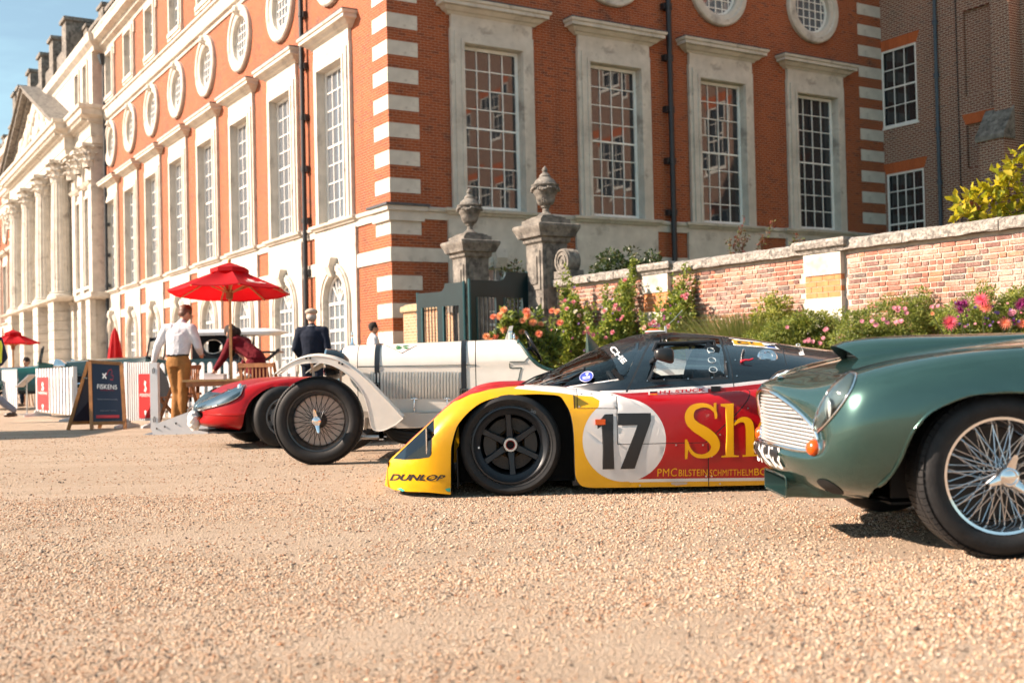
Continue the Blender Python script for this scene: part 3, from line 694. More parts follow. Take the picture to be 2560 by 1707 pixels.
# ---------------------------------------------------------------- garden wall, gate piers, gate
dG = Vector((math.sin(TH), -math.cos(TH), 0)); nG = Vector((-math.cos(TH), -math.sin(TH), 0))
G0 = Vector((0.75, 23.0, 0))                       # foot of the right gate pier
def gw(w, o=0.0, z=0.0): return G0 + dG*w + nG*o + Vector((0, 0, z))
AG = AL
MORTAR = M('lime_mortar', (0.52, 0.44, 0.365), 0.95, var=0.2, vs=9, bump=0.5, bs=50)
def oldbrick(name, c):
    m, n, l, b = new_mat(name); 
    geo = n.new('ShaderNodeNewGeometry'); co = geo.outputs['Position']
    t1 = tex(n, l, 'Noise', 14, 5, 0.7, co); t2 = tex(n, l, 'Noise', 70, 4, 0.7, co); t3 = tex(n, l, 'Noise', 1.1, 5, 0.6, co)
    col = ramp(n, l, t1.outputs[0], [(0.3, [x*0.65 for x in c]), (0.7, [min(1, x*1.3) for x in c])])
    ad = n.new('ShaderNodeMath'); ad.operation = 'MULTIPLY'; l.new(t2.outputs[0], ad.inputs[0]); l.new(t3.outputs[0], ad.inputs[1])
    col = mixc(n, l, ramp(n, l, ad.outputs[0], [(0.26, (0,0,0)), (0.36, (0.7,0.7,0.7))]), col, (0.52, 0.44, 0.38))
    l.new(col, b.inputs['Base Color']); b.inputs['Roughness'].default_value = 0.9
    bumpn(n, l, b, t2.outputs[0], 0.5, 0.006); return m
OLDB = [oldbrick('old_brick_%s' % nm, c) for nm, c in (('red', (0.27, 0.105, 0.07)), ('rose', (0.35, 0.18, 0.13)), ('plum', (0.17, 0.08, 0.065)), ('orange', (0.36, 0.16, 0.09)), ('dark', (0.10, 0.068, 0.06)))]
COPING = M('lichened_coping_stone', (0.27, 0.25, 0.225), 0.95, var=0.5, vs=24, bump=1.0, bs=30, dirt=((0.12, 0.11, 0.10), 16, 0.50))
WALLH = 2.36; W0, W1 = 0.28, 15.5
gwall = thing('garden_wall', 'old whitened red brick garden wall with stone coping right of the gate', 'wall', tuple(G0))
def gl_(name, m, mats, smooth=None, parent=None):
    o_ = m.obj(name, mats, None, smooth); o_.parent = parent or gwall
    if parent is None: o_.rotation_euler = (0, 0, AG)
    return o_
mb = MB(); mb.box(W0, W1, 0.012, 0.33, 0, WALLH); gl_('wall_core', mb, MORTAR)
# bricks: each laid one by one; the nearest 300 are parts of their own
BRK = []
for ln in (0.218, 0.103):
    m = MB(); h = 0.031; j = 0.004
    m.add([(-ln/2, 0.02, -h), (ln/2, 0.02, -h), (ln/2, 0.02, h), (-ln/2, 0.02, h), (-ln/2+j, 0, -h+j), (ln/2-j, 0, -h+j), (ln/2-j, 0, h-j), (-ln/2+j, 0, h-j)], [(4,5,6,7),(0,1,5,4),(1,2,6,5),(2,3,7,6),(3,0,4,7)])
    BRK.append([m.mesh('brick', mt) for mt in OLDB])
rb = random.Random(21); single = []; rest = MB()
wts = [.34, .25, .2, .12, .09]
for row in range(int(WALLH/0.0745)):
    z = 0.04 + row*0.0745
    if z < 0.75: continue
    w = W0 + (0.055 if row % 2 else 0.0) + rb.uniform(0, .03); k = row % 2
    while w < 11.6:
        ln = (0.218, 0.103)[k % 2] if rb.random() > 0.12 else (0.218, 0.103)[(k+1) % 2]
        c = w + ln/2
        if not (3.15 < c < 3.98 or 7.05 < c < 7.9):
            kind = 0 if ln > 0.15 else 1; mt = rb.choices(range(5), wts)[0]
            tr = (c, rb.uniform(-0.004, 0.003), z + rb.uniform(-0.003, 0.003), rb.uniform(-0.012, 0.012))
            (single if c > 8.05 and 0.95 < z and c < 11.3 else [None]).append((kind, mt, tr)) if (c > 8.05 and c < 11.3 and z > 1.02) else None
            if not (c > 8.05 and c < 11.3 and z > 1.02):
                src = BRK[kind][mt]; ca, sa = math.cos(tr[3]), math.sin(tr[3])
                rest.add([(tr[0]+v.co.x*ca, tr[1]+v.co.y+v.co.x*sa, tr[2]+v.co.z) for v in src.vertices], [tuple(p.vertices) for p in src.polygons], mt)
        w += ln + 0.011 + rb.uniform(0, 0.006); k += 1
single = [s for s in single if s]
single.sort(key=lambda s: -s[2][0])
for kind, mt, tr in single[300:]:
    src = BRK[kind][mt]; rest.add([(tr[0]+v.co.x, tr[1]+v.co.y, tr[2]+v.co.z) for v in src.vertices], [tuple(p.vertices) for p in src.polygons], mt)
tag(gl_('bricks', rest, OLDB), None, kind='stuff')
for kind, mt, tr in single[:300]:
    o_ = bpy.data.objects.new('brick', BRK[kind][mt]); COL.objects.link(o_); o_.parent = gwall; o_.rotation_euler = (0, 0, AG)
    ca, sa = math.cos(AG), math.sin(AG); o_.location = (ca*tr[0]-sa*tr[1], sa*tr[0]+ca*tr[1], tr[2]); o_.rotation_euler = (0, 0, AG+tr[3])
w = W0-0.05; k = 0
while w < W1:
    ln = rb.uniform(1.0, 1.5); m = MB(); e = min(w+ln, W1)
    prof = [(-0.10, WALLH), (-0.105, WALLH+0.02), (-0.10, WALLH+0.13), (0.0, WALLH+0.17), (0.3, WALLH+0.17), (0.43, WALLH+0.13), (0.43, WALLH)]
    loops = []
    for q in range(9):
        x = w+0.006 + (e-w-0.012)*q/8; loops.append([(x, p[0]+rb.uniform(-.006, .006), p[1]+rb.uniform(-.007, .007)) for p in prof])
    m.loft(loops, 0, True, True); gl_('coping_stone', m, COPING); w += ln
for wc in (3.56, 7.47, 11.75):
    m = MB(); m.box(wc-0.36, wc+0.36, -0.085, 0.02, 2.03, 2.345); pb = gl_('pilaster_stone', m, STONE)
    m = MB(); m.box(wc-0.355, wc+0.355, -0.07, 0.02, 0.2, 1.33); m.box(wc-0.36, wc+0.36, -0.085, 0.02, 1.355, 1.69); gl_('pilaster_stone', m, STONE)
    m = MB()
    for row in range(4):
        x = wc-0.345 - (0.11 if row % 2 else 0)
        while x < wc+0.34:
            a, b = max(x, wc-0.345), min(x+0.216, wc+0.345)
            if b-a > 0.03: m.box(a, b, -0.065, 0.02, 1.70+row*0.083, 1.70+row*0.083+0.074)
            x += 0.225
    m.box(wc-0.34, wc+0.34, -0.058, 0.02, 1.69, 2.03, 1)
    gl_('pilaster_brick', m, [M('orange_pilaster_brick', (0.50, 0.19, 0.075), 0.85, var=0.2, vs=12), MORTAR])
    m = MB(); stack_cornice(m, wc-0.33, wc+0.33, [(0.09, WALLH-0.01), (0.13, WALLH+0.05), (0.17, WALLH+0.07), (0.19, WALLH+0.14), (0.17, WALLH+0.185)], 0.3); gl_('pilaster_cap', m, COPING)
# --- piers with urns
def pier(loc, label, ulabel):
    t = thing('gate_pier', label, 'gate pier', loc, AG, 'stone gate piers'); m = MB(); h = 0.30
    m.box(-h, h, -h, h, 0.0, 3.28); m.box(-h-0.08, h+0.08, -h-0.08, h+0.08, 0, 0.5)
    m.obj('shaft', STONE_OLD, t, loc=(0, 0, 0))
    m = MB()
    for (dx, dy) in ((0, -1), (0, 1), (-1, 0), (1, 0)):
        for (z0, z1) in ((0.7, 2.15), (2.32, 3.10)):
            for (q, e) in ((0.22, 0.022), (0.13, 0.045)):
                if q == 0.13 and z0 < 1: continue
                zi = 0.11 if q == 0.13 else 0.0
                if dx == 0: m.box(-q, q, min(dy*h, dy*(h+e)), max(dy*h, dy*(h+e)), z0+zi, z1-zi)
                else: m.box(min(dx*h, dx*(h+e)), max(dx*h, dx*(h+e)), -q, q, z0+zi, z1-zi)
    m.obj('raised_panels', STONE_OLD, t, loc=(0, 0, 0))
    m = MB(); L = []
    for p, z in ((0.0, 3.24), (0.05, 3.28), (0.06, 3.36), (0.13, 3.38), (0.15, 3.45), (0.19, 3.53), (0.205, 3.57), (0.205, 3.62), (0.16, 3.64)):
        q = h+p; L.append([(-q, -q, z), (q, -q, z), (q, q, z), (-q, q, z)])
    m.loft(L, 0, True, True)
    for q, z0, z1 in ((0.36, 3.64, 3.74), (0.29, 3.74, 3.78), (0.23, 3.78, 3.81)): m.box(-q, q, -q, q, z0, z1)
    m.obj('cap', STONE_OLD, t, loc=(0, 0, 0))
    u = thing('stone_urn', ulabel, 'urn', (loc[0], loc[1], 3.81), AG, 'carved stone urns'); u.scale = (.86, .86, .79); m = MB()
    m.lathe([(0.0, 0.0), (0.21, 0.0), (0.21, 0.03), (0.15, 0.07), (0.085, 0.13), (0.075, 0.22), (0.11, 0.25), (0.11, 0.28)], 24)
    m.obj('foot', STONE_OLD, u, 40, loc=(0, 0, 0))
    m = MB(); L = []; n = 48
    for rr, z, fl in ((0.08, 0.28, 0), (0.17, 0.32, .05), (0.215, 0.40, .05), (0.235, 0.50, .05), (0.24, 0.545, 0.0), (0.25, 0.56, 0), (0.28, 0.60, 0), (0.30, 0.68, 0), (0.29, 0.76, 0), (0.33, 0.80, 0), (0.335, 0.83, 0), (0.26, 0.86, 0)):
        L.append([(rr*(1-fl*(k % 2)*2)*math.cos(2*math.pi*k/n), rr*(1-fl*(k % 2)*2)*math.sin(2*math.pi*k/n), z) for k in range(n)])
    m.loft(L); m.obj('fluted_bowl', STONE_OLD, u, 50, loc=(0, 0, 0))
    m = MB(); q = random.Random(4)
    for k in range(34):
        a = 2*math.pi*k/34; sw = 0.035*math.cos(a*4); m.sphere((0.325*math.cos(a), 0.325*math.sin(a), 0.71+sw+q.uniform(-.02, .02)), (q.uniform(.03, .055),)*3, 7, 5)
    m.obj('garland', STONE_OLD, u, 70, loc=(0, 0, 0))
    m = MB(); m.lathe([(0.27, 0.85), (0.25, 0.92), (0.17, 1.0), (0.13, 1.03), (0.14, 1.06), (0.10, 1.11), (0.055, 1.16), (0.075, 1.21), (0.05, 1.27), (0.0, 1.33)], 20); m.obj('lid', STONE_OLD, u, 35, loc=(0, 0, 0))
    return t
PA, PB = gw(0, 0), gw(-2.86-0.3, 0)
pier(tuple(PA), 'weathered stone gate pier with panelled sides, nearer the whitened brick garden wall', 'carved stone urn with garland on the nearer, right-hand gate pier')
pier(tuple(PB), 'weathered stone gate pier with panelled sides, beside the palace corner', 'carved stone urn with garland on the farther, left-hand gate pier')
# scroll buttresses against the piers
def scroll(c, sgn, label):
    t = thing('scroll_buttress', label, 'stone scroll', tuple(c), AG, 'stone scroll buttresses'); t.scale = (.7, .7, .7); m = MB()
    m.lathe([(0.0, -0.22), (0.06, -0.24), (0.07, -0.2), (0.16, -0.2), (0.17, -0.235), (0.2, -0.235), (0.21, -0.2), (0.28, -0.2), (0.29, -0.235), (0.345, -0.235), (0.345, 0.2), (0.0, 0.2)], 28, (0, 0.1, 0.42), 'y')
    for k in range(6): m.lathe([(0.345, -0.19+k*0.065), (0.365, -0.165+k*0.065), (0.345, -0.14+k*0.065)], 28, (0, 0.1, 0.42), 'y')
    m.obj('volute', STONE_OLD, t, 30, loc=(0, 0, 0))
    m = MB(); m.box(-0.38, 0.42, -0.14, 0.34, -0.06, 0.15); m.obj('base_block', STONE_OLD, t, loc=(0, 0, 0))
scroll(gw(0.66, 0, 2.55), 1, 'round stone scroll standing on the wall beside the nearer gate pier')
scroll(gw(-3.16-0.75, 0, 2.1), -1, 'round stone scroll half hidden behind the farther gate pier')
# short wall from the far pier to the palace corner
sw = thing('side_wall', 'short sunlit brown brick wall between palace corner and farther gate pier', 'wall', tuple(gw(-3.6)), AG)
BRICK_YEL = brick_mat('brown_yellow_brick', (0.36, 0.19, 0.10), (0.44, 0.25, 0.13), (0.2, 0.11, 0.07), (0.44, 0.34, 0.25), 0.215, 0.075, 0.011)
mb = MB(); mb.box(-3.1, 0, 0, 0.33, 0, 2.2); mb.obj('brick_face', BRICK_YEL, sw, loc=(0, 0, 0))
mb = MB(); L = []
for q in range(13):
    x = -3.16+3.16*q/12; L.append([(x, p[0]+rb.uniform(-.006, .006), p[1]+rb.uniform(-.007, .007)) for p in [(-0.06, 2.2), (-0.07, 2.23), (-0.05, 2.33), (0.1, 2.4), (0.25, 2.4), (0.4, 2.3), (0.4, 2.2)]])
mb.loft(L, 0, True, True); mb.obj('coping', M('ochre_lichened_coping', (0.38, 0.28, 0.17), 0.95, var=0.4, vs=14, bump=0.7, bs=45), sw, loc=(0, 0, 0))
# gate leaves
GREEN = M('dark_green_gate_paint', (0.004, 0.018, 0.022), 0.35, var=0.15, vs=4)
GREENL = M('teal_gate_edge', (0.008, 0.06, 0.07), 0.35)
def leaf(hinge, ang, label):
    t = thing('gate_leaf', label, 'gate', tuple(hinge), ang, 'dark green garden gate leaves'); L_ = 1.42
    top = [(0, 2.38), (0.55, 2.38)] + [(0.55+0.16*(1-math.cos(a)), 2.38-0.16*math.sin(a)) for a in [math.pi/2*k/6 for k in range(1, 7)]] + [(L_, 2.22)]
    hol = [rect(0.14, 0.62, 1.12, 1.92), rect(0.80, 1.28, 1.12, 1.92)]; t.scale = (1, 1, 1.13)
    m = MB()
    for y in (-0.03, 0.03): sheet(m, [(0, 0.08)] + top and [(0, 0.08), (L_, 0.08)] + top[::-1], hol, y)
    out = [(0, 0.08), (L_, 0.08)] + top[::-1]; n = len(out)
    m.add([(x, -0.03, z) for x, z in out] + [(x, 0.03, z) for x, z in out], [(i, (i+1) % n, n+(i+1) % n, n+i) for i in range(n)])
    for h_ in hol: m.add([(x, -0.03, z) for x, z in h_] + [(x, 0.03, z) for x, z in h_], [(i, (i+1) % 4, 4+(i+1) % 4, 4+i) for i in range(4)])
    m.obj('frame', GREEN, t, loc=(0, 0, 0))
    m = MB(); m.tube([(0, 0, 0.08), (0, 0, 2.4)], 0.034, 8); m.tube([(L_, 0, 0.08), (L_, 0, 2.24)], 0.034, 8)
    for h_ in hol: m.box(h_[1][0]-0.03, h_[1][0]+0.004, -0.042, 0.042, h_[0][1], h_[2][1])
    m.obj('edge_strip', GREENL, t, loc=(0, 0, 0))
    for h_ in hol:
        for k in range(1, 5):
            x = h_[0][0]+0.48*k/5; mm = MB(); mm.cyl((x, 0, 1.1), (x, 0, 1.94), 0.014, n=6); mm.obj('bar', IRON, t, loc=(0, 0, 0))
    for (a, b) in ((0.14, 0.62), (0.80, 1.28)):
        mm = MB()
        for s_ in (-1, 1): mm.box(a, b, min(s_*0.03, s_*0.042), max(s_*0.03, s_*0.042), 0.25, 0.95)
        mm.obj('lower_panel', GREEN, t, loc=(0, 0, 0))
HA = gw(-0.30, 0.30); HB = gw(-3.16+0.30, 0.36)
leaf(HA, math.atan2(nG.y, nG.x)+R(4), 'dark green wooden gate leaf hinged on the nearer stone pier, swung open')
dB = (-dG*0.94 + nG*0.34).normalized()
leaf(HB, math.atan2(dB.y, dB.x), 'dark green wooden gate leaf on the farther pier, swung back against the short wall')
# ---------------------------------------------------------------- shared car helpers
def paint(name, c, rough=0.28, coat=0.6, flake=0.0):
    if name in MATS: return MATS[name]
    m, n, l, b = new_mat(name)
    b.inputs['Base Color'].default_value = (*c, 1); b.inputs['Roughness'].default_value = rough
    b.inputs['Coat Weight'].default_value = coat; b.inputs['Coat Roughness'].default_value = 0.03
    co = objco(n); t = tex(n, l, 'Noise', 9, 3, 0.6, co)
    l.new(ramp(n, l, t.outputs[0], [(0.35, [x*0.93 for x in c]), (0.65, c)]), b.inputs['Base Color'])
    if flake: b.inputs['Metallic'].default_value = flake
    return m
def glass_thin(name, tint=(0.9, 0.95, 0.95), refl=1.0, rough=0.01):
    m, n, l, b = new_mat(name); out = [x for x in n if x.type == 'OUTPUT_MATERIAL'][0]; n.remove(b)
    tr = n.new('ShaderNodeBsdfTransparent'); tr.inputs[0].default_value = (*tint, 1)
    g = n.new('ShaderNodeBsdfGlossy'); g.inputs['Roughness'].default_value = rough
    lw = n.new('ShaderNodeFresnel'); lw.inputs['IOR'].default_value = 1.5
    mu = n.new('ShaderNodeMath'); mu.operation = 'MULTIPLY'; mu.use_clamp = True; l.new(lw.outputs[0], mu.inputs[0]); mu.inputs[1].default_value = refl
    mx = n.new('ShaderNodeMixShader'); l.new(mu.outputs[0], mx.inputs[0]); l.new(tr.outputs[0], mx.inputs[1]); l.new(g.outputs[0], mx.inputs[2])
    l.new(mx.outputs[0], out.inputs['Surface']); return m
CHROME = M('chrome', (0.82, 0.82, 0.83), 0.06, 1.0)
ALU = M('brushed_aluminium', (0.55, 0.55, 0.56), 0.3, 1.0)
RUBBER = M('tyre_rubber', (0.014, 0.014, 0.015), 0.62, spec=0.3, var=0.25, vs=20, bump=0.15, bs=90)
BLACKP = M('satin_black', (0.012, 0.013, 0.015), 0.35)
DARK = M('dark_void', (0.006, 0.006, 0.007), 0.8)
GLASS = glass_thin('clear_glass')
GLASS_SIDE = glass_thin('perspex', (0.92, 0.95, 0.95), 0.45)
GLASSD = glass_thin('smoked_glass', (0.16, 0.19, 0.22), 1.4)
AMBER = M('amber_lens', (0.60, 0.075, 0.003), 0.2, spec=0.6)
def text_mesh(body, size=1.0, bold=0.0, shear=0.0, space=1.0):
    c = bpy.data.curves.new('lettering', 'FONT'); c.body = body; c.size = size; c.offset = bold; c.shear = shear; c.space_character = space
    o_ = bpy.data.objects.new('lettering', c); m = bpy.data.meshes.new_from_object(o_)
    V = [(v.co.x, v.co.y) for v in m.vertices]; F = [tuple(p.vertices) for p in m.polygons]
    bpy.data.objects.remove(o_); bpy.data.curves.remove(c); bpy.data.meshes.remove(m)
    xs = [v[0] for v in V]; ys = [v[1] for v in V]; x0, x1, y0, y1 = min(xs), max(xs), min(ys), max(ys)
    return [((v[0]-x0)/(x1-x0), (v[1]-y0)/(y1-y0)) for v in V], F
def quad_map(c):
    "maps the unit square onto four corners bl, br, tr, tl"
    bl, br, tr_, tl = [np.array(q, float) for q in c]
    return lambda u, v: (1-u)*(1-v)*bl + u*(1-v)*br + u*v*tr_ + (1-u)*v*tl
def letters(name, body, corners, lift, mat, parent, bold=0.03, shear=0.0, space=1.0):
    "flat lettering laid on a surface: lift maps a traced pixel to a world point"
    V, F = text_mesh(body, 1.0, bold, shear, space); q = quad_map(corners); m = MB()
    m.add([lift(*q(u, v)) for u, v in V], F); return m.obj(name, mat, parent)
def ribbon(pts, w):
    pts = [Vector(p) for p in pts]; L = []; Rr = []
    for i, p in enumerate(pts):
        d = (pts[min(i+1, len(pts)-1)] - pts[max(i-1, 0)]).normalized(); n = Vector((-d.y, d.x)); ww = w[i] if isinstance(w, (list, tuple)) else w
        L.append(tuple(p+n*ww/2)); Rr.append(tuple(p-n*ww/2))
    return L + Rr[::-1]
class Side:
    "a car flank w = f(x, z) standing at Y = yc - w; polygons traced on the photograph are carried onto it"
    def __init__(s, yc, f): s.yc, s.f = yc, f
    def on(s, px, py, lift=0.0):
        Y = s.yc - 0.8
        for _ in range(12):
            p = P(px, py, Y); Y += 0.7*((s.yc - s.f(p.x, p.z)) - Y)
        return P(px, py, Y - lift)
    def xz(s, px, py): p = s.on(px, py); return (p.x, p.z)
    def tr(s, pts, n=0, closed=False):
        if n: pts = spline(pts, n, closed)
        return [s.xz(*p) for p in pts]
    def build(s, outer, holes, regions, extra, sink=()):
        "regions: (polygon, material index), later ones on top"
        polys = [outer] + list(holes) + [r_[0] for r_ in regions]
        V, F = cdt(polys, extra, lambda c: inside(c, outer) and not any(inside(c, h) for h in holes))
        boxes = [(min(p[0] for p in r_[0]), max(p[0] for p in r_[0]), min(p[1] for p in r_[0]), max(p[1] for p in r_[0])) for r_ in regions]
        m = MB(); m.v = [(x, s.yc - s.f(x, z), z) for x, z in V]
        for f in F:
            c = (sum(V[i][0] for i in f)/3, sum(V[i][1] for i in f)/3); mi = 0
            for (poly, k), bb in zip(regions, boxes):
                if bb[0] < c[0] < bb[1] and bb[2] < c[1] < bb[3] and inside(c, poly): mi = k
            m.f.append(f); m.m.append(mi)
        return m
def mirror_mb(m, yc):
    q = MB(); q.v = [(x, 2*yc - y, z) for x, y, z in m.v]; q.f = [tuple(reversed(f)) for f in m.f]; q.m = list(m.m); return q
def grid_pts(x0, x1, z0, z1, d): return [(x0+d*i, z0+d*j) for i in range(int((x1-x0)/d)+1) for j in range(int((z1-z0)/d)+1)]

# ---------------------------------------------------------------- low racing coupe, number 17
YC, YN = 8.0, 7.0
YEL = paint('racing_yellow', (0.68, 0.345, 0.0), 0.3, 0.35); RED = paint('racing_red', (0.35, 0.0, 0.003), 0.3, 0.22); WHT = paint('racing_white', (0.62, 0.61, 0.61)); BLK = paint('racing_blue_black', (0.006, 0.011, 0.017), 0.25, 0.5)
LET_Y = M('lettering_yellow', (0.70, 0.34, 0.0), 0.35); LET_K = M('lettering_black', (0.012, 0.012, 0.014), 0.4); LET_W = M('lettering_white', (0.78, 0.78, 0.77), 0.4); LET_R = M('lettering_red', (0.50, 0.01, 0.03), 0.4)
racer = thing('race_car', 'low yellow, red and black racing coupe with number 17 on its side', 'race car', (0.0, YC, 0))
cr_px = [(962,1160),(968,1152),(983,1139),(1018,1105),(1059,1068),(1087,1042),(1111,1019),(1135,998),(1166,979),(1202,968),(1250,962),(1300,961),(1350,962.5),(1400,966),(1442,971),(1490,977),(1535,982),(1617,986),(1700,985),(1760,983),(1806,978),(1874,973),(1960,962),(2080,940),(2200,925),(2330,925),(2420,935)]
CRT = [(p.x, p.z) for p in (P(x, y, 7.14) for x, y in cr_px)]
zc = lerp_curve(CRT); X0 = CRT[0][0]; X9 = CRT[-1][0]
def Wd(x):
    t = max(0.0, (X0+0.42-x)/0.42); return 1.0 - 0.30*t**2.6
_pd = lambda px: (px-1280)/403.0
def rad(x, c):
    k = min(1.0, max(0.0, (x-_pd(1420))/0.35)); return min(0.17-0.10*k*k*(3-2*k), 0.55*max(0.02, c-0.06))
def f1(x, z):
    c = zc(x); r_ = rad(x, c); w = Wd(x) - 0.035*((z-0.33)/0.33)**2
    if z > c - r_: q = min(1.0, (z-(c-r_))/r_); w -= r_*1.05*(1-math.sqrt(max(0.0, 1-q*q)))
    return w
S1 = Side(YC, f1)
arch_px = [(1127,1236),(1127,1138),(1130,1107),(1142,1067),(1159,1043),(1178,1024),(1202,1007),(1238,994),(1285,987),(1335,985),(1368,986),(1399,990),(1414,1009),(1426,1033),(1433,1067),(1436,1114),(1437.6,1174),(1440,1193),(1447,1207),(1459,1216),(1488,1219)]
arch = [S1.xz(*p) for p in arch_px]; arch = spline(arch[:1]+arch[1:], 3)
bot_front = [S1.xz(*p) for p in [(962,1213),(985,1224),(1011,1228),(1070,1230)]]
WB = 2.77
bot_back = [S1.xz(*p) for p in [(1600,1217.5),(1771,1215),(1906,1212)]]
arch2 = [(x+WB-0.02, z*1.06) for x, z in arch]
crest = [(X0+(X9-X0)*k/150, zc(X0+(X9-X0)*k/150)-0.0005) for k in range(151)]
# the outline runs along the sill, over both wheel arches, then back along the crest
outer = bot_front + arch + bot_back + [p for p in arch2] + [(X9, 0.12)] + crest[::-1]
hl_px = [(983,1146),(1018,1112),(1050,1082),(1085,1048),(1086,1088),(1080,1096),(1079,1136),(1073,1143),(1047,1147),(1011,1149)]
hl = S1.tr(hl_px)
rd_c = S1.xz(1560.7, 1100); rd_r = S1.xz(1665, 1100)[0] - rd_c[0]
roundel = circle(rd_c[0], rd_c[1], rd_r, 72)
white_sw = S1.tr([(1285,971),(1340,976),(1400,982),(1442,988),(1481,991),(1499,1001),(1497,1016),(1474,1043),(1462,1073),(1560,1150),(1640,1100),(1649,1062),(1617,1024),(1571,996),(1522,979),(1530,965),(1440,940),(1350,940),(1300,962)])
red_side = S1.tr([(1522,979),(1571,996),(1617,1024),(1649,1062),(1665,1100),(1655,1145),(1630,1178),(1596,1197),(1769,1195),(1906,1193.6),(2300,1190),(2460,1190),(2460,900),(1900,900),(1600,930),(1510,960)])
yel_low = S1.tr([(1578,1205),(1769,1202.5),(1906,1201),(2300,1198),(2460,1198),(2460,1260),(1578,1260)])
wht_low = S1.tr([(1560,1200),(1596,1197.5),(1769,1195),(1906,1193.6),(2300,1190),(2460,1190),(2460,1199),(1906,1201),(1769,1202.5),(1578,1205.5)])
red_top = S1.tr([(995,1130),(1020,1107),(1059,1070.5),(1111,1023),(1135,1003.5),(1178,984.5),(1226,972.5),(1268,966.5),(1310,964),(1320,930),(1100,960),(985,1090)])
gap = 0.0045
gaps = [ribbon(S1.tr([(1442,968),(1443,990),(1443.5,1021)]), gap), ribbon(S1.tr([(1443,1020.5),(1500,1020.5),(1542,1021)]), gap), ribbon(S1.tr([(1541,990),(1542.5,1040),(1544,1110)]), gap),
        ribbon(S1.tr([(1543,1110.5),(1620,1109),(1700,1107),(1764,1106)]), gap), ribbon(S1.tr([(1764,1106),(1790,1082),(1830,1045),(1862,1010),(1874,988),(1872,976),(1855,972)], 4), gap*1.4), ribbon(S1.tr([(1770,1108),(1771,1160),(1772,1218)]), gap*1.3),
        ribbon(S1.tr([(962,1168),(968,1170),(969,1198),(968,1212)]), gap)]
ext = grid_pts(X0+0.01, X9, 0.07, 0.72, 0.034)
for k in range(1, 150):
    x, c = crest[k]; r_ = rad(x, c)
    ext += [(x, c - r_*(1-math.sin(a))) for a in (0.25, 0.55, 0.85, 1.1, 1.3, 1.45)]
ext = [p for p in ext if inside(p, outer)]
m1 = S1.build(outer, [hl], [(white_sw, 2), (red_side, 1), (wht_low, 2), (yel_low, 0), (roundel, 2), (red_top, 1)] + [(g, 3) for g in gaps], ext)
PAINTS = [YEL, RED, WHT, DARK]
body = m1.obj('bodywork', PAINTS, racer, 40)
mirror_mb(m1, YC).obj('bodywork', PAINTS, racer, 40)
# roof, screen and doors
rf_px = [(1270,967),(1292,962),(1340,943),(1385,923),(1430,900),(1474,878),(1524,858.6),(1553,848),(1581,839.5),(1613,834),(1670,831),(1724,833),(1796,839),(1867,846),(1938,857),(2010,867),(2071,875),(2200,890),(2330,905),(2420,920)]
RFT = [(p.x, p.z) for p in (P(x, y, YC) for x, y in rf_px)]
zr = lerp_curve(RFT); XC0 = RFT[0][0]+0.002; XC9 = RFT[-1][0]
_p = lambda px: P(px, 950, 7.3).x
wbt = lerp_curve([(XC0, 0.12), (_p(1310), 0.30), (_p(1350), 0.47), (_p(1400), 0.60), (_p(1450), 0.70), (_p(1500), 0.77), (_p(1551), 0.82), (_p(1640), 0.845), (_p(1800), 0.85), (_p(1950), 0.86), (_p(2100), 0.88), (XC9, 0.9)])
ZB = 0.60
def zbase(x): return min(ZB, zr(x)-0.02) if x > _p(1400) else min(zr(x)-0.012, 0.64)
def f2(x, z):
    zb, zt = zbase(x), zr(x); t = min(1.0, max(0.0, (z-zb)/(zt-zb)))
    return wbt(x)*(max(0.0, 1-t**2.3))**0.62 if z >= zb else wbt(x)+0.25*(zb-z)
S2 = Side(YC, f2)
low = lambda x: min(zbase(x), zc(x)-0.03) if x > _p(1440) else zbase(x)
N2 = 130; top_l = [(XC0+(XC9-XC0)*k/N2, zr(XC0+(XC9-XC0)*k/N2)-1e-4) for k in range(N2+1)]
bot_l = [(x, low(x)) for x, _ in top_l]
outer2 = bot_l + top_l[::-1]
win = S2.tr([(1660,843.5),(1730,842),(1796,846),(1803,866),(1809,890),(1813,941),(1720,946),(1626,949),(1640,905)])
winf = S2.tr([(1652,838),(1730,837),(1800,841),(1809,866),(1816,890),(1821,948),(1720,952),(1614,955),(1634,900)])
screen = S2.tr([(1262,972),(1300,948),(1385,915),(1474,870),(1524,848),(1560,835),(1606,832),(1600,850),(1592,880),(1580,910),(1567,938),(1552,945),(1510,955),(1450,962),(1400,966),(1340,969),(1300,970)])
strip = S2.tr([(1500,870),(1515,850),(1560,832),(1606,831),(1600,850),(1592,880),(1578,912),(1562,938),(1548,935),(1535,905)])
belt = S2.tr([(1500,977),(1571,975),(1769,963.5),(1835,958),(1915,949),(2100,930),(2400,905),(2400,914),(2100,939),(1915,957.5),(1835,966.5),(1769,972),(1600,981),(1571,983),(1500,986)])
red_u = S2.tr([(1500,986),(1571,983),(1600,981),(1769,972),(1835,966.5),(1915,957.5),(2100,939),(2400,914),(2450,1040),(1480,1040)])
wline = S2.tr([(1330,972),(1450,961),(1552,946),(1552,948.5),(1450,964),(1330,975)])
gp2 = [ribbon(S2.tr([(1566,980),(1590,930),(1612,880),(1630,845),(1634,836)], 4), 0.012), ribbon(S2.tr([(1806,842),(1820,880),(1829,920),(1835,969)], 4), 0.006), ribbon(S2.tr([(1946,858),(1958,880),(1966,912)], 4), 0.007)]
ext2 = []
for k in range(N2+1):
    x = top_l[k][0]; zb, zt = low(x), zr(x)
    ext2 += [(x, zb+(zt-zb)*q) for q in (.1, .2, .3, .4, .5, .6, .7, .78, .85, .9, .94, .97, .985)]
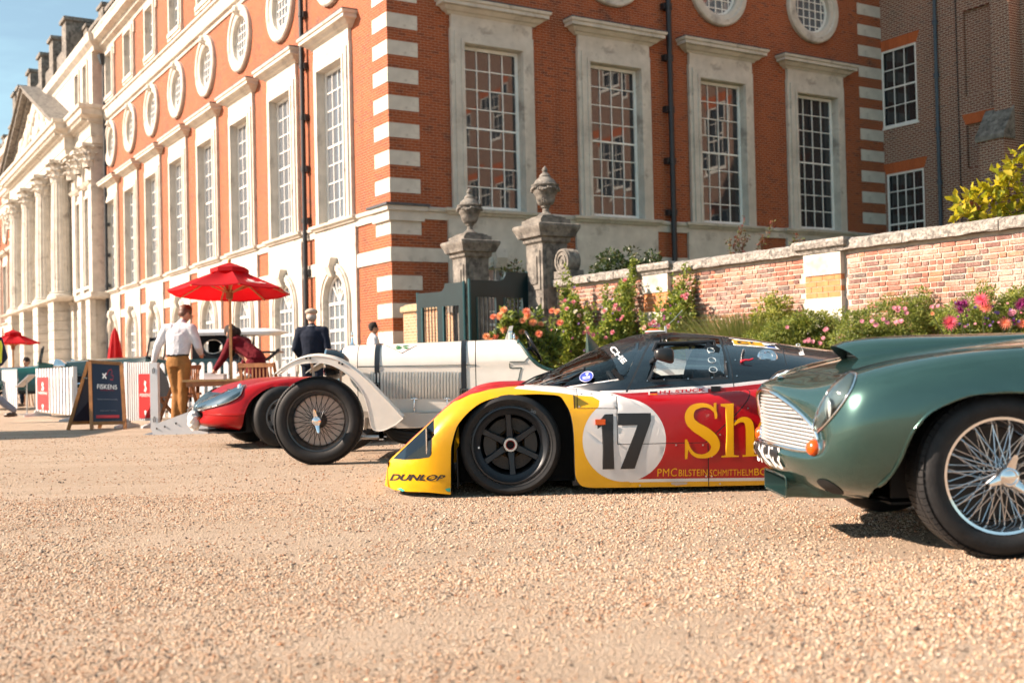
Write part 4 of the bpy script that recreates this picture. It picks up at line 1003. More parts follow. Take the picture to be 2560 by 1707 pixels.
m2 = S2.build(outer2, [], [(screen, 1), (strip, 2), (wline, 3), (winf, 5), (win, 1), (red_u, 4), (belt, 3)] + [(g, 5) for g in gp2], [p for p in ext2 if inside(p, outer2)])
# glass faces go to their own parts
def split(m, keep): 
    q = MB(); q.v = m.v; idx = [i for i in range(len(m.f)) if (m.m[i] in keep)]; q.f = [m.f[i] for i in idx]; q.m = [m.m[i] for i in idx]
    used = sorted({i for f in q.f for i in f}); mp = {j: i for i, j in enumerate(used)}; q.v = [m.v[j] for j in used]; q.f = [tuple(mp[i] for i in f) for f in q.f]; return q
CMATS = [BLK, GLASS, BLK, WHT, RED, BLACKP]
cab = split(m2, (0, 2, 3, 4, 5)); gls = split(m2, (1,)); xw = _p(1600)
for mm in (cab, mirror_mb(cab, YC)): mm.obj('canopy', CMATS, racer, 40)
for mm in (gls, mirror_mb(gls, YC)):
    a, b = MB(), MB()
    for f in mm.f:
        cx = sum(mm.v[i][0] for i in f)/3; t = b if cx > _p(1612) else a
        t.add([mm.v[i] for i in f], [tuple(range(len(f)))])
    a.obj('windscreen', GLASS, racer, 40); b.obj('side_window', GLASS_SIDE, racer, 40)
# deck between the wings, front and rear
mb = MB(); NX, NW = 60, 16
def deck(x, u):
    c = zc(x); r_ = rad(x, c); we = Wd(x)-r_*1.05-0.035*((c-0.33)/0.33)**2
    dip = 0.075*min(1, max(0, (x-X0)/0.5)) if x < _p(1400) else 0.03
    return (x, YC-u*we, c-0.001-dip*(1-min(1, abs(u)*1.02)**6))
xe = _p(1500)
for (xa, xb, lim) in ((X0, xe, 0), (_p(1880), X9, 0)):
    L = [[deck(xa+(xb-xa)*i/NX, -1+2*j/NW) for j in range(NW+1)] for i in range(NX+1)]; o0 = len(mb.v)
    V = [p for l in L for p in l]; F = []; Mi = []
    for i in range(NX):
        for j in range(NW):
            x = xa+(xb-xa)*(i+.5)/NX; w = abs(-1+2*(j+.5)/NW)*0.82
            if xa == X0 and x > XC0 and w < wbt(x)-0.06: continue
            F.append((i*(NW+1)+j, i*(NW+1)+j+1, (i+1)*(NW+1)+j+1, (i+1)*(NW+1)+j))
    mb.add(V, F, 1)
mb.obj('upper_deck', PAINTS, racer, 50)
for a in (0, 1):
    mb = MB(); e = [(1490+8*k) for k in range(50)]
    L = []
    for px in e:
        x = _p(px); c = zc(x); w1 = f1(x, c-0.001); w2_ = f2(x, low(x)); L.append([(x, YC-(w1 if not a else -w1), c-0.001), (x, YC-(w1*.5+w2_*.5)*(1 if not a else -1), c-0.02), (x, YC-w2_*(1 if not a else -1), low(x)+0.005)])
    mb.loft(L, 1, closed=False); mb.obj('sill_channel', PAINTS, racer, 40)
mb = MB(); wn = f1(X0, 0.15); L = []                                     # nose between the front corners
for j in range(13):
    u = -1+2*j/12; y = YC-u*wn; bulge = -0.045*(1-u*u); L.append([(X0+bulge*0.6, y, 0.045), (X0+bulge, y, 0.10), (X0+bulge, y, 0.17), (X0+bulge*.5, y, zc(X0)-0.012), (X0+0.002, y, zc(X0)-0.0005)])
mb.loft(L, 0, closed=False); mb.obj('nose', PAINTS, racer, 40)
mb = MB(); mb.box(X9-0.02, X9, YC-0.95, YC+0.95, 0.12, zc(X9)-0.01); mb.obj('tail_panel', BLK, racer)
# floor, wheel wells, cockpit
mb = MB(); mb.box(X0+0.22, -0.34, YC-0.74, YC+0.74, 0.06, 0.075); mb.box(0.36, WB-0.4, YC-0.95, YC+0.95, 0.06, 0.085); mb.box(-0.36, 0.38, YC-0.62, YC+0.62, 0.06, 0.08); mb.box(-0.36, 0.38, YC-0.64, YC-0.62, 0.06, 0.6); mb.box(-0.36, 0.38, YC+0.62, YC+0.64, 0.06, 0.6)
mb.box(-0.36, -0.355, YC-0.97, YC+0.97, 0.06, 0.30); mb.box(0.375, 0.38, YC-0.98, YC+0.98, 0.085, 0.62)
mb.obj('floor', DARK, racer)
for sg in (1, -1):
    mb = MB(); L = [[(x, YC-sg*(f1(x, z)-0.004), z+0.002) for x, z in arch], [(x, YC-sg*0.62, z+0.002) for x, z in arch]]; mb.loft(L, closed=False); mb.obj('wheel_well', DARK, racer, 40)
mb = MB(); x1, x2 = _p(1450), _p(1840)
mb.box(x1+0.1, x2, YC-0.66, YC+0.66, 0.10, 0.14); mb.box(x2-0.12, x2-0.08, YC-0.6, YC+0.6, 0.14, 0.9)
mb.box(x1, x1+0.28, YC-0.68, YC+0.68, 0.45, 0.60); mb.box(x1+0.24, x1+0.32, YC-0.62, YC-0.1, 0.5, 0.665)
mb.obj('dashboard', BLACKP, racer)
mb = MB(); xs_ = _p(1735)
seat = spline([(xs_+0.12, 0.94), (xs_+0.04, 0.8), (xs_-0.02, 0.55), (xs_-0.1, 0.3), (xs_-0.4, 0.24)], 5); L = []
for x, z in seat: L.append([(x, YC-0.55, z), (x+0.03, YC-0.50, z-0.02), (x+0.03, YC-0.18, z-0.02), (x, YC-0.13, z), (x+0.1, YC-0.13, z-0.05), (x+0.1, YC-0.55, z-0.05)])
mb.loft(L, 0, True, True); mb.obj('driver_seat', M('seat_fabric', (0.012, 0.02, 0.03), 0.8), racer, 40)
mb = MB()
for sg in (1, -1): mb.tube([(_p(1590), YC-sg*0.70, 0.62), (_p(1650), YC-sg*0.56, 0.93), (_p(1800), YC-sg*0.5, 0.94), (_p(1815), YC-sg*0.62, 0.62)], 0.018, 8)
mb.tube([(_p(1800), YC-0.5, 0.94), (_p(1800), YC+0.5, 0.94)], 0.018, 8); mb.obj('roll_cage', BLACKP, racer, 40)
mb = MB(); c = Vector((_p(1560), YC-0.33, 0.62)); tl = Matrix.Rotation(R(62), 3, 'Y'); mb.tube([c + tl @ Vector((0.15*math.cos(a), 0.15*math.sin(a), 0)) for a in [2*math.pi*k/20 for k in range(20)]], 0.014, 6, closed=True); mb.obj('steering_wheel', BLACKP, racer, 40)
# headlamp: cover, reflector bowl
mb = MB(); mb.add([(x, YC-f1(x, z)+0.0, z) for x, z in hl], [tuple(range(len(hl)))]); hlo = mb.obj('headlamp', glass_thin('headlamp_cover', (0.55, 0.6, 0.66), 1.6), racer)
mb = MB(); back = [(x+0.0, z) for x, z in hl]; mb.loft([[(x, YC-f1(x, z)+0.004, z) for x, z in hl], [(x+0.06, YC-f1(x, z)+0.24, z-0.01) for x, z in hl]], 0, cap1=True)
mb.obj('housing', M('headlamp_housing', (0.03, 0.045, 0.07), 0.3, 0.4), hlo)
c = S1.on(1069, 1105); mb = MB(); mb.lathe([(0.0, 0.05), (0.05, 0.035), (0.075, 0.0), (0.07, 0.0)], 18, (c.x-0.01, c.y+0.16, c.z), 'x'); mb.box(c.x-0.012, c.x-0.004, c.y+0.005, c.y+0.10, c.z-0.075, c.z+0.085); mb.obj('reflector', CHROME, hlo, 40)
# numbers and lettering
z4 = lambda q: [(1260+x/2.8, 780+y/2.8) for x, y in q]
up = lambda px, py: S1.on(px, py, 0.004)
def decal(name, polys, mat, lift=up, parent=racer):
    m = MB()
    for q in polys:
        xs = [a for a, b in q]; ys = [b for a, b in q]; st = max(3.0, min(8.0, (max(ys)-min(ys))/3))
        V, F = cdt([q], [g for g in grid_pts(min(xs), max(xs), min(ys), max(ys), st) if inside(g, q)], keep=lambda c, q=q: inside(c, q)); m.add([lift(x, y) for x, y in V], F)
    return m.obj(name, mat, parent)
decal('number', [z4([(705,715),(765,712),(772,1098),(690,1100),(685,795),(655,818),(652,768),(684,742)]), z4([(797,708),(1028,706),(1028,760),(915,1095),(815,1098),(935,790),(797,792)])], LET_K)
S_path = [(1487,742),(1480,700),(1440,662),(1385,652),(1325,670),(1298,715),(1305,765),(1345,805),(1410,845),(1462,890),(1480,940),(1455,985),(1400,1008),(1340,1000),(1300,960),(1283,905)]
S_w = [10, 20, 26, 32, 46, 60, 66, 72, 78, 74, 62, 46, 30, 26, 20, 10]
sp = spline([(a, b, w) for (a, b), w in zip(S_path, S_w)], 5)
def stroke(path, n=5):
    sp_ = spline(path, n); return ribbon([(a, b) for a, b, w in sp_], [w for a, b, w in sp_])
Sg = [stroke([(a, b, w) for (a, b), w in zip(S_path, S_w)]), [(1468,637),(1487,633),(1489,745),(1477,748),(1470,700)], [(1267,890),(1283,890),(1290,960),(1283,1026),(1267,1028)]]
Hg = [[(1517,642),(1608,638),(1610,1000),(1643,1004),(1644,1012),(1522,1016),(1522,1006),(1552,1000),(1550,665),(1517,657)],
      stroke([(1612,790,12),(1640,762,26),(1680,752,40),(1712,775,56),(1722,830,60),(1723,920,60),(1723,1003,60)]), [(1670,1000),(1785,994),(1786,1006),(1670,1012)]]
Eg = [stroke([(1905,880,10),(1915,820,26),(1895,765,36),(1850,752,40),(1810,790,52),(1797,870,58),(1815,950,54),(1860,995,38),(1910,985,20),(1930,950,8)]), [(1800,868),(1915,862),(1915,882),(1800,888)]]
Lg = [[(1950+d,642),(2040+d,638),(2042+d,1000),(2075+d,1004),(2075+d,1012),(1955+d,1016),(1955+d,1006),(1985+d,1000),(1983+d,665),(1950+d,657)] for d in (0, 140)]
decal('lettering', [z4(q) for q in Sg+Hg+Eg+Lg], LET_Y)
letters('lettering', 'DUNLOP', [(973,1201),(1110,1201),(1115,1187),(976,1184)], up, LET_K, racer, 0.035, 0.25, 1.0)
letters('lettering', 'PMC', z4([(1073,1150),(1208,1148),(1212,1092),(1075,1096)]), up, LET_Y, racer, 0.0, space=1.08)
letters('lettering', 'BILSTEIN', z4([(1222,1148),(1425,1145),(1425,1098),(1224,1101)]), up, LET_Y, racer, 0.0)
letters('lettering', 'SCHMITTHELM', z4([(1440,1146),(1742,1143),(1742,1098),(1442,1101)]), up, LET_Y, racer, 0.0, space=1.08)
letters('lettering', 'BOSCH', z4([(1752,1142),(1980,1138),(1980,1088),(1752,1093)]), up, LET_Y, racer, 0.004)
decal('paint_chip', [z4([(1168,1192),(1200,1187),(1285,1190),(1280,1203),(1210,1212),(1172,1205)])], M('bare_primer', (0.42, 0.36, 0.30), 0.7))
decal('paint_chip', [[(992,1221),(1003,1219),(1012,1226),(1006,1228)], [(1112,1222),(1126,1219),(1126,1229),(1118,1228)]], M('teal_primer', (0.03, 0.35, 0.30), 0.6))
u2 = lambda px, py: S2.on(px, py, 0.004)
z5 = lambda q: [(1600+x/4.704, 820+y/4.704) for x, y in q]
decal('name_plate', [z5([(95,737),(795,684),(800,757),(100,790)])], LET_W, u2)
u3 = lambda px, py: S2.on(px, py, 0.007)
letters('lettering', 'H.J. STUCK', z5([(232,782),(770,752),(768,703),(232,738)]), u3, LET_R, racer, 0.03)
for k, mt in enumerate((LET_K, LET_R, LET_Y)):
    a, b = 740+15*k, 755+15*k; decal('flag_stripe', [z5([(117,a+6),(205,a),(205,b),(117,b+6)])], mt, u3)
decal('class_sticker', [z5([(1045,115),(1605,182),(1640,248),(1105,205)])], LET_W, u2)
decal('class_sticker', [z5([(1078,134),(1435,172),(1470,214),(1110,190)])], LET_Y, u3)
letters('lettering', 'C1', z5([(1150,185),(1350,198),(1325,160),(1130,147)]), lambda a, b: S2.on(a, b, 0.010), LET_K, racer, 0.05)
letters('lettering', 'AUTOMOBILE CLUB DE L OUEST', z5([(1122,203),(1465,228),(1462,219),(1120,195)]), u3, LET_K, racer, 0.01)
decal('class_sticker', [z5([(1490,208),(1590,222),(1600,238),(1500,226)])], M('sticker_blue', (0.02, 0.09, 0.35), 0.4), u3)
letters('lettering', 'CHE', [(1522,872),(1557,910),(1568,902),(1535,863)], u2, LET_W, racer, 0.03)
letters('lettering', 'P', [(1999,888),(1992,867),(2003,864),(2012,887)], u2, LET_W, racer, 0.04)
letters('lettering', 'O', [(1992,866),(1988,860),(1998,857),(2003,864)], u2, LET_W, racer, 0.04)
# fittings
mb = MB(); c = P(1660, 887, 6.98); mb.sphere(c + Vector((0, 0, 0)), (0.062, 0.055, 0.045), 16, 10)
for i, v in enumerate(mb.v):
    p = Vector(v)-c; p = Vector([math.copysign(abs(q/s_)**0.55, q)*s_ for q, s_ in zip(p, (0.06, 0.055, 0.043))]); p.z += p.x*(-0.14); p.z *= 1+0.25*(p.x/0.06); mb.v[i] = tuple(c+p)
mr = mb.obj('door_mirror', BLACKP, racer, 60); mb = MB(); e = S2.on(1628, 905); mb.beam(c+Vector((-0.05, 0.02, -0.02)), e, 0.025, 0.02); mb.obj('mirror_stalk', BLACKP, mr)
c = S2.on(1919, 893, 0.0); nn = Vector((0, -0.82, 0.57)); qn = nn.to_track_quat('Z', 'Y').to_matrix().to_4x4()
mb = MB(); mb.lathe([(0.0, 0.012), (0.030, 0.010), (0.033, 0.016), (0.055, 0.016), (0.060, 0.004), (0.066, 0.0)], 28); 
for k in range(10): mb.cyl((0.044*math.cos(k*.628), 0.044*math.sin(k*.628), 0.015), (0.044*math.cos(k*.628), 0.044*math.sin(k*.628), 0.020), 0.004, n=8)
mb.xf(Matrix.Translation(c) @ qn); mb.obj('fuel_filler', CHROME, racer, 35)
c = S2.on(1856, 887); mb = MB(); mb.cyl(c, c+nn*0.035+Vector((0.004, 0, .01)), 0.011, n=12); mb.cyl(c+nn*0.03, c+nn*0.045+Vector((0.004, 0, .012)), 0.007, n=12); mb.obj('breather_valve', ALU, racer, 40)
c = S2.on(1855, 903, 0.015); mb = MB(); mb.tube([c, c+Vector((0.02, -0.01, 0.008)), c+Vector((0.045, -0.012, 0.006)), c+Vector((0.07, -0.012, 0.015))], [0.010, 0.006, 0.006, 0.005], 8); mb.sphere(c, 0.012, 10, 6); mb.obj('battery_lever', LET_R, racer, 40)
for (x, y, r_) in ((1770,857,.021),(1777,875,.021),(1780,900,.022),(1783,924,.023)):
    c = S2.on(x, y, 0.004); cc = [c + Vector((r_*1.1*math.cos(a), 0, r_*math.sin(a)*0.75)) for a in [2*math.pi*k/20 for k in range(20)]]
    cc = [Vector((p.x, YC - f2(p.x, p.z)-0.004, p.z)) for p in cc]; mb = MB(); mb.tube(cc, 0.002, 5, closed=True); mb.obj('window_vent_ring', M('perspex_edge', (0.5, 0.6, 0.65), 0.2), racer)
def wiper(a, b, k):
    m = MB(); A_, B2 = S2.on(*a, 0.03), S2.on(*b, 0.03); m.tube([A_, (A_+B2)/2+Vector((0, -0.01, 0.01)), B2], 0.006, 6)
    m.tube([S2.on(a[0]+k, a[1]-2, 0.018), S2.on((a[0]+b[0])/2+k, (a[1]+b[1])/2+4, 0.018), S2.on(b[0]-8, b[1]+9, 0.018)], 0.005, 6); m.sphere(B2, 0.012, 8, 6); m.obj('wiper', BLACKP, racer, 40)
wiper((1300, 962), (1375, 929), 16); wiper((1345, 962), (1460, 922), 20)
c = S2.on(1466, 941, 0.012); e1 = (S2.on(1484, 938, 0.012)-c); e2 = (S2.on(1466, 928, 0.012)-c); mb = MB()
mb.add([c+e1*math.cos(a)+e2*math.sin(a) for a in [2*math.pi*k/32 for k in range(32)]], [tuple(range(32))]); tk = mb.obj('entrant_sticker', M('sticker_violet_blue', (0.03, 0.05, 0.33), 0.4), racer)
mb = MB(); mb.tube([c+e1*.93*math.cos(a)+e2*.93*math.sin(a)+Vector((0, -.002, 0)) for a in [2*math.pi*k/32 for k in range(32)]], 0.0018, 4, closed=True); mb.add([c+Vector((0, -.004, 0))+e1*x+e2*y for x, y in ((-.15,.6),(.3,.62),(.2,.3),(.02,.12),(.0,.3))], [(0,1,2,3,4)])
for y in (-.05, -.2, -.45): mb.add([c+Vector((0, -.004, 0))+e1*x+e2*(y+d) for x, d in ((-.55,0),(.5,0),(.5,.07),(-.55,.07))], [(0,1,2,3)])
mb.obj('sticker_print', LET_W, tk)
mb = MB(); c = P(1638, 829, 7.75); mb.sphere(c, (0.075, 0.05, 0.010), 18, 8); mk = mb.obj('roof_marker_base', LET_W, racer, 40); mb = MB(); mb.sphere(c+Vector((-0.01, 0, 0.008)), (0.045, 0.03, 0.014), 16, 8); mb.obj('roof_marker_lens', AMBER, mk, 40)
mb = MB(); c = P(1664, 828, 7.75); mb.cyl(c+Vector((0, 0, -.01)), c+Vector((0, 0, 0.035)), 0.010, n=10); mb.tube([c+Vector((0, 0, .03)), P(1683, 800, 7.75), P(1706, 775, 7.75)], 0.0022, 5); mb.obj('aerial', ALU, racer, 40)
c = S1.on(1500.5, 1054.5); mb = MB(); mb.box(c.x-0.031, c.x+0.031, c.y-0.016, c.y+0.01, c.z-0.017, c.z+0.017); mb.obj('side_indicator', AMBER, racer); 
mb = MB(); c = S2.on(1552, 943, 0.01); mb.beam(c+Vector((-0.05, 0, 0.05)), c+Vector((0.02, 0, -0.03)), 0.03, 0.01, up=(0, 1, 0)); mb.obj('screen_clamp', BLACKP, racer)
mb = MB(); c = S2.on(1789, 972, 0.0); mb.box(c.x-0.03, c.x+0.03, c.y-0.006, c.y+0.01, c.z-0.017, c.z+0.017); mb.obj('door_latch', BLACKP, racer)
# wheels
def race_wheel(cx, yf, rt, side=1, parent=racer):
    "yf: outer face; side 1 faces the viewer"
    s = -side; wd = 0.30; g = lambda d: yf - s*d                       # d > 0 goes inwards
    RIMB = M('magnesium_rim', (0.022, 0.026, 0.032), 0.32, 0.35)
    m = MB(); c = (cx, 0, rt)
    m.lathe([(0.245, g(0.02)), (0.243, g(0.006)), (0.232, g(0.004)), (0.222, g(0.02)), (0.205, g(0.035)), (0.19, g(0.05)), (0.183, g(0.16)), (0.175, g(0.24))], 56, c, 'y'); w = m.obj('wheel', RIMB, parent, 35)
    m = MB(); m.lathe([(0.236, g(0.03)), (0.246, g(0.012)), (0.255, g(0.004)), (0.285, g(-0.006)), (0.303, g(0.004)), (0.312, g(0.018)), (rt, g(0.04)), (rt, g(wd-0.04)), (0.29, g(wd)), (0.24, g(wd))], 72, c, 'y'); m.obj('tyre', RUBBER, w, 35)
    m = MB(); m.lathe([(0.247, g(0.0005)), (0.2475, g(-0.002)), (0.249, g(0.0))], 72, c, 'y'); m.obj('rim_edge_ring', ALU, w, 40)
    for k in range(6):
        a = math.pi/2+0.06+k*math.pi/3; m = MB(); dx, dz = math.cos(a), math.sin(a); tx, tz = -dz, dx; L = []
        for rr, hw, d in ((0.02, 0.030, 0.075), (0.08, 0.0235, 0.068), (0.14, 0.020, 0.066), (0.188, 0.024, 0.062)):
            L.append([(cx+dx*rr+tx*q, g(dd), rt+dz*rr+tz*q) for q, dd in ((-hw, d+0.03), (-hw*.7, d), (hw*.7, d), (hw, d+0.03))])
        m.loft(L, closed=True, cap1=True); m.obj('spoke', RIMB, w, 30)
    m = MB(); m.lathe([(0.046, g(0.06)), (0.046, g(0.035)), (0.042, g(0.030)), (0.030, g(0.030)), (0.026, g(0.045))], 24, c, 'y'); hubn = m.obj('hub_nut', ALU, w, 35)
    m = MB(); m.lathe([(0.030, g(0.029)), (0.027, g(0.027)), (0.024, g(0.03)), (0.024, g(0.06))], 24, c, 'y'); m.obj('hub_ring', M('anodised_red', (0.30, 0.03, 0.03), 0.35, 0.5), w, 35)
    m = MB(); m.lathe([(0.0, g(0.055)), (0.024, g(0.055))], 20, c, 'y'); m.obj('hub_bore', DARK, w)
    m = MB(); m.lathe([(0.09, g(0.15)), (0.165, g(0.15)), (0.165, g(0.18)), (0.09, g(0.18)), (0.09, g(0.15))], 48, c, 'y'); m.obj('brake_disc', M('iron_disc', (0.05, 0.045, 0.042), 0.45, 0.6), w, 35)
    m = MB()
    for q in range(3):
        for k in range(30): a = k*2*math.pi/30+q*0.12; rr = 0.115+q*0.017; m.cyl((cx+rr*math.cos(a), g(0.1495), rt+rr*math.sin(a)), (cx+rr*math.cos(a), g(0.151), rt+rr*math.sin(a)), 0.0035, n=6)
    tag(m.obj('disc_holes', DARK, w), None, kind='stuff')
    m = MB(); m.lathe([(0.075, g(0.14)), (0.09, g(0.13)), (0.092, g(0.15))], 24, c, 'y'); m.obj('brake_bell', M('bronze_bell', (0.25, 0.15, 0.08), 0.4, 0.7), w, 35)
    for sg in (1, -1): m = MB(); m.lathe([(0.10, g(0.11)), (0.17, g(0.11)), (0.172, g(0.2)), (0.10, g(0.2))], 10, c, 'y', a0=(0 if sg > 0 else math.pi)-0.45, a1=(0 if sg > 0 else math.pi)+0.45, caps=True); m.obj('brake_caliper', BLACKP, w, 35)
    m = MB(); m.cyl((cx-0.198, g(0.03), rt-0.012), (cx-0.198, g(0.012), rt-0.012), 0.0065, n=8); m.obj('valve_cap', LET_W, w)
    letters('tyre_mark', '70', [(cx+0.135, rt+0.225), (cx+0.165, rt+0.208), (cx+0.158, rt+0.190), (cx+0.128, rt+0.207)], lambda x, z: (x, g(-0.008), z), M('chalk', (0.10, 0.13, 0.16), 0.8), w, 0.0)
XW = P(1276, 1110, 7.08).x
race_wheel(XW, 7.045, 0.318); race_wheel(XW, 2*YC-7.045, 0.318, -1); race_wheel(XW+WB, 7.03, 0.335); race_wheel(XW+WB, 2*YC-7.03, 0.335, -1)

for (x, y) in [(1453,985),(1478,984),(1530,987),(1448,1016),(1536,1016),(1540,1034),(1541,1070),(1541,1104),(1553,1114),(1690,1112),(1757,1112),(1765,1140),(1765,1190),(1779,1140),(1779,1190),(1600,1213),(1690,1211),(1800,1209),(1870,1020),(1838,1052),(1800,1086)]:
    c = S1.on(x, y, 0.0); m = MB(); m.cyl(c+Vector((0, .003, 0)), c+Vector((0, -.0035, 0)), .0055, n=10); m.obj('fastener', ALU, racer, 40)
for (x, y) in [(1618,952),(1660,949),(1720,947),(1780,944),(1817,941),(1640,838),(1815,905),(1838,900),(1842,940)]:
    c = S2.on(x, y, 0.0); m = MB(); m.cyl(c+Vector((0, .003, 0)), c+Vector((0, -.0045, .002)), .0045, n=8); m.obj('fastener', ALU, racer, 40)
# ---------------------------------------------------------------- smooth bodies from a control net
from mathutils.bvhtree import BVHTree
def bsurf(net, nu, nv):
    "uniform cubic B-spline sheet; rows run nose to tail, columns from under-centre round the flank to top-centre (mirrored across w = 0)"
    A = np.array(net, float); mir = np.array([1, -1, 1.0])
    A = np.concatenate([A[:, 1:2]*mir, A, A[:, -2:-1]*mir], 1)
    A = np.concatenate([2*A[:1]-A[1:2], A, 2*A[-1:]-A[-2:-1]], 0)
    def basis(n, k):
        out = []
        for i in range(n):
            for j in range(k + (1 if i == n-1 else 0)):
                t = j/k; w = np.zeros(n+3); w[i:i+4] = [(1-t)**3/6, (3*t**3-6*t*t+4)/6, (-3*t**3+3*t*t+3*t+1)/6, t**3/6]; out.append(w)
        return np.array(out)
    Bu = basis(A.shape[0]-3, nu); Bv = basis(A.shape[1]-3, nv)
    return np.einsum('ui,ijk,vj->uvk', Bu, A, Bv)
class Body:
    "half body on a B-spline net, placed by fr: (x, w, z) -> world, w > 0 towards the viewer"
    def __init__(s, net, nu, nv, fr):
        s.g = bsurf(net, nu, nv); s.g[:, 0, 1] = 0; s.g[:, -1, 1] = 0; s.fr = fr
        s.U, s.V = s.g.shape[:2]
        s.faces = [(i*s.V+j, i*s.V+j+1, (i+1)*s.V+j+1, (i+1)*s.V+j) for i in range(s.U-1) for j in range(s.V-1)]
        s.pts = s.g.reshape(-1, 3).copy(); s.rebuild()
    def rebuild(s):
        s.world = [s.fr(*p) for p in s.pts]; s.bvh = BVHTree.FromPolygons([tuple(p) for p in s.world], s.faces)
    def cut(s, poly, wmin, snap):
        "open a hole whose side view is poly (x, z); rim vertices are pulled onto it"
        P2 = np.array(poly); seg = np.roll(P2, -1, 0)-P2; L2 = (seg**2).sum(1)+1e-12
        for k in range(len(s.pts)):
            x, w, z = s.pts[k]
            if w < wmin: continue
            q = np.array([x, z]); t = np.clip(((q-P2)*seg).sum(1)/L2, 0, 1); c = P2+seg*t[:, None]; d = ((c-q)**2).sum(1); i = int(d.argmin())
            if d[i] < snap*snap: s.pts[k, 0], s.pts[k, 2] = c[i]
        s.rebuild(); s.faces = [f for f in s.faces if not (min(s.pts[i, 1] for i in f) > wmin*0.8 and inside((sum(s.pts[i, 0] for i in f)/4, sum(s.pts[i, 2] for i in f)/4), poly))]
        s.bvh = BVHTree.FromPolygons([tuple(p) for p in s.world], s.faces)
    def mesh(s):
        m = MB(); m.add(s.world, s.faces); m.add([s.fr(p[0], -p[1], p[2]) for p in s.pts], [tuple(reversed(f)) for f in s.faces]); return m
    def hit(s, px, py, lift=0.0):
        d = (P(px, py, 5.0)-Vector((0, 0, CAMH))).normalized(); h = s.bvh.ray_cast(Vector((0, 0, CAMH)), d)
        if h[0] is None:
            for r_ in (1, 2, 4, 7, 11, 16, 22):
                for a in range(12):
                    d2 = (P(px+r_*math.cos(a*math.pi/6), py+r_*math.sin(a*math.pi/6), 5.0)-Vector((0, 0, CAMH))).normalized(); h = s.bvh.ray_cast(Vector((0, 0, CAMH)), d2)
                    if h[0] is not None: break
                if h[0] is not None: break
        n = h[1] if h[1].dot(d) < 0 else -h[1]
        return h[0] + n*lift
    def patch(s, poly, lift, step=5, dome=0.0):
        xs = [p[0] for p in poly]; ys = [p[1] for p in poly]
        V, F = cdt([poly], [g for g in grid_pts(min(xs), max(xs), min(ys), max(ys), step) if inside(g, poly)], keep=lambda c: inside(c, poly))
        m = MB(); P2 = np.array(poly)
        def h(x, y):
            if not dome: return lift
            d = np.sqrt(((P2-np.array([x, y]))**2).sum(1)).min(); return lift + dome*math.sqrt(min(1.0, d/22.0))
        m.add([s.hit(x, y, h(x, y)) for x, y in V], F); return m
def mirror_world(m, fr, inv):
    q = MB(); 
    for p in m.v:
        x, w, z = inv(p); q.v.append(tuple(fr(x, -w, z)))
    q.f = [tuple(reversed(f)) for f in m.f]; q.m = list(m.m); return q
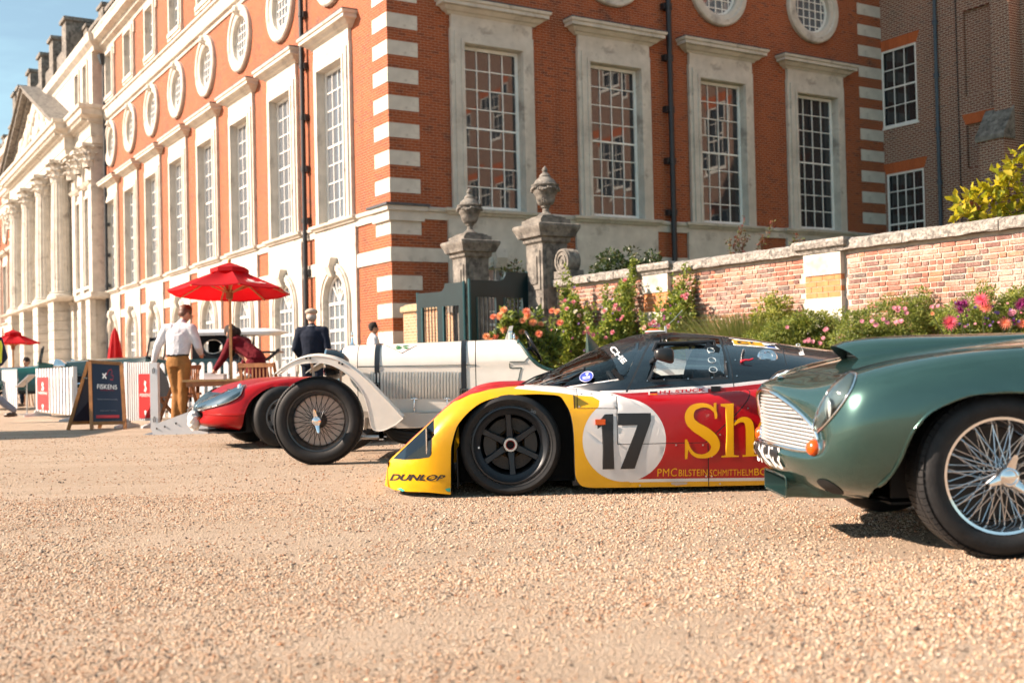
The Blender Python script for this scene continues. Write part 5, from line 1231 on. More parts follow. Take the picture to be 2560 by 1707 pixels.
def wire_wheel(parent, fr, cx, wf, rt, r_rim, width, side, spoke_mat, rim_mat, hub_mat, n=24, backing=None, ribs=0, ears=2, ear_len=0.062, ear0=1.9, rows=4):
    "fr: (x, w, z) -> world; wf: w of the outer face; the hub stands proud of it; parts: tyre, rim, spokes, hub, knock-off nut"
    g = lambda d: wf - side*d
    def lat(m, prof, seg, o=(0, 0)):
        k = len(m.v); L = []
        for r_, d in prof: L.append([fr(cx+r_*math.cos(2*math.pi*i/seg), g(d), rt+r_*math.sin(2*math.pi*i/seg)) for i in range(seg)])
        return m.loft(L)
    m = MB(); lat(m, [(r_rim+0.012, 0.035), (r_rim+0.014, 0.012), (r_rim+0.008, 0.004), (r_rim-0.003, 0.006), (r_rim-0.008, 0.02), (r_rim-0.018, 0.035), (r_rim-0.022, 0.07), (r_rim-0.035, 0.085), (r_rim-0.022, 0.12), (r_rim+0.01, 0.14)], 64)
    w = m.obj('wheel', rim_mat, parent, 40)
    m = MB(); T = rt
    prof = [(r_rim-0.004, 0.03), (r_rim+0.012, 0.004), (r_rim+(T-r_rim)*0.3, -0.012), (r_rim+(T-r_rim)*0.6, -0.012), (r_rim+(T-r_rim)*0.84, 0.004), (T-0.006, 0.022), (T, 0.04), (T+0.002, width*0.5), (T, width-0.04), (T-0.012, width-0.012), (r_rim+(T-r_rim)*0.5, width+0.01), (r_rim, width-0.01)]
    lat(m, prof, 80); m.obj('tyre', RUBBER, w, 40)
    if ribs:
        m = MB()
        for k in range(ribs):
            a = 2*math.pi*k/ribs; b = a+2*math.pi/ribs*0.86
            for (d0, d1, ra, rb) in ((0.0, 0.05, T*0.972, T+0.003), (width-0.05, width, T*0.972, T+0.003), (0.055, width-0.055, T-0.004, T+0.004)):
                L = [[fr(cx+r_*math.cos(q), g(d), rt+r_*math.sin(q)) for r_, d in ((ra, d0), (rb, d0+0.016 if d0 < 0.01 else d0), (rb, d1), (ra, d1))] for q in (a, b)]
                m.loft(L, 0, True, True)
        tag(m.obj('tread_blocks', RUBBER, w), None, kind='stuff')
    if backing is not None:
        m = MB(); bd = width*0.75 if rows > 2 else 0.105; lat(m, [(0.0, bd), (r_rim*0.84, bd), (r_rim*0.87, bd+0.01), (r_rim*0.87, width+0.03)], 40); m.obj('brake_drum', backing, w, 40)
    m = MB(); hd = -0.035; lat(m, [(0.032, hd), (0.036, 0.0), (0.042, 0.03), (0.05, 0.075), (0.062, 0.085), (0.07, 0.12), (0.0, 0.13)], 28); m.obj('hub', hub_mat, w, 40)
    m = MB(); r_h, rb = 0.036, r_rim-0.024
    for row, (d, rr, off, tw) in enumerate(((0.0, 0.034, 0.0, 0.62), (0.012, 0.037, 0.5, -0.62), (0.082, 0.060, 0.25, 0.40), (0.092, 0.064, 0.75, -0.40))[:rows]):
        for k in range(n):
            a = 2*math.pi*(k+off)/n; e = a+tw
            A_ = fr(cx+rr*math.cos(a), g(d), rt+rr*math.sin(a)); B2 = fr(cx+rb*math.cos(e), g(0.05 if row < 2 else 0.075), rt+rb*math.sin(e)); m.cyl(A_, B2, 0.0026, n=5, caps=False)
    tag(m.obj('spokes', spoke_mat, w, 60), None, kind='stuff')
    m = MB(); lat(m, [(0.040, -0.028), (0.041, -0.045), (0.037, -0.055), (0.030, -0.058), (0.027, -0.054), (0.018, -0.058), (0.0, -0.062)], 28)
    kn = m.obj('knock_off_nut', CHROME, w, 35)
    for k in range(ears):
        a = ear0+2*math.pi*k/ears; m = MB(); L = []
        for rr, hw, th, d in ((0.030, 0.020, 0.012, -0.042), (0.055, 0.015, 0.010, -0.052), (0.040+ear_len*0.8, 0.011, 0.007, -0.062), (0.040+ear_len, 0.006, 0.004, -0.066)):
            c = np.array([math.cos(a), math.sin(a)]); t = np.array([-c[1], c[0]])
            L.append([fr(cx+c[0]*rr+t[0]*q, g(d+dd), rt+c[1]*rr+t[1]*q) for q, dd in ((-hw, -th*.3), (0, -th), (hw, -th*.3), (hw, th), (-hw, th))])
        m.loft(L, 0, True, True); m.obj('ear', CHROME, kn, 50)
    return w

# ---------------------------------------------------------------- dark green grand tourer, nearest on the right
GX, GYC = 1.14, 5.30
fg = lambda x, w, z: Vector((GX+x, GYC-w, z)); fgi = lambda p: (p[0]-GX, GYC-p[1], p[2])
green = thing('green_coupe', 'dark metallic green vintage coupe with chrome grille and wire wheels in foreground', 'car', (GX+0.8, GYC, 0))
GRN = paint('metallic_green', (0.034, 0.086, 0.076), 0.24, 1.0, 0.6)
NA = [(0.030,0,.435),(0.045,.22,.430),(0.095,.40,.420),(0.135,.49,.422),(0.150,.525,.455),(0.148,.52,.50),(0.128,.475,.545),(0.105,.40,.585),(0.080,.31,.622),(0.060,.22,.650),(0.045,.12,.670),(0.040,0,.680)]
NB = [(0.005,0,.40),(0.020,.24,.395),(0.080,.45,.385),(0.135,.575,.40),(0.155,.615,.455),(0.155,.605,.525),(0.135,.54,.59),(0.110,.455,.63),(0.085,.35,.658),(0.060,.24,.682),(0.040,.12,.700),(0.035,0,.708)]
NB2 = [(0.040,0,.33),(0.060,.27,.33),(0.125,.50,.335),(0.175,.64,.39),(0.190,.685,.46),(0.190,.68,.55),(0.185,.635,.64),(0.175,.56,.69),(0.145,.43,.692),(0.115,.29,.70),(0.090,.14,.72),(0.085,0,.728)]
NC = [(0.13,0,.24),(0.15,.3,.24),(0.20,.55,.255),(0.235,.70,.36),(0.245,.755,.47),(0.250,.76,.59),(0.270,.735,.70),(0.285,.65,.765),(0.260,.50,.745),(0.220,.35,.728),(0.190,.18,.750),(0.180,0,.760)]
ND = [(0.32,0,.20),(0.34,.35,.20),(0.37,.62,.215),(0.40,.765,.34),(0.41,.812,.47),(0.42,.822,.60),(0.44,.80,.72),(0.45,.71,.80),(0.43,.57,.792),(0.41,.42,.775),(0.39,.21,.795),(0.38,0,.805)]
NE = [(0.58,0,.18),(0.58,.38,.18),(0.59,.66,.20),(0.60,.80,.33),(0.60,.838,.47),(0.61,.845,.61),(0.62,.825,.745),(0.63,.74,.83),(0.62,.60,.825),(0.61,.45,.812),(0.60,.23,.84),(0.60,0,.85)]
def nrow(x, top, fend, wmax=.845): return [(x,0,.18),(x,.40,.18),(x,.68,.20),(x,.81,.33),(x,wmax,.47),(x,wmax+.005,.61),(x,wmax-.02,.75),(x,.75,fend),(x,.62,fend+.0),(x,.46,fend+.01),(x,.24,top-.012),(x,0,top)]
net = [NA, NB, NB2, NC, ND, NE] + [nrow(.85, .875, .848), nrow(1.15, .90, .86), nrow(1.5, .925, .87), nrow(2.0, .95, .88, .83), nrow(2.6, .95, .88, .82), nrow(3.2, .94, .88, .83), nrow(3.8, .90, .84, .82), nrow(4.25, .80, .76, .74), nrow(4.45, .62, .6, .6)]
gb = Body(net, 14, 9, fg)
gp = [(2226,1236),(2250,1194),(2266,1148),(2281,1099),(2302,1062),(2333,1029),(2394,998),(2450,984),(2532,978)]
Yg = GYC-0.845
aL = [(lambda p: (p.x-GX, p.z))(P(x, y, Yg)) for x, y in gp]
AXG = P(2507, 1192, 4.52).x-GX
right = [(2*AXG-x+0.02, z) for x, z in aL[::-1]]
archg = spline(aL, 4)[:-1] + spline([aL[-1]] + right, 4) 
gb.cut(archg + [(archg[-1][0]-0.02, 0.0), (archg[0][0]+0.02, 0.0)], 0.55, 0.017)
ra_ = [(x+2.49, z) for x, z in archg]; gb.cut(ra_ + [(ra_[-1][0]-0.02, 0.0), (ra_[0][0]+0.02, 0.0)], 0.55, 0.017)
gb.mesh().obj('body', GRN, green, 60)
def wsurf(body, x, z):
    h = body.bvh.find_nearest(body.fr(x, 0.95, z)); return body_inv(body, h[0])
def lip(body, poly, r_, mat, parent, yfar, name='wheel_arch_lip'):
    pts = []
    for x, z in poly:
        o_ = body.fr(x, 2.0, z); d = (body.fr(x, 0, z)-o_).normalized(); h = None
        for dx, dz in ((0,0),(0,.01),(.01,.01),(-.01,.01),(0,.02),(-.02,.01),(.02,.01),(-.03,0),(.03,0)):
            h = body.bvh.ray_cast(body.fr(x+dx, 2.0, z+dz), d)
            if h[0] is not None: break
        if h[0] is not None: q = h[0]; pts.append(Vector((q.x, q.y, z)))
    m = MB(); m.tube(pts, r_, 6); m.obj(name, mat, parent, 60)
    return pts
lp = lip(gb, archg[1:-1], 0.007, GRN, green, None)
m = MB(); m.loft([[p for p in lp], [Vector((p.x, GYC-0.52, p.z+0.005)) for p in lp]], closed=False); m.obj('wheel_well', DARK, green, 60)
m = MB(); m.box(GX+0.45, GX+4.2, GYC-0.5, GYC+0.5, 0.19, 0.20); m.box(GX+AXG-0.36, GX+AXG+0.55, GYC-0.52, GYC-0.50, 0.22, 0.72); m.box(GX+AXG-0.36, GX+AXG+0.55, GYC+0.50, GYC+0.52, 0.19, 0.72); m.obj('chassis', DARK, green)
# cabin, off to the right
m = MB(); L = []
for x, hw, zt in ((1.45, .62, .90), (1.75, .60, 1.06), (2.1, .54, 1.24), (2.5, .54, 1.30), (3.0, .53, 1.26), (3.5, .5, 1.08), (3.9, .46, .90)):
    zb = 0.86; L.append([fg(x, -hw-.08, zb), fg(x, -hw, zb+(zt-zb)*.75), fg(x, -hw*.7, zt-.01), fg(x, 0, zt), fg(x, hw*.7, zt-.01), fg(x, hw, zb+(zt-zb)*.75), fg(x, hw+.08, zb)])
m.loft(L, closed=False); m.obj('cabin', M('dark_cabin_glass', (0.01, 0.012, 0.014), 0.05), green, 60)
# grille
GRM = M('grille_metal', (0.86, 0.85, 0.84), 0.35, 0.7)
gz = [(p[2], p[1]) for p in NA[4:]][::-1]
def ghw(z):
    tab = sorted([(q[2], q[1]) for q in NA[4:]]); zs = [t[0] for t in tab]; ws = [t[1] for t in tab]
    return float(np.interp(z, [0.41, 0.43]+zs, [0.46, 0.5]+ws))
gxs = lambda w: 0.045 + 0.105*(abs(w)/0.52)**1.7
for k in range(15):
    z = 0.436 + k*0.0162; hw = ghw(z)*0.985; zz = lambda w: z - 0.014*(abs(w)/0.5)**2*(1 if k < 8 else 0.3)
    m = MB(); m.loft([[fg(gxs(w)+d, w, zz(w)+e) for d, e in ((0.012, -0.0055), (0.0, -0.004), (-0.003, 0.0), (0.0, 0.004), (0.012, 0.0055))] for w in [-hw+2*hw*i/24 for i in range(25)]], 0, True, True)
    m.obj('grille_slat', GRM, green, 60)
m = MB()
for k in range(-24, 25):
    w = k*0.021; 
    zt = max([z for z in np.arange(0.44, 0.68, 0.004) if ghw(z) > abs(w)] + [0.44]); m.box(GX+gxs(w)+0.014, GX+gxs(w)+0.02, GYC-w-0.002, GYC-w+0.002, 0.43, zt)
tag(m.obj('grille_mesh_bars', GRM, green), None, kind='stuff')
m = MB(); m.loft([[fg(gxs(w)+0.05, w, 0.42), fg(gxs(w)+0.05, w, 0.69)] for w in [-0.55+0.05*i for i in range(23)]], closed=False); m.obj('grille_back', DARK, green)
row = gb.g[0]; ring = [gb.fr(*p) for p in row] + [gb.fr(p[0], -p[1], p[2]) for p in row[::-1]]
m = MB(); m.tube([p+Vector((-0.006, 0, 0)) for p in ring], 0.010, 8, closed=True); m.obj('grille_surround', CHROME, green, 60)
# lamps
hlp = [(2136,932),(2140,944),(2128,976),(2104,1014),(2074,1051),(2047,1078),(2037,1083),(2035,1066),(2044,1032),(2064,992),(2090,957),(2116,936)]
hlq = spline(hlp, 4, True)
m = gb.patch(hlq, 0.002); hd_o = m.obj('headlamp', M('headlamp_reflector', (0.16, 0.20, 0.20), 0.3, 0.6), green, 60); mh = mirror_world(m, fg, fgi).obj('headlamp', M('headlamp_reflector', (0, 0, 0)), green, 60)
c = gb.hit(2072, 1022, 0.003); mc = MB(); mc.sphere(c, (0.012, 0.040, 0.050), 16, 10); mc.obj('bulb_bowl', M('lamp_lens', (0.45, 0.5, 0.5), 0.12, 0.3), hd_o, 60); mirror_world(mc, fg, fgi).obj('bulb_bowl', M('lamp_lens', (0, 0, 0)), mh, 60)
COVER = glass_thin('lamp_cover', (0.75, 0.82, 0.83), 2.2)
m = gb.patch(hlq, 0.004, dome=0.022); m.obj('lamp_cover', COVER, hd_o, 60); mirror_world(m, fg, fgi).obj('lamp_cover', COVER, mh, 60)
m = MB(); m.tube([gb.hit(x, y, 0.004) for x, y in hlq], 0.0045, 8, closed=True); m.obj('lamp_rim', CHROME, hd_o, 60); mirror_world(m, fg, fgi).obj('lamp_rim', CHROME, mh, 60)
def indicator(par):
    c = gb.hit(2036, 1116); i = fgi(c); out = []
    mm = MB(); ax = Vector((-0.95, -0.28, 0.05)).normalized(); q = ax.to_track_quat('Z', 'Y').to_matrix().to_4x4()
    mm.lathe([(0.042, -0.02), (0.044, 0.008), (0.040, 0.016), (0.034, 0.014)], 24); mm.xf(Matrix.Translation(c) @ q); a = mm.obj('indicator', CHROME, par, 40)
    m2 = MB(); m2.lathe([(0.035, 0.012), (0.033, 0.026), (0.024, 0.038), (0.0, 0.043)], 20); m2.xf(Matrix.Translation(c) @ q); m2.obj('indicator_lens', AMBER, a, 60)
    b = mirror_world(mm, fg, fgi).obj('indicator', CHROME, par, 40); mirror_world(m2, fg, fgi).obj('indicator_lens', AMBER, b, 60)
indicator(green)
m = MB(); c = gb.hit(1950, 945, 0.004); m.sphere(c, (0.022, 0.05, 0.006), 14, 6); m.obj('nose_badge', CHROME, green, 60)
# bonnet scoop
m = MB(); L = []; bz = lambda x: float(np.interp(x, [.18, .38, .60, .85, 1.15, 1.5], [.755, .803, .848, .874, .899, .92]))
def sc_row(x, hw, h, t=0.0): return [fg(x + 0.10*(1-math.sin(a))*(1 if t else 0), hw*math.cos(a), bz(x)-0.01+h*abs(math.sin(a))**0.75) for a in [math.pi*k/18 for k in range(19)]]
rows = [(0.36, .135, .085), (0.41, .150, .092), (0.52, .165, .085), (0.7, .18, .066), (0.9, .19, .046), (1.15, .20, .026), (1.45, .20, .004)]
L = [sc_row(x, hw, h, 1) for x, hw, h in rows]; m.loft(L, closed=False); sc = m.obj('bonnet_scoop', GRN, green, 60)
m = MB(); m.loft([sc_row(0.36, .135, .085, 1), sc_row(0.40, .125, .076, 1), sc_row(0.62, .11, .06, 1)], closed=False); m.obj('scoop_throat', BLACKP, sc, 60)
m = MB()
for k in range(-5, 6): w = k*0.022; m.beam(fg(0.46, w, 0.80), fg(0.47, w, 0.885-abs(k)*0.006), 0.003, 0.003)
for k in range(5): m.beam(fg(0.46, -0.11+k*.006, 0.81+k*0.015), fg(0.46, 0.11-k*.006, 0.81+k*0.015), 0.003, 0.003)
tag(m.obj('scoop_grille', ALU, sc), None, kind='stuff')
m = MB(); m.add([fg(0.62, -.1, .79), fg(.62, .1, .79), fg(.62, .1, .9), fg(.62, -.1, .9)], [(0,1,2,3)]); m.obj('scoop_back', DARK, sc)
# cooling duct under the nose
m = MB(); X_ = lambda x: x-GX
def duct(x, w0, w1, z0, z1, r_=0.02): 
    pts = []
    for cx, cz, a0 in ((w1-r_, z1-r_, 0), (w0+r_, z1-r_, 90), (w0+r_, z0+r_, 180), (w1-r_, z0+r_, 270)):
        for k in range(4): a = R(a0+30*k); pts.append(fg(x, cx+r_*math.cos(a), cz+r_*math.sin(a)))
    return pts
o_ = [duct(X_(1.218), -.215, .215, .192, .290), duct(X_(1.26), -.205, .205, .192, .288), duct(X_(1.36), -.20, .20, .185, .28), duct(X_(1.47), -.27, .27, .19, .28), duct(X_(1.58), -.3, .3, .2, .28)]
i_ = [duct(X_(1.216), -.208, .208, .199, .283), duct(X_(1.36), -.18, .18, .195, .27)]
m.loft(o_); m.loft([o_[0], i_[0]]); m.loft(i_, 1); m.obj('cooling_duct', [GRN, M('duct_shade_green', (0.008, 0.03, 0.028), 0.5)], green, 40)  # inner green darkened: shade inside the duct put into the colour
m = MB(); m.tube(o_[0], 0.004, 6, closed=True); m.obj('duct_rim', GRN, green, 60)
m = gb.patch(spline([(2042,1201),(2062,1197),(2090,1212),(2110,1232),(2090,1233),(2062,1222)], 4, True), 0.003, 4); m.obj('brake_vent', DARK, green, 60)
def front(Y_, z, lift=0.006):
    h_ = gb.bvh.ray_cast(Vector((0, Y_, z)), Vector((1, 0, 0))); x = h_[0].x if h_[0] is not None else 1.2
    h2 = gb.bvh.ray_cast(Vector((0, 2*GYC-Y_, z)), Vector((1, 0, 0))); x = min(x, h2[0].x) if h2[0] is not None else x
    return Vector((x-lift, Y_, z))
m = MB(); L = [[front(GYC+.21-.025*i, z, .004) for z in (.345, .365, .385, .405, .425)] for i in range(19)]; m.loft(L, closed=False); m.obj('number_panel', LET_K, green, 60)
V, F = text_mesh('51 MHU', 1, .01); m = MB(); m.add([front(GYC+.25-.50*u, .322+.098*v, .009) for u, v in V], F); m.obj('number_plate_lettering', LET_W, green)
m = MB(); m.tube([gb.hit(x, y, 0.0005) for x, y in spline([(1985,925),(2010,926.5),(2045,932),(2075,936),(2105,934),(2135,925),(2180,912),(2250,897),(2350,883),(2450,875),(2556,869)], 5)], 0.0022, 5); m.obj('bonnet_shut_line', DARK, green)
m = MB(); m.loft([i_[1], [p+Vector((.004, 0, 0)) for p in i_[1]]], 0, True, True); m.obj('duct_shade_cap', DARK, green)  # plain dark cap standing for the shade deep in the duct
# wheels
SPK = M('spoke_silver', (0.55, 0.56, 0.58), 0.25, 1.0)
for x0 in (AXG, AXG+2.49):
    wire_wheel(green, fg, x0, GYC-4.51, 0.332, 0.227, 0.17, 1, SPK, CHROME, CHROME, 18, M('brake_rust', (0.06, 0.05, 0.045), 0.6, 0.5), ribs=72, ears=3, ear_len=0.05, ear0=0.35+math.pi/2-0.6)
    wire_wheel(green, lambda x, w, z: fg(x, -w, z), x0, GYC-4.51, 0.332, 0.227, 0.17, 1, SPK, CHROME, CHROME, 10, ears=3)
# ---------------------------------------------------------------- low red racing car behind the white one
RH = R(28.0); hR = Vector((-math.cos(RH), -math.sin(RH), 0)); nR_ = Vector((math.sin(RH), -math.cos(RH), 0)); CR = Vector((-2.41, 11.86, 0)) - nR_*0.70
# x runs backwards from the nose: x = 0.80 is the front axle
fr_ = lambda x, w, z: CR + hR*(0.80-x) + nR_*w + Vector((0, 0, z))
def fri(p): d = Vector(p)-CR; return (0.80-d.dot(hR), d.dot(nR_), d.z)
redc = thing('red_race_car', 'low bright red vintage racing car with faired headlamps, behind the white car', 'race car', tuple(CR), 0)
REDP = paint('bright_red_paint', (0.30, 0.0, 0.002), 0.32, 0.25); REDP.node_tree.nodes['Principled BSDF'].inputs['Specular IOR Level'].default_value = 0.25
def rrow(x, w, zb, zt, fend, b=0.0): return [(x,0,zb),(x,w*.5,zb),(x,w*.86,zb+.02),(x,w*.97,zb+.09),(x,w*1.0,zb+.17),(x,w*.99,.40),(x,w*.97,.50),(x,w*.90,fend-.05),(x,w*.74,fend),(x,w*.55,fend-.02),(x,w*.3,zt),(x,0,zt)]
netR = [[(0.06,0,.32),(0.06,.06,.318),(0.065,.13,.32),(0.07,.17,.335),(0.075,.185,.35),(0.075,.185,.365),(0.075,.175,.38),(0.07,.15,.39),(0.065,.12,.396),(0.06,.09,.398),(0.06,.05,.40),(0.06,0,.40)],
        [(0.03,0,.285),(0.035,.10,.283),(0.05,.21,.285),(0.07,.27,.31),(0.08,.295,.345),(0.085,.30,.38),(0.08,.285,.41),(0.07,.25,.43),(0.06,.20,.44),(0.05,.15,.442),(0.045,.08,.443),(0.04,0,.443)],
        [(0.10,0,.235),(0.10,.20,.235),(0.12,.36,.24),(0.15,.45,.28),(0.165,.485,.335),(0.17,.49,.395),(0.165,.475,.45),(0.155,.43,.49),(0.14,.35,.505),(0.13,.25,.50),(0.12,.13,.495),(0.12,0,.495)],
        rrow(.30, .64, .195, .56, .615), rrow(.50, .74, .165, .60, .685), rrow(.80, .79, .155, .63, .742), rrow(1.1, .79, .15, .64, .755), rrow(1.5, .78, .16, .66, .74), rrow(2.0, .77, .17, .68, .71), rrow(2.6, .77, .17, .70, .76), rrow(3.2, .78, .2, .70, .78), rrow(3.7, .72, .26, .66, .70), rrow(3.95, .6, .34, .58, .6)]
rbody = Body(netR, 10, 8, fr_)
apx = [(616,1092),(616,1046),(620,1029),(628,1010),(642,993),(663.5,977.5),(684.5,968.5),(700,966)]
def r_side(px, py):
    w = 0.785
    for _ in range(4):
        d = P(px, py, 10.0)-Vector((0, 0, CAMH)); t = (w - (Vector((0, 0, CAMH))-CR).dot(nR_))/d.dot(nR_); q = Vector((0, 0, CAMH))+d*t
    i = fri(q); return (i[0], i[2])
aR = [r_side(*p) for p in apx]; ax0 = 0.80
archr = spline(aR + [(2*ax0-x+0.03, z) for x, z in aR[::-1]], 4)
rbody.cut(archr + [(archr[-1][0], 0.0), (archr[0][0], 0.0)], 0.5, 0.022)
rbody.mesh().obj('body', REDP, redc, 60)
lpr = lip(rbody, archr[1:-1], 0.006, REDP, redc, None)
m = MB(); m.loft([lpr, [p - nR_*0.3 for p in lpr]], closed=False); m.obj('wheel_well', DARK, redc, 60)
m = MB()
for w0, w1 in ((-.5, .5),): 
    for (x0, x1, z0, z1) in ((0.15, 3.6, 0.17, 0.18), (0.45, 1.2, 0.17, 0.62)):
        m.add([fr_(x0, w0, z0), fr_(x1, w0, z0), fr_(x1, w1, z0), fr_(x0, w1, z0), fr_(x0, w0, z1), fr_(x1, w0, z1), fr_(x1, w1, z1), fr_(x0, w1, z1)], [(0,3,2,1),(4,5,6,7),(0,1,5,4),(1,2,6,5),(2,3,7,6),(3,0,4,7)])
m.obj('chassis', DARK, redc)
hp = spline([(489,1022),(503,1006),(530,989.5),(558,977.5),(586,968),(610,961.5),(607,975),(600,990),(580,1003),(556,1011.5),(527,1019),(500,1024.5)], 4, True)
m = rbody.patch(hp, 0.012, 4); lampo = m.obj('headlamp_bowl', M('lamp_bay', (0.012, 0.035, 0.05), 0.5), redc, 60); mirror_world(m, fr_, fri).obj('headlamp_bowl', MATS['lamp_bay'], redc, 60)
m = rbody.patch(hp, 0.018, 4, 0.012); m.obj('headlamp_cover', glass_thin('lamp_fairing', (0.45, 0.55, 0.6), 0.45), lampo, 60)
m = MB(); m.tube([rbody.hit(x, y, 0.014) for x, y in hp], 0.006, 6, closed=True); m.obj('fairing_rim', ALU, lampo, 60)
m = MB(); c = rbody.hit(601, 972, 0.01); m.sphere(c, (0.03, 0.03, 0.05), 12, 8); m.obj('lamp_bulb', CHROME, lampo, 60)
# crease along the flank
m = MB(); pts = [rbody.hit(x, 1036.5+0.01*(x-495), 0.0015) for x in range(497, 616, 6)]; m.tube(pts, 0.006, 5); m.obj('flank_crease', REDP, redc, 60)
# nose lamp wrapped in clear film
m = MB(); c = fr_(0.02, 0.02, 0.30); rs = random.Random(2)
m.sphere(c, (0.07, 0.085, 0.105), 22, 16)
for i, v in enumerate(m.v):
    p = Vector(v)-c; f = 1+0.10*math.sin(9*math.atan2(p.z, p.y)+3*p.x*30)+rs.uniform(-.05, .05); m.v[i] = tuple(c+p*f)
m.obj('wrapped_nose_lamp', M('plastic_film', (0.72, 0.70, 0.68), 0.2, spec=0.8), redc, 50)
m = MB(); c = rbody.hit(488, 1042, 0.0); m.sphere(c, (0.03, 0.03, 0.03), 10, 8); m.obj('side_indicator', AMBER, redc, 60)
# steel wheels
def steel_wheel(fr2, x0, wf, rt, parent):
    def lat(m, prof, seg=56): return m.loft([[fr2(x0+r_*math.cos(2*math.pi*i/seg), wf-d, rt+r_*math.sin(2*math.pi*i/seg)) for i in range(seg)] for r_, d in prof])
    SW = M('grey_wheel_paint', (0.20, 0.215, 0.23), 0.4, 0.3)
    m = MB(); lat(m, [(.205, .03), (.207, .012), (.198, .004), (.19, .012), (.182, .03), (.176, .07), (.165, .075), (.14, .05), (.10, .045), (.07, .06), (.0, .06)]); w = m.obj('wheel', SW, parent, 35)
    m = MB(); lat(m, [(.20, .03), (.208, .004), (.25, -.012), (.29, -.006), (.312, .012), (rt, .035), (rt+.001, .16), (rt-.012, .19), (.25, .2), (.2, .18)]); m.obj('tyre', RUBBER, w, 40)
    for k in range(8):
        a = 2*math.pi*k/8; m = MB(); cx, cz = x0+.15*math.cos(a), rt+.15*math.sin(a)
        m.add([fr2(cx+.024*math.cos(a)*math.cos(t)-.032*math.sin(a)*math.sin(t), wf-.054, cz+.024*math.sin(a)*math.cos(t)+.032*math.cos(a)*math.sin(t)) for t in [2*math.pi*q/14 for q in range(14)]], [tuple(range(14))]); m.obj('cooling_hole', DARK, w)
    m = MB(); lat(m, [(.055, .058), (.05, .03), (.03, .02), (0, .018)], 20); m.obj('hub_cap', ALU, w, 40)
for x0 in (0.80, 3.15):
    steel_wheel(fr_, x0, 0.755, 0.325, redc); steel_wheel(lambda x, w, z: fr_(x, -w, z), x0, 0.755, 0.325, redc)
# ---------------------------------------------------------------- white open racing car of the thirties
WYC = 10.45
white = thing('white_race_car', 'cream white vintage open racing car with louvred bonnet and green clover badge', 'race car', (-1.67, WYC, 0))
CRM = paint('cream_white_paint', (0.70, 0.665, 0.605), 0.28, 0.6)
CRM2 = M('cream_chassis_paint', (0.55, 0.51, 0.46), 0.45, var=0.06)
LEATH = M('dark_green_leather', (0.008, 0.045, 0.038), 0.45, var=0.3, vs=30, bump=0.3, bs=120)
wx_ = lambda px, Y=10.1: P(px, 950, Y).x
top_t = [(P(x, y, WYC).x, P(x, y, WYC).z) for x, y in ((862,869),(870,864.5),(894,862.5),(1000,859),(1150,853),(1192,851.5),(1245,849.5),(1285,849))]
zt_ = lerp_curve(top_t)
XA, XB = top_t[0][0], wx_(1290, WYC)
hw_ = lerp_curve([(XA, .24), (wx_(895), .27), (wx_(1000), .31), (wx_(1192), .375), (wx_(1300), .42), (wx_(1420), .47), (wx_(1600), .50), (wx_(1750), .46), (wx_(1850), .34)])
ZL = 0.41
def wsec(x, zt, n=16, full=True):
    "right half of the bonnet's section from the bottom hem over the shoulder to the crown"
    h = hw_(x); r_ = min(h*0.95, 0.26); zs = zt-r_*0.92; pts = [(h*(1-0.03*((0.62-z)/0.25)**2), z) for z in np.linspace(ZL, zs, 7)]
    for a in np.linspace(0, math.pi/2, n)[1:]:
        c, s = math.cos(a)**0.8, math.sin(a)**0.9; pts.append(((h-r_)+(r_)*c if True else 0, zs+(zt-zs)*s))
    pts[-1] = (0.0, zt); k = len(pts)
    pts.insert(k-1, ((h-r_)*0.5, zt-0.003)); return pts
def wbody(name, x0, x1, n, mat=CRM, grow=0.0, topf=None):
    m = MB(); L = []
    for i in range(n+1):
        x = x0+(x1-x0)*i/n; s = wsec(x, (topf or zt_)(x)+grow); L.append([Vector((x, WYC-w-grow*(w > .02), z)) for w, z in s] + [Vector((x, WYC+w+grow*(w > .02), z)) for w, z in s[::-1][1:]])
    m.loft(L, closed=False); return m
xg = wx_(891)
wbody('radiator_shell', XA, xg-0.003, 4).obj('radiator_shell', CRM, white, 50)
s = wsec(XA, zt_(XA)); loop = [Vector((XA, WYC-w, z)) for w, z in s] + [Vector((XA, WYC+w, z)) for w, z in s[::-1][1:]]
m = MB(); m.loft([loop, [Vector((XA-0.035, WYC+(p.y-WYC)*0.93, 0.41+(p.z-0.41)*0.97)) for p in loop]], closed=False); m.obj('radiator_rim', M('blue_chrome_rim', (0.25, 0.36, 0.45), 0.12, 1.0), white, 50)
m = MB(); m.add([Vector((XA-0.01, p.y, p.z)) for p in loop], [tuple(range(len(loop)))]); m.obj('radiator_core', DARK, white)
x2 = wx_(1190)
wbody('bonnet', xg+0.003, x2-0.004, 14).obj('bonnet', CRM, white, 50)
wbody('panel_gap', XA+0.02, wx_(1285), 14, DARK, -0.006).obj('panel_gap', DARK, white, 50)
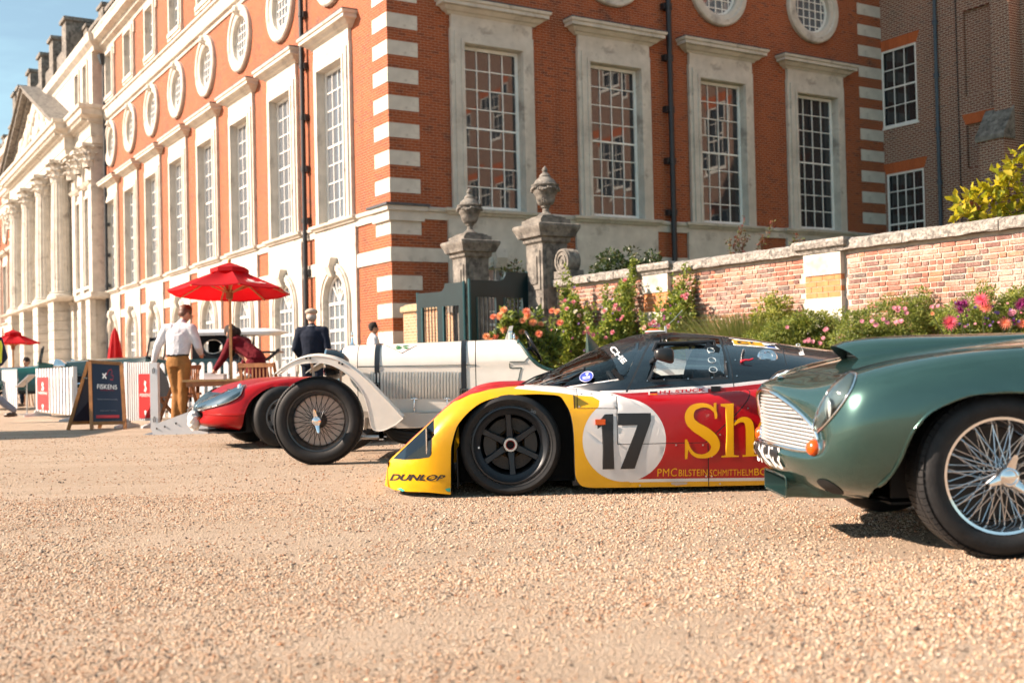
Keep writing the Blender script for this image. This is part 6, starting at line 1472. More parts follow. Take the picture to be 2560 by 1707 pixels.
# scuttle, cockpit opening and tail: the rim falls, then runs level to the tail
rim_t = [(P(x, y, WYC-0.40).x, P(x, y, WYC-0.40).z) for x, y in ((1278,851),(1293,853),(1303,862),(1314,877),(1329,897),(1349,914),(1376,925),(1410,930),(1460,931))]
rim_t += [(rim_t[-1][0]+0.2, rim_t[-1][1]+0.0), (rim_t[-1][0]+0.40, rim_t[-1][1]+0.06), (rim_t[-1][0]+0.55, rim_t[-1][1]+0.16)]
rimz = lerp_curve(rim_t); XR = rim_t[-1][0]
m = MB(); L = []; nS = 46; xs_ = [x2+0.004 + (XR-x2)*i/nS for i in range(nS+1)]
rim_pts = []
for x in xs_:
    zt = zt_(x) if x < XB else zt_(XB); s = wsec(x, zt); lim = rimz(x) if x > rim_t[1][0] else 9
    out = []
    for w, z in s:
        if z <= lim: out.append((w, z))
    if lim < 9:
        out = [(w, min(z, lim)) for w, z in s if z <= lim]; out += [out[-1]]*(len(s)-len(out)); w_ = out[-1][0]; out[-1] = (float(np.interp(lim, [q[1] for q in s], [q[0] for q in s])), lim)
        rim_pts.append((x, out[-1][0], lim))
    L.append([Vector((x, WYC-w, z)) for w, z in out])
m.loft(L, closed=False); m.loft([[Vector((p.x, 2*WYC-p.y, p.z)) for p in l] for l in L], closed=False); m.obj('scuttle', CRM, white, 50)
m = MB(); L = []
for i in range(13):
    t = i/12; x = XR + t*1.0; zt = rimz(XR) - 0.02 + 0.0*t - 0.30*t**2; h = hw_(XR)*(1-t**2.2*0.85); L.append([(x, WYC-h*c, ZL-0.05+(zt-ZL+0.05)*s**0.8 if s > 0 else ZL-0.05) for c, s in [(math.cos(a), max(0, math.sin(a))) for a in [math.pi*k/16 for k in range(17)]]])
m.loft(L, 0, closed=False, cap1=True); m.obj('tail', CRM, white, 50)
for sg in (1, -1):
    m = MB(); m.tube([(x, WYC-sg*(w-0.004), z) for x, w, z in rim_pts], 0.017, 8); m.obj('cockpit_rim', LEATH, white, 60)
m = MB(); c0 = rim_pts[0]; m.tube([(c0[0]-0.01, WYC-c0[1]*math.cos(a), c0[2]-0.0+(zt_(XB)-c0[2])*0.9*math.sin(a)) for a in [math.pi*k/12 for k in range(13)]], 0.015, 8); m.obj('cockpit_rim', LEATH, white, 60)
m = MB(); m.box(wx_(1300), XR, WYC-0.4, WYC+0.4, 0.38, 0.42); m.box(wx_(1296), wx_(1300), WYC-0.36, WYC+0.36, 0.4, 0.92); m.obj('cockpit_floor', DARK, white)
m = MB(); L = []
for i in range(9):
    t = i/8; x = wx_(1475)+0.12*t; L.append([(x+0.05*math.cos(a)*0, WYC-0.06-0.24*math.cos(a)*(1-0.5*t**3), 0.5+(0.58+0.02)*max(0.0, math.sin(a))**0.6*(1-0.25*t)) for a in [math.pi*k/14 for k in range(15)]])
m.loft(L, 0, True, True, closed=False); m.obj('seat_back', LEATH, white, 50)
# scuttle joint and door outline
def wflank(px, py, lift=0.003):
    Y = WYC-0.38
    for _ in range(8):
        q = P(px, py, Y); s = wsec(q.x, zt_(q.x) if q.x < XB else zt_(XB)); zz = [a[1] for a in s]; ww = [a[0] for a in s]; Y = WYC - float(np.interp(q.z, zz, ww)) 
    return P(px, py, Y-lift)
GAPM = M('green_black_gap', (0.01, 0.04, 0.035), 0.6)
def wline(pts, r_=0.0035, n=4, mat=GAPM, name='panel_line'):
    m = MB(); m.tube([wflank(*p) for p in spline(pts, n)], r_, 5); m.obj(name, mat, white, 60)
wline([(1274,908),(1274,919)]); wline([(1274,904.5),(1310,904)]); wline([(1274,919.5),(1303,919)]); wline([(1328,890),(1318,896),(1310,905)]); wline([(1304,919),(1300,930),(1297,945),(1292,960)])
wline([(893,915.8),(1000,914.5),(1191,911.5)], 0.0022); 
# louvres
for k in range(29):
    px = 929+7.87*k; a, b = wflank(px, 929), wflank(px, 996.5); m = MB(); L = []
    for t in (0, .03, .1, .5, .9, .97, 1.0):
        q = a.lerp(b, t); h = 0.016*min(1, min(t, 1-t)*12); L.append([q+Vector((-0.004, 0.002, 0)), q+Vector((-0.003, -h, 0)), q+Vector((0.006, -h*0.8, 0)), q+Vector((0.016, 0.004, 0))])
    m.loft(L, closed=False); m.add([a+Vector((-0.003, -.0015, 0)), a+Vector((-.0075, -.0015, 0)), b+Vector((-.0075, -.0015, 0)), b+Vector((-0.003, -.0015, 0))], [(0,1,2,3)], 1); m.obj('louvre', [CRM, DARK], white, 50)
# straps
STRAP = M('black_leather_strap', (0.010, 0.014, 0.020), 0.4, bump=0.2, bs=150)
for px, yb in ((941, 966), (1160, 980)):
    x = wx_(px); s = wsec(x, zt_(x)); zlow = P(px, yb, WYC-0.35).z; pts = [(w, z) for w, z in s if z > zlow]; m = MB()
    pr = [(x, WYC-w-0.006, z+0.005) for w, z in pts] + [(x, WYC+w+0.006, z+0.005) for w, z in pts[::-1]]
    m.loft([[(p[0]-0.022, p[1], p[2]) for p in pr], [(p[0]-0.022, p[1]-0.004 if p[1] < WYC else p[1]+.004, p[2]+.003) for p in pr], [(p[0]+0.022, p[1]-0.004 if p[1] < WYC else p[1]+.004, p[2]+.003) for p in pr], [(p[0]+0.022, p[1], p[2]) for p in pr]], closed=False); st = m.obj('bonnet_strap', STRAP, white, 50)
    q = P(px, yb, WYC-hw_(x)-0.02); m = MB(); m.tube([q+Vector((dx, 0, dz)) for dx, dz in ((-.03, -.05), (.03, -.05), (.03, .03), (-.03, .03))], 0.007, 6, closed=True); m.box(q.x-.02, q.x+.02, q.y-.004, q.y+.008, q.z-.05, q.z+.02); m.obj('buckle', M('dark_buckle', (0.03, 0.03, 0.03), 0.3, 0.6), st, 50)
# clover badge on the bonnet crown
def crown(px, py, lift=0.004):
    d = P(px, py, 10.0)-Vector((0, 0, CAMH)); best = None
    for Y in np.arange(WYC-0.36, WYC+0.05, 0.004):
        q = P(px, py, float(Y)); s = wsec(q.x, zt_(q.x)); w = abs(WYC-q.y); zz = float(np.interp(-w, [-a[0] for a in s], [a[1] for a in s]))
        if q.z <= zz: return q + Vector((0, -lift*0.7, lift))
    return P(px, py, WYC-0.2)
CLV = M('clover_green', (0.02, 0.14, 0.03), 0.5)
for q in ([(987,868),(994,864.5),(1003,866.5),(1006,868)], [(1006,868),(1009,865),(1018,863.5),(1024,865.5)], [(988,871),(996,869),(1006,869.5),(1000,873),(992,874)], [(1007,869.5),(1016,868.5),(1023,871),(1015,873.5)]):
    m = MB(); m.add([crown(*p) for p in q], [tuple(range(len(q)))]); m.obj('clover_leaf', CLV, white)
m = MB(); m.tube([crown(*p) for p in ((966,865),(985,873),(1004,884),(1022,874),(1042,864))], 0.0022, 4); m.obj('badge_outline', M('badge_maroon', (0.2, 0.03, 0.03), 0.5), white)
# mascot, filler cap, latches
m = MB(); c = P(881, 866, WYC); m.lathe([(.0, -.01), (.035, -.01), (.036, .012), (.02, .022), (.012, .05), (.014, .07), (.008, .085), (.014, .1), (.01, .13), (0, .145)], 14, c); m.obj('radiator_mascot', CHROME, white, 40)
m = MB(); c = P(1160, 856, WYC-0.03); m.box(c.x-.03, c.x+.03, c.y-.03, c.y+.03, c.z-.02, c.z+.014); m.obj('bonnet_catch', CRM, white)
for px in (1036, 1118):
    m = MB(); a, b = wflank(px, 997, .012), wflank(px, 1030, .015); m.tube([a, a.lerp(b, .5)+Vector((0, -.02, 0)), b], [.009, .006, .011], 8); m.sphere(a, .014, 10, 6); m.sphere(a.lerp(b, .6)+Vector((0, -.015, 0)), .012, 10, 6); m.tube([a+Vector((-.03, -.005, .0)), a+Vector((.03, -.005, 0))], .006, 6); m.obj('bonnet_latch', CHROME, white, 60)
# chassis, exhaust, axle
m = MB(); xa, xb = wx_(858), wx_(1700)
for sg in (1, -1): m.box(xa, xb, WYC-sg*0.36-.03, WYC-sg*0.36+.03, 0.28, 0.405)
m.box(xa-0.12, xa, WYC-.30, WYC+.30, 0.30, 0.36); m.obj('chassis_rail', CRM2, white)
m = MB()
for k in range(3): m.tube(spline([(wx_(962), WYC-.30-.02*k, .34-.03*k), (wx_(985), WYC-.34, .25-.03*k), (wx_(1040), WYC-.35, .215-.035*k), (wx_(1130), WYC-.35, .21-.035*k), (wx_(1500), WYC-.35, .2-.035*k)], 4), .03, 8)
m.obj('exhaust_pipe', M('dark_exhaust', (0.02, 0.019, 0.018), 0.5, 0.6), white, 60)
m = MB(); m.box(wx_(930), wx_(1600), WYC-.3, WYC+.3, 0.20, 0.24); m.obj('undertray', DARK, white)
XWH = P(795, 1052, 9.68).x
m = MB(); m.tube([(XWH, WYC-.72, .37), (XWH, WYC-.5, .31), (XWH, WYC+.5, .31), (XWH, WYC+.72, .37)], .032, 10); m.obj('front_axle', CRM2, white, 60)
m = MB()
for sg in (1, -1): m.tube(spline([(XWH-.35, WYC-sg*.36, .38), (XWH, WYC-sg*.4, .30), (XWH+.42, WYC-sg*.36, .40)], 5), .026, 6)
m.obj('leaf_spring', BLACKP, white, 60)
m = MB(); c = P(915, 1050, WYC-.42); m.cyl(c+Vector((0, -.05, .03)), c+Vector((0, .08, .03)), .055, n=18); m.tube([c+Vector((0, -.05, .03)), c+Vector((-.01, -.05, -.08))], .018, 8); m.obj('shock_absorber', CRM2, white, 50)
m = MB(); a, b = P(902, 1093, WYC-.55), P(950, 1092, WYC-.55); m.cyl(a, b, .018, n=12); m.cyl(b, b+Vector((.06, 0, 0)), .008, n=8); c = P(953, 1085, WYC-.6)
m.add([c+Vector(p) for p in ((-.045, 0, .06), (.04, 0, .06), (.02, 0, .02), (.02, 0, -.04), (-.02, 0, -.04), (-.02, 0, .02))], [(0,1,2,3,4,5)]); m.box(c.x-.02, c.x+.02, c.y, c.y+.02, c.z-.05, c.z+.05); m.obj('wing_stay', ALU, white, 50)
# headlamps
for sg in (1, -1):
    m = MB(); c = Vector((P(826, 918, WYC-.42).x, WYC-sg*.42, P(826, 912, WYC-.42).z)); m.lathe([(0.0, .17), (.05, .165), (.10, .12), (.135, .05), (.142, 0.0), (.145, -.02)], 26, c, 'x'); hl_o = m.obj('headlamp', paint('black_lamp_paint', (0.01, 0.014, 0.02)), white, 50)
    m = MB(); m.lathe([(.145, -.02), (.146, -.035), (.135, -.04), (.0, -.045)], 26, c, 'x'); m.obj('lamp_glass', CHROME, hl_o, 40)
    m = MB(); m.tube([c+Vector((.03, 0, -.13)), (c.x+.06, WYC-sg*.36, .40)], .014, 8); m.obj('lamp_bracket', CRM2, hl_o, 50)
# cycle wings: a curved strip with a deep outer valance
wo = [(686.5,935.6),(713,915),(746,898),(782,890),(811.5,891.5),(844,900),(880,920.7),(916,950),(945.5,980),(975,1010),(1008,1045.7)]
wi = [(990,1061),(963,1074),(945,1076.5),(930,1068),(921.7,1028),(910,989),(886,953.5),(856,926.7),(820,910),(782,906.5),(737,913),(705,929)]
YW = WYC-0.84
def wing(sg, parent):
    o_ = spline([(P(x, y, YW).x, P(x, y, YW).z) for x, y in wo], 5); i_ = spline([(P(x, y, YW).x, P(x, y, YW).z) for x, y in wi], 5)
    yo = lambda y: WYC-sg*y; m = MB(); poly = o_+i_; V, F = cdt([poly], keep=lambda c: inside(c, poly))
    lean = lambda x, z: 0.84 + 0.03*max(0, (0.9-z))
    m.add([(x, yo(lean(x, z)), z) for x, z in V], F); m.add([(x, yo(lean(x, z)-.008), z) for x, z in V], F)
    t = o_[:-4]; m.loft([[(x, yo(lean(x, z)), z) for x, z in o_], [(x, yo(lean(x, z)-.02), z+.012) for x, z in o_], [(x, yo(.72), z+.022) for x, z in o_], [(x, yo(.60), z+.004) for x, z in o_], [(x, yo(.60), z-.006) for x, z in o_]], closed=False)
    w = m.obj('wing', CRM, parent, 50); m = MB()
    m.tube([(x, yo(lean(x, z)+.002), z) for x, z in poly], 0.004, 5, closed=True); m.obj('wing_bead', CRM, w, 60)
    for a, b in (((778,907),(783,945)), ((852,926),(846,955))): 
        q1, q2 = P(*a, YW+.1), P(*b, YW+.1); m = MB(); m.beam((q1.x, yo(.72), q1.z), (q2.x, yo(.66), q2.z-.06), .02, .012); m.obj('wing_strut', CRM2, w)
    if sg > 0:
        for bx, by in ((766,895.5),(776,895.5),(848,907),(856,910),(936,1004),(939,1012.5)):
            m = MB(); c = P(bx, by, YW); m.cyl(c+Vector((0, .004, 0)), c+Vector((0, -.01, 0)), .009, n=10); m.obj('bolt', BLACKP, w, 50)
wing(1, white); wing(-1, white)
# windscreen, steering wheel
b = lambda x, y, Y=WYC-0.20: P(1220+x/9.8, 780+y/9.8, Y)
m = MB(); q = [b(350,850), b(505,850), b(620,330), b(520,350)]; m.loft([q, [p+Vector((0, .012, 0)) for p in q]], 0, True, True); m.box(b(300,870).x, b(520,870).x, WYC-.215, WYC-.15, b(300,880).z-.005, b(300,845).z-.01); ws = m.obj('aero_screen_bracket', CRM, white)
m = MB(); m.add([b(510,350), b(610,330), b(690,150), b(600,190), b(510,350)+Vector((0, .3, 0)), b(610,330)+Vector((0, .3, 0)), b(690,150)+Vector((0, .3, 0)), b(600,190)+Vector((0, .3, 0))], [(1,2,6,5)]); m.obj('aero_screen_glass', M('green_edge_glass', (0.02, 0.30, 0.25), 0.1, alpha=0.35), ws)
m = MB(); m.cyl(b(545,500), b(550,860), .022, n=12); m.sphere(b(640,640), (.014, .03, .05), 14, 8); m.tube([b(510,500), b(600,500)], .014, 8); m.tube([b(540,690), b(650,690)], .01, 8); m.obj('mirror_clamp', CHROME, white, 50)
m = MB(); cs = b(1110, 830, WYC-.12); axd = (b(1300, 1180, WYC-.12)-b(920, 490, WYC-.12)); e1 = axd*0.5; e2 = Vector((0, 1, 0))*e1.length; m.tube([cs+e1*math.cos(a)+e2*math.sin(a) for a in [2*math.pi*k/28 for k in range(28)]], .013, 8, closed=True)
for a in (0.4, 2.0, 3.6, 5.2): m.cyl(cs+Vector((-.04, 0, -.02)), cs+e1*math.cos(a)+e2*math.sin(a), .007, n=6)
m.cyl(cs, cs+Vector((-.3, 0, -.2)), .016, n=8); m.obj('steering_wheel', BLACKP, white, 60)
# wheels
fw = lambda x, w, z: Vector((x, WYC-w, z)); fw2 = lambda x, w, z: Vector((x, WYC+w, z))
BSP = M('black_spoke', (0.010, 0.012, 0.015), 0.35, 0.3); BRM = paint('black_wheel_paint', (0.010, 0.011, 0.013), 0.3, 0.5); DRUM = M('drum_taupe', (0.58, 0.48, 0.41), 0.7)
wire_wheel(white, fw, XWH, 0.80, 0.377, 0.255, 0.15, 1, BSP, BRM, BRM, 24, DRUM, ribs=110, ears=2, ear0=1.75, rows=2)
wire_wheel(white, fw2, XWH, 0.80, 0.377, 0.255, 0.15, 1, BSP, BRM, BRM, 14, ears=2)
wire_wheel(white, fw, XWH+2.75, 0.80, 0.377, 0.255, 0.15, 1, BSP, BRM, BRM, 14, DRUM, ears=2); wire_wheel(white, fw2, XWH+2.75, 0.80, 0.377, 0.255, 0.15, 1, BSP, BRM, BRM, 10, ears=2)
for sg in (1, -1):
    m = MB(); o_ = [(XWH+2.75+.44*math.cos(a), .377+.46*math.sin(a)) for a in [math.pi*(0.98-0.86*k/24) for k in range(25)]]
    m.loft([[(x, WYC-sg*.84, z-.05) for x, z in o_], [(x, WYC-sg*.84, z) for x, z in o_], [(x, WYC-sg*.72, z+.02) for x, z in o_], [(x, WYC-sg*.55, z) for x, z in o_]], closed=False); m.obj('rear_wing', CRM, white, 50)
# ---------------------------------------------------------------- planting
def leaf_mat(name, c, trans=0.35, rough=0.5):
    m, n, l, b = new_mat(name); out = [x for x in n if x.type == 'OUTPUT_MATERIAL'][0]
    b.inputs['Base Color'].default_value = (*c, 1); b.inputs['Roughness'].default_value = rough; b.inputs['Specular IOR Level'].default_value = 0.35
    t = n.new('ShaderNodeBsdfTranslucent'); t.inputs[0].default_value = (min(1, c[0]*1.5), min(1, c[1]*1.4), c[2]*0.8, 1)
    mx = n.new('ShaderNodeMixShader'); mx.inputs[0].default_value = trans; l.new(b.outputs[0], mx.inputs[1]); l.new(t.outputs[0], mx.inputs[2]); l.new(mx.outputs[0], out.inputs['Surface']); return m
G_ROSE = [leaf_mat('leaf_rose_%d' % i, c) for i, c in enumerate(((0.22, 0.28, 0.06), (0.13, 0.19, 0.045), (0.34, 0.36, 0.09)))]
G_DARK = [leaf_mat('leaf_laurel_%d' % i, c, 0.15, 0.3) for i, c in enumerate(((0.030, 0.055, 0.018), (0.05, 0.075, 0.022), (0.085, 0.085, 0.03)))]
G_ASTER = [leaf_mat('leaf_aster_%d' % i, c) for i, c in enumerate(((0.21, 0.255, 0.06), (0.13, 0.18, 0.045), (0.29, 0.31, 0.09)))]
G_GRASS = [leaf_mat('leaf_grass_%d' % i, c) for i, c in enumerate(((0.27, 0.29, 0.09), (0.18, 0.22, 0.06), (0.40, 0.36, 0.17)))]
G_GOLD = [leaf_mat('leaf_gold_%d' % i, c, 0.45) for i, c in enumerate(((0.36, 0.33, 0.025), (0.22, 0.25, 0.03), (0.48, 0.40, 0.04)))]
G_REDT = [leaf_mat('leaf_bronze_%d' % i, c) for i, c in enumerate(((0.20, 0.06, 0.05), (0.14, 0.09, 0.04), (0.10, 0.12, 0.04)))]
STEM = M('green_stem', (0.07, 0.09, 0.03), 0.7); TWIG = M('brown_twig', (0.10, 0.06, 0.04), 0.8)
def leaves(pos, size, aspect=0.5, rng=None, up=0.3, dirs=None, fold=0.25, droop=0.0):
    "leaf kites folded along the midrib at each position"
    N = len(pos); size = np.broadcast_to(size, N)
    d = rng.normal(size=(N, 3)); d[:, 2] += up
    if dirs is not None: d = dirs + 0.35*d
    d /= np.linalg.norm(d, axis=1, keepdims=True); r_ = rng.normal(size=(N, 3)); s = np.cross(d, r_); s /= np.linalg.norm(s, axis=1, keepdims=True)+1e-9; n = np.cross(s, d)
    L = size[:, None]; W = L*aspect
    a = pos; b = pos+d*L*0.45+s*W*0.5+n*W*fold; c = pos+d*L-n*L*droop; e = pos+d*L*0.45-s*W*0.5+n*W*fold; mid = pos+d*L*0.5
    V = np.stack([a, b, c, e], 1).reshape(-1, 3); i = np.arange(N)[:, None]*4
    F = np.concatenate([i+np.array([[0, 1, 2]]), i+np.array([[0, 2, 3]])], 1).reshape(-1, 3)
    return V, F
def np_mesh(name, V, F, mats, mi=None, smooth=False):
    me = bpy.data.meshes.new(name); n, k = F.shape
    me.vertices.add(len(V)); me.vertices.foreach_set('co', np.ascontiguousarray(V, np.float32).reshape(-1))
    me.loops.add(n*k); me.loops.foreach_set('vertex_index', np.ascontiguousarray(F, np.int32).reshape(-1))
    me.polygons.add(n); me.polygons.foreach_set('loop_start', np.arange(0, n*k, k, dtype=np.int32))
    for m in mats: me.materials.append(m)
    if mi is not None: me.polygons.foreach_set('material_index', np.ascontiguousarray(mi, np.int32))
    me.update(calc_edges=True); me.validate(); return me
def foliage(name, blobs, n, size, mats, seed, parent, aspect=0.5, up=0.3, shell=0.55, stuff=True, droop=0.05):
    "blobs: (centre, radii); leaves sit mostly near each blob's surface so gaps and clumps show"
    rng = np.random.default_rng(seed); P_ = []; D_ = []
    vol = np.array([b[1][0]*b[1][1]*b[1][2] for b in blobs])**(2/3); cnt = np.maximum(8, (n*vol/vol.sum()).astype(int))
    for (c, r_), k in zip(blobs, cnt):
        d = rng.normal(size=(k, 3)); d /= np.linalg.norm(d, axis=1, keepdims=True); rad = (shell+(1-shell)*rng.random(k)**.7)[:, None]*(0.88+0.24*rng.random((k, 1)))
        P_.append(np.array(c)+d*rad*np.array(r_)); D_.append(d)
    pos = np.concatenate(P_); V, F = leaves(pos, size*rng.uniform(0.6, 1.3, len(pos)), aspect, rng, up, np.concatenate(D_), droop=droop)
    mi = np.repeat(rng.choice(3, len(pos), p=[.5, .3, .2]), 2)
    o_ = link(name, np_mesh(name, V, F, mats, mi), parent, world=True)
    if stuff: o_['kind'] = 'stuff'
    return o_
def petals(rings, mat, name):
    "flower head facing +z: rings = (count, length, width, tilt, z)"
    m = MB()
    for q, (n, L, w, tilt, z, curl) in enumerate(rings):
        for k in range(n):
            a = 2*math.pi*(k+0.5*(q % 2))/n; c, s = math.cos(a), math.sin(a); ct, st = math.cos(tilt), math.sin(tilt)
            pt = lambda l, t, lift=0: (c*l*ct-s*t, s*l*ct+c*t, z+l*st+lift)
            m.add([pt(0, 0), pt(L*.55, w/2, curl*.3), pt(L, 0, curl), pt(L*.55, -w/2, curl*.3)], [(0, 1, 2, 3)])
    return m.mesh(name, mat)
O1 = leaf_mat('petal_orange', (0.82, 0.36, 0.20), 0.3); O2 = leaf_mat('petal_coral', (0.80, 0.27, 0.18), 0.3); PK1 = leaf_mat('petal_hot_pink', (0.68, 0.12, 0.20), 0.3); PK2 = leaf_mat('petal_pink', (0.70, 0.28, 0.36), 0.3); PU = leaf_mat('petal_magenta', (0.26, 0.03, 0.17), 0.3); VI = leaf_mat('petal_violet', (0.24, 0.13, 0.36), 0.3); WH = leaf_mat('petal_white', (0.75, 0.70, 0.66), 0.3); BL = leaf_mat('petal_blush', (0.74, 0.48, 0.46), 0.3)
DAH = [(14, .085, .03, .15, 0, .01), (13, .075, .028, .45, .004, .012), (11, .06, .025, .8, .008, .012), (8, .042, .02, 1.15, .012, .01), (5, .025, .015, 1.4, .015, 0)]
SPI = [(16, .11, .016, .05, 0, .01), (15, .105, .015, .4, .004, .0), (14, .095, .014, .75, .008, 0), (10, .075, .012, 1.1, .01, 0)]
ROS = [(6, .05, .05, .2, 0, .02), (6, .042, .045, .7, 0, .015), (5, .032, .035, 1.1, 0, .01), (4, .022, .02, 1.4, 0, 0)]
DAI = [(12, .028, .012, .15, 0, 0), (8, .02, .01, .5, .002, 0)]
FL = {'do': petals(DAH, O1, 'bloom'), 'dc': petals(DAH, O2, 'bloom'), 'sp': petals(SPI, PK1, 'bloom'), 'sc': petals(SPI, O2, 'bloom'), 'rp': petals(ROS, PK2, 'bloom'), 'rw': petals(ROS, WH, 'bloom'), 'rb': petals(ROS, BL, 'bloom'), 'ap': petals(DAI, PK2, 'bloom'), 'av': petals(DAI, VI, 'bloom'), 'cl': petals([(12, .10, .02, .1, 0, .03), (12, .09, .02, .5, .01, .03), (10, .075, .02, .95, .02, .02)], PU, 'bloom'), 'am': petals(DAI, PU, 'bloom')}
rf = random.Random(33)
def bloom(kind, px, py, Y, parent, sc=1.0, face=None):
    o_ = bpy.data.objects.new('bloom', FL[kind]); COL.objects.link(o_); o_.parent = parent
    p = P(px, py, Y) - parent.location
    d = Vector(face or (-0.35+rf.uniform(-.4, .4), -0.85, 0.45+rf.uniform(-.2, .3))).normalized()
    o_.location = p; o_.rotation_euler = d.to_track_quat('Z', 'Y').to_euler(); o_.scale = (sc,)*3
    return p
def stems(tips, base, parent, r_=0.006, name='stem', mat=None):
    m = MB(); b = Vector(base)
    for t in tips:
        t = Vector(t); bb = b + Vector((rf.uniform(-.12, .12), rf.uniform(-.12, .12), 0)); m.tube([bb, bb.lerp(t, .5)+Vector((rf.uniform(-.05, .05), rf.uniform(-.05, .05), .05)), t], [r_*1.4, r_, r_*.7], 5)
    m.v = [tuple(Vector(v)) for v in m.v]; o_ = m.obj(name, mat or STEM, parent); o_['kind'] = 'stuff'; return o_
def yw(px):                                   # depth of the garden wall face at that pixel column
    r_ = (px-1280)/FPX; w = (r_*23.0-0.75)/(dG.x - r_*dG.y); return 23.0 + dG.y*w
def plant(name, label, cat, px, Y, group=None):
    b = P(px, 900, Y); return thing(name, label, cat, (b.x, b.y, 0), 0, group)
# soil
mb = MB(); a = [gw(-0.2, 0.05), gw(15, 0.05), gw(15, 2.6), gw(0.3, 2.6)]; mb.add([(p.x, p.y, 0.03) for p in a], [(0, 1, 2, 3)])
tag(mb.obj('flower_bed', M('dark_soil', (0.07, 0.05, 0.035), 0.95, var=0.3, vs=20, bump=0.6, bs=40)), 'strip of dark garden soil along the foot of the brick wall', kind='structure')
def px_blobs(lst, Y, flat=0.8):
    out = []
    for (x, y, rx, ry) in lst:
        k = Y/FPX
        for _ in range(7):
            q = rf.uniform(.32, .6); c = P(x+rf.uniform(-.75, .75)*rx, y+rf.uniform(-.8, .75)*ry, Y+rf.uniform(-.3, .3)); out.append((tuple(c), (rx*k*q, max(rx, ry)*k*flat*q, ry*k*q)))
    return out
def fill_down(lst):
    "repeat each traced clump down to the ground so the plant stands on the bed"
    out = list(lst)
    for (x, y, rx, ry) in lst:
        yy = y+ry*1.1
        while yy < 905: out.append((x, yy, rx*1.1, ry*1.1)); yy += ry*1.3
    return out
# coral dahlias before the gate
Y = 20.2; t = plant('dahlia_plant', 'tall dahlia plant covered in coral orange blooms in front of the gate', 'flowers', 1300, Y)
foliage('foliage', px_blobs(fill_down([(1245,850,28,26),(1285,835,30,34),(1320,850,34,36),(1360,850,34,36),(1330,810,26,26),(1270,800,14,18)]), Y), 4200, .13, G_ROSE[:1]+G_DARK[1:2]+G_ROSE[1:2], 5, t, .55)
tips = [bloom('do' if i % 3 else 'dc', x, y, Y-.35+rf.uniform(-.1, .1), t, rf.uniform(.8, 1.1))+t.location for i, (x, y) in enumerate(((1233,793),(1250,791),(1260,777),(1316,780),(1307,803),(1333,807),(1400,808),(1393,780),(1262,824),(1240,842),(1216,842),(1305,831),(1347,835),(1320,792),(1352,812),(1380,778),(1228,852),(1290,846)))]
stems(tips, t.location, t)
# rambling roses against the wall
for (cx, lst, bl, n, sd, lab) in (
    (1430, [(1400,840,34,40),(1440,850,36,40),(1425,790,26,34),(1430,740,12,26),(1455,800,20,26),(1415,760,10,20)], [('rw',1466,784),('rb',1448,790),('rp',1462,832),('rw',1440,780)], 2600, 11, 'rambling rose bush with pale blush blooms just right of the dahlias'),
    (1545, [(1500,850,34,40),(1545,830,36,46),(1575,860,30,36),(1540,770,26,40),(1560,720,18,28),(1575,700,10,14),(1525,790,20,30)], [('rw',1508,780),('rw',1515,776),('rp',1470,834),('rp',1484,838),('rp',1470,822),('rp',1563,702),('rb',1535,775)], 3200, 12, 'tallest rambling rose bush, its light green shoots reaching the wall coping'),
    (1665, [(1630,850,30,40),(1670,840,34,36),(1700,830,26,30),(1660,790,22,30),(1690,770,14,34),(1705,730,12,24),(1720,760,14,20)], [('rp',1625,812),('rp',1634,806),('rp',1645,815),('rp',1706,742),('rp',1716,738),('rb',1612,820)], 2400, 13, 'thin rose bush with pink blooms in front of the stone pilaster')):
    Y = yw(cx)-0.75; t = plant('rose_bush', lab, 'flowers', cx, Y, 'roses along the wall')
    foliage('foliage', px_blobs(fill_down(lst), Y), int(n*2.8), .07, G_ROSE, sd, t, .6, shell=.3)
    tips = [P(x+rf.uniform(-8, 8), y-ry, Y) for (x, y, rx, ry) in lst]
    sh = []
    for _ in range(16):
        x, y, rx, ry = rf.choice(lst); x0, y0 = x+rf.uniform(-rx, rx), y-ry*.3; x1, y1 = x0+rf.uniform(-26, 26), y0-rf.uniform(25, 75)
        tips.append(P(x1, y1, Y)); sh += [(tuple(P(x0+(x1-x0)*k/6, y0+(y1-y0)*k/6, Y)), (.05-.004*k,)*3) for k in range(1, 7)]
    stems(tips, t.location, t, .005); foliage('young_shoots', sh, 900, .065, G_ROSE, sd+50, t, .6, shell=.2)
    for k, x, y in bl: bloom(k, x, y, Y-.35, t, 1.0)
    for k in range(14): x, y, rx, ry = rf.choice(lst); bloom(rf.choice(['av', 'am', 'rp']), x+rf.uniform(-rx, rx), y+rf.uniform(-ry, ry), Y-.42, t, rf.uniform(.7, 1.1))
# ornamental grass
Y = yw(1880)-0.8; t = plant('ornamental_grass', 'fine arching ornamental grass clump in front of the garden wall', 'grass plant', 1880, Y)
rng = np.random.default_rng(8); N = 4200; bx = rng.normal(0, .34, N); by = rng.normal(0, .25, N); h = rng.uniform(.55, 1.0, N)*1.72; lean = np.stack([bx*1.1+rng.normal(0, .16, N), by*.6+rng.normal(0, .16, N)], 1)
b0 = np.stack([bx*.5, by*.5, np.zeros(N)], 1)+np.array([t.location.x, t.location.y, .03]); Vs = []; Fs = []
for q in range(4):
    tt = q/3; c = b0+np.concatenate([lean*(tt**1.7)[None] if False else lean*tt**1.7, (h*tt*(1-.12*tt))[:, None]], 1); wv = .008*(1-.8*tt); Vs += [c+np.array([-wv, 0, 0]), c+np.array([wv, 0, 0])]
V = np.stack(Vs, 1).reshape(-1, 3); i = np.arange(N)[:, None]*8; F = np.concatenate([i+np.array([[2*q, 2*q+1, 2*q+3, 2*q+2]]) for q in range(3)], 1).reshape(-1, 4)
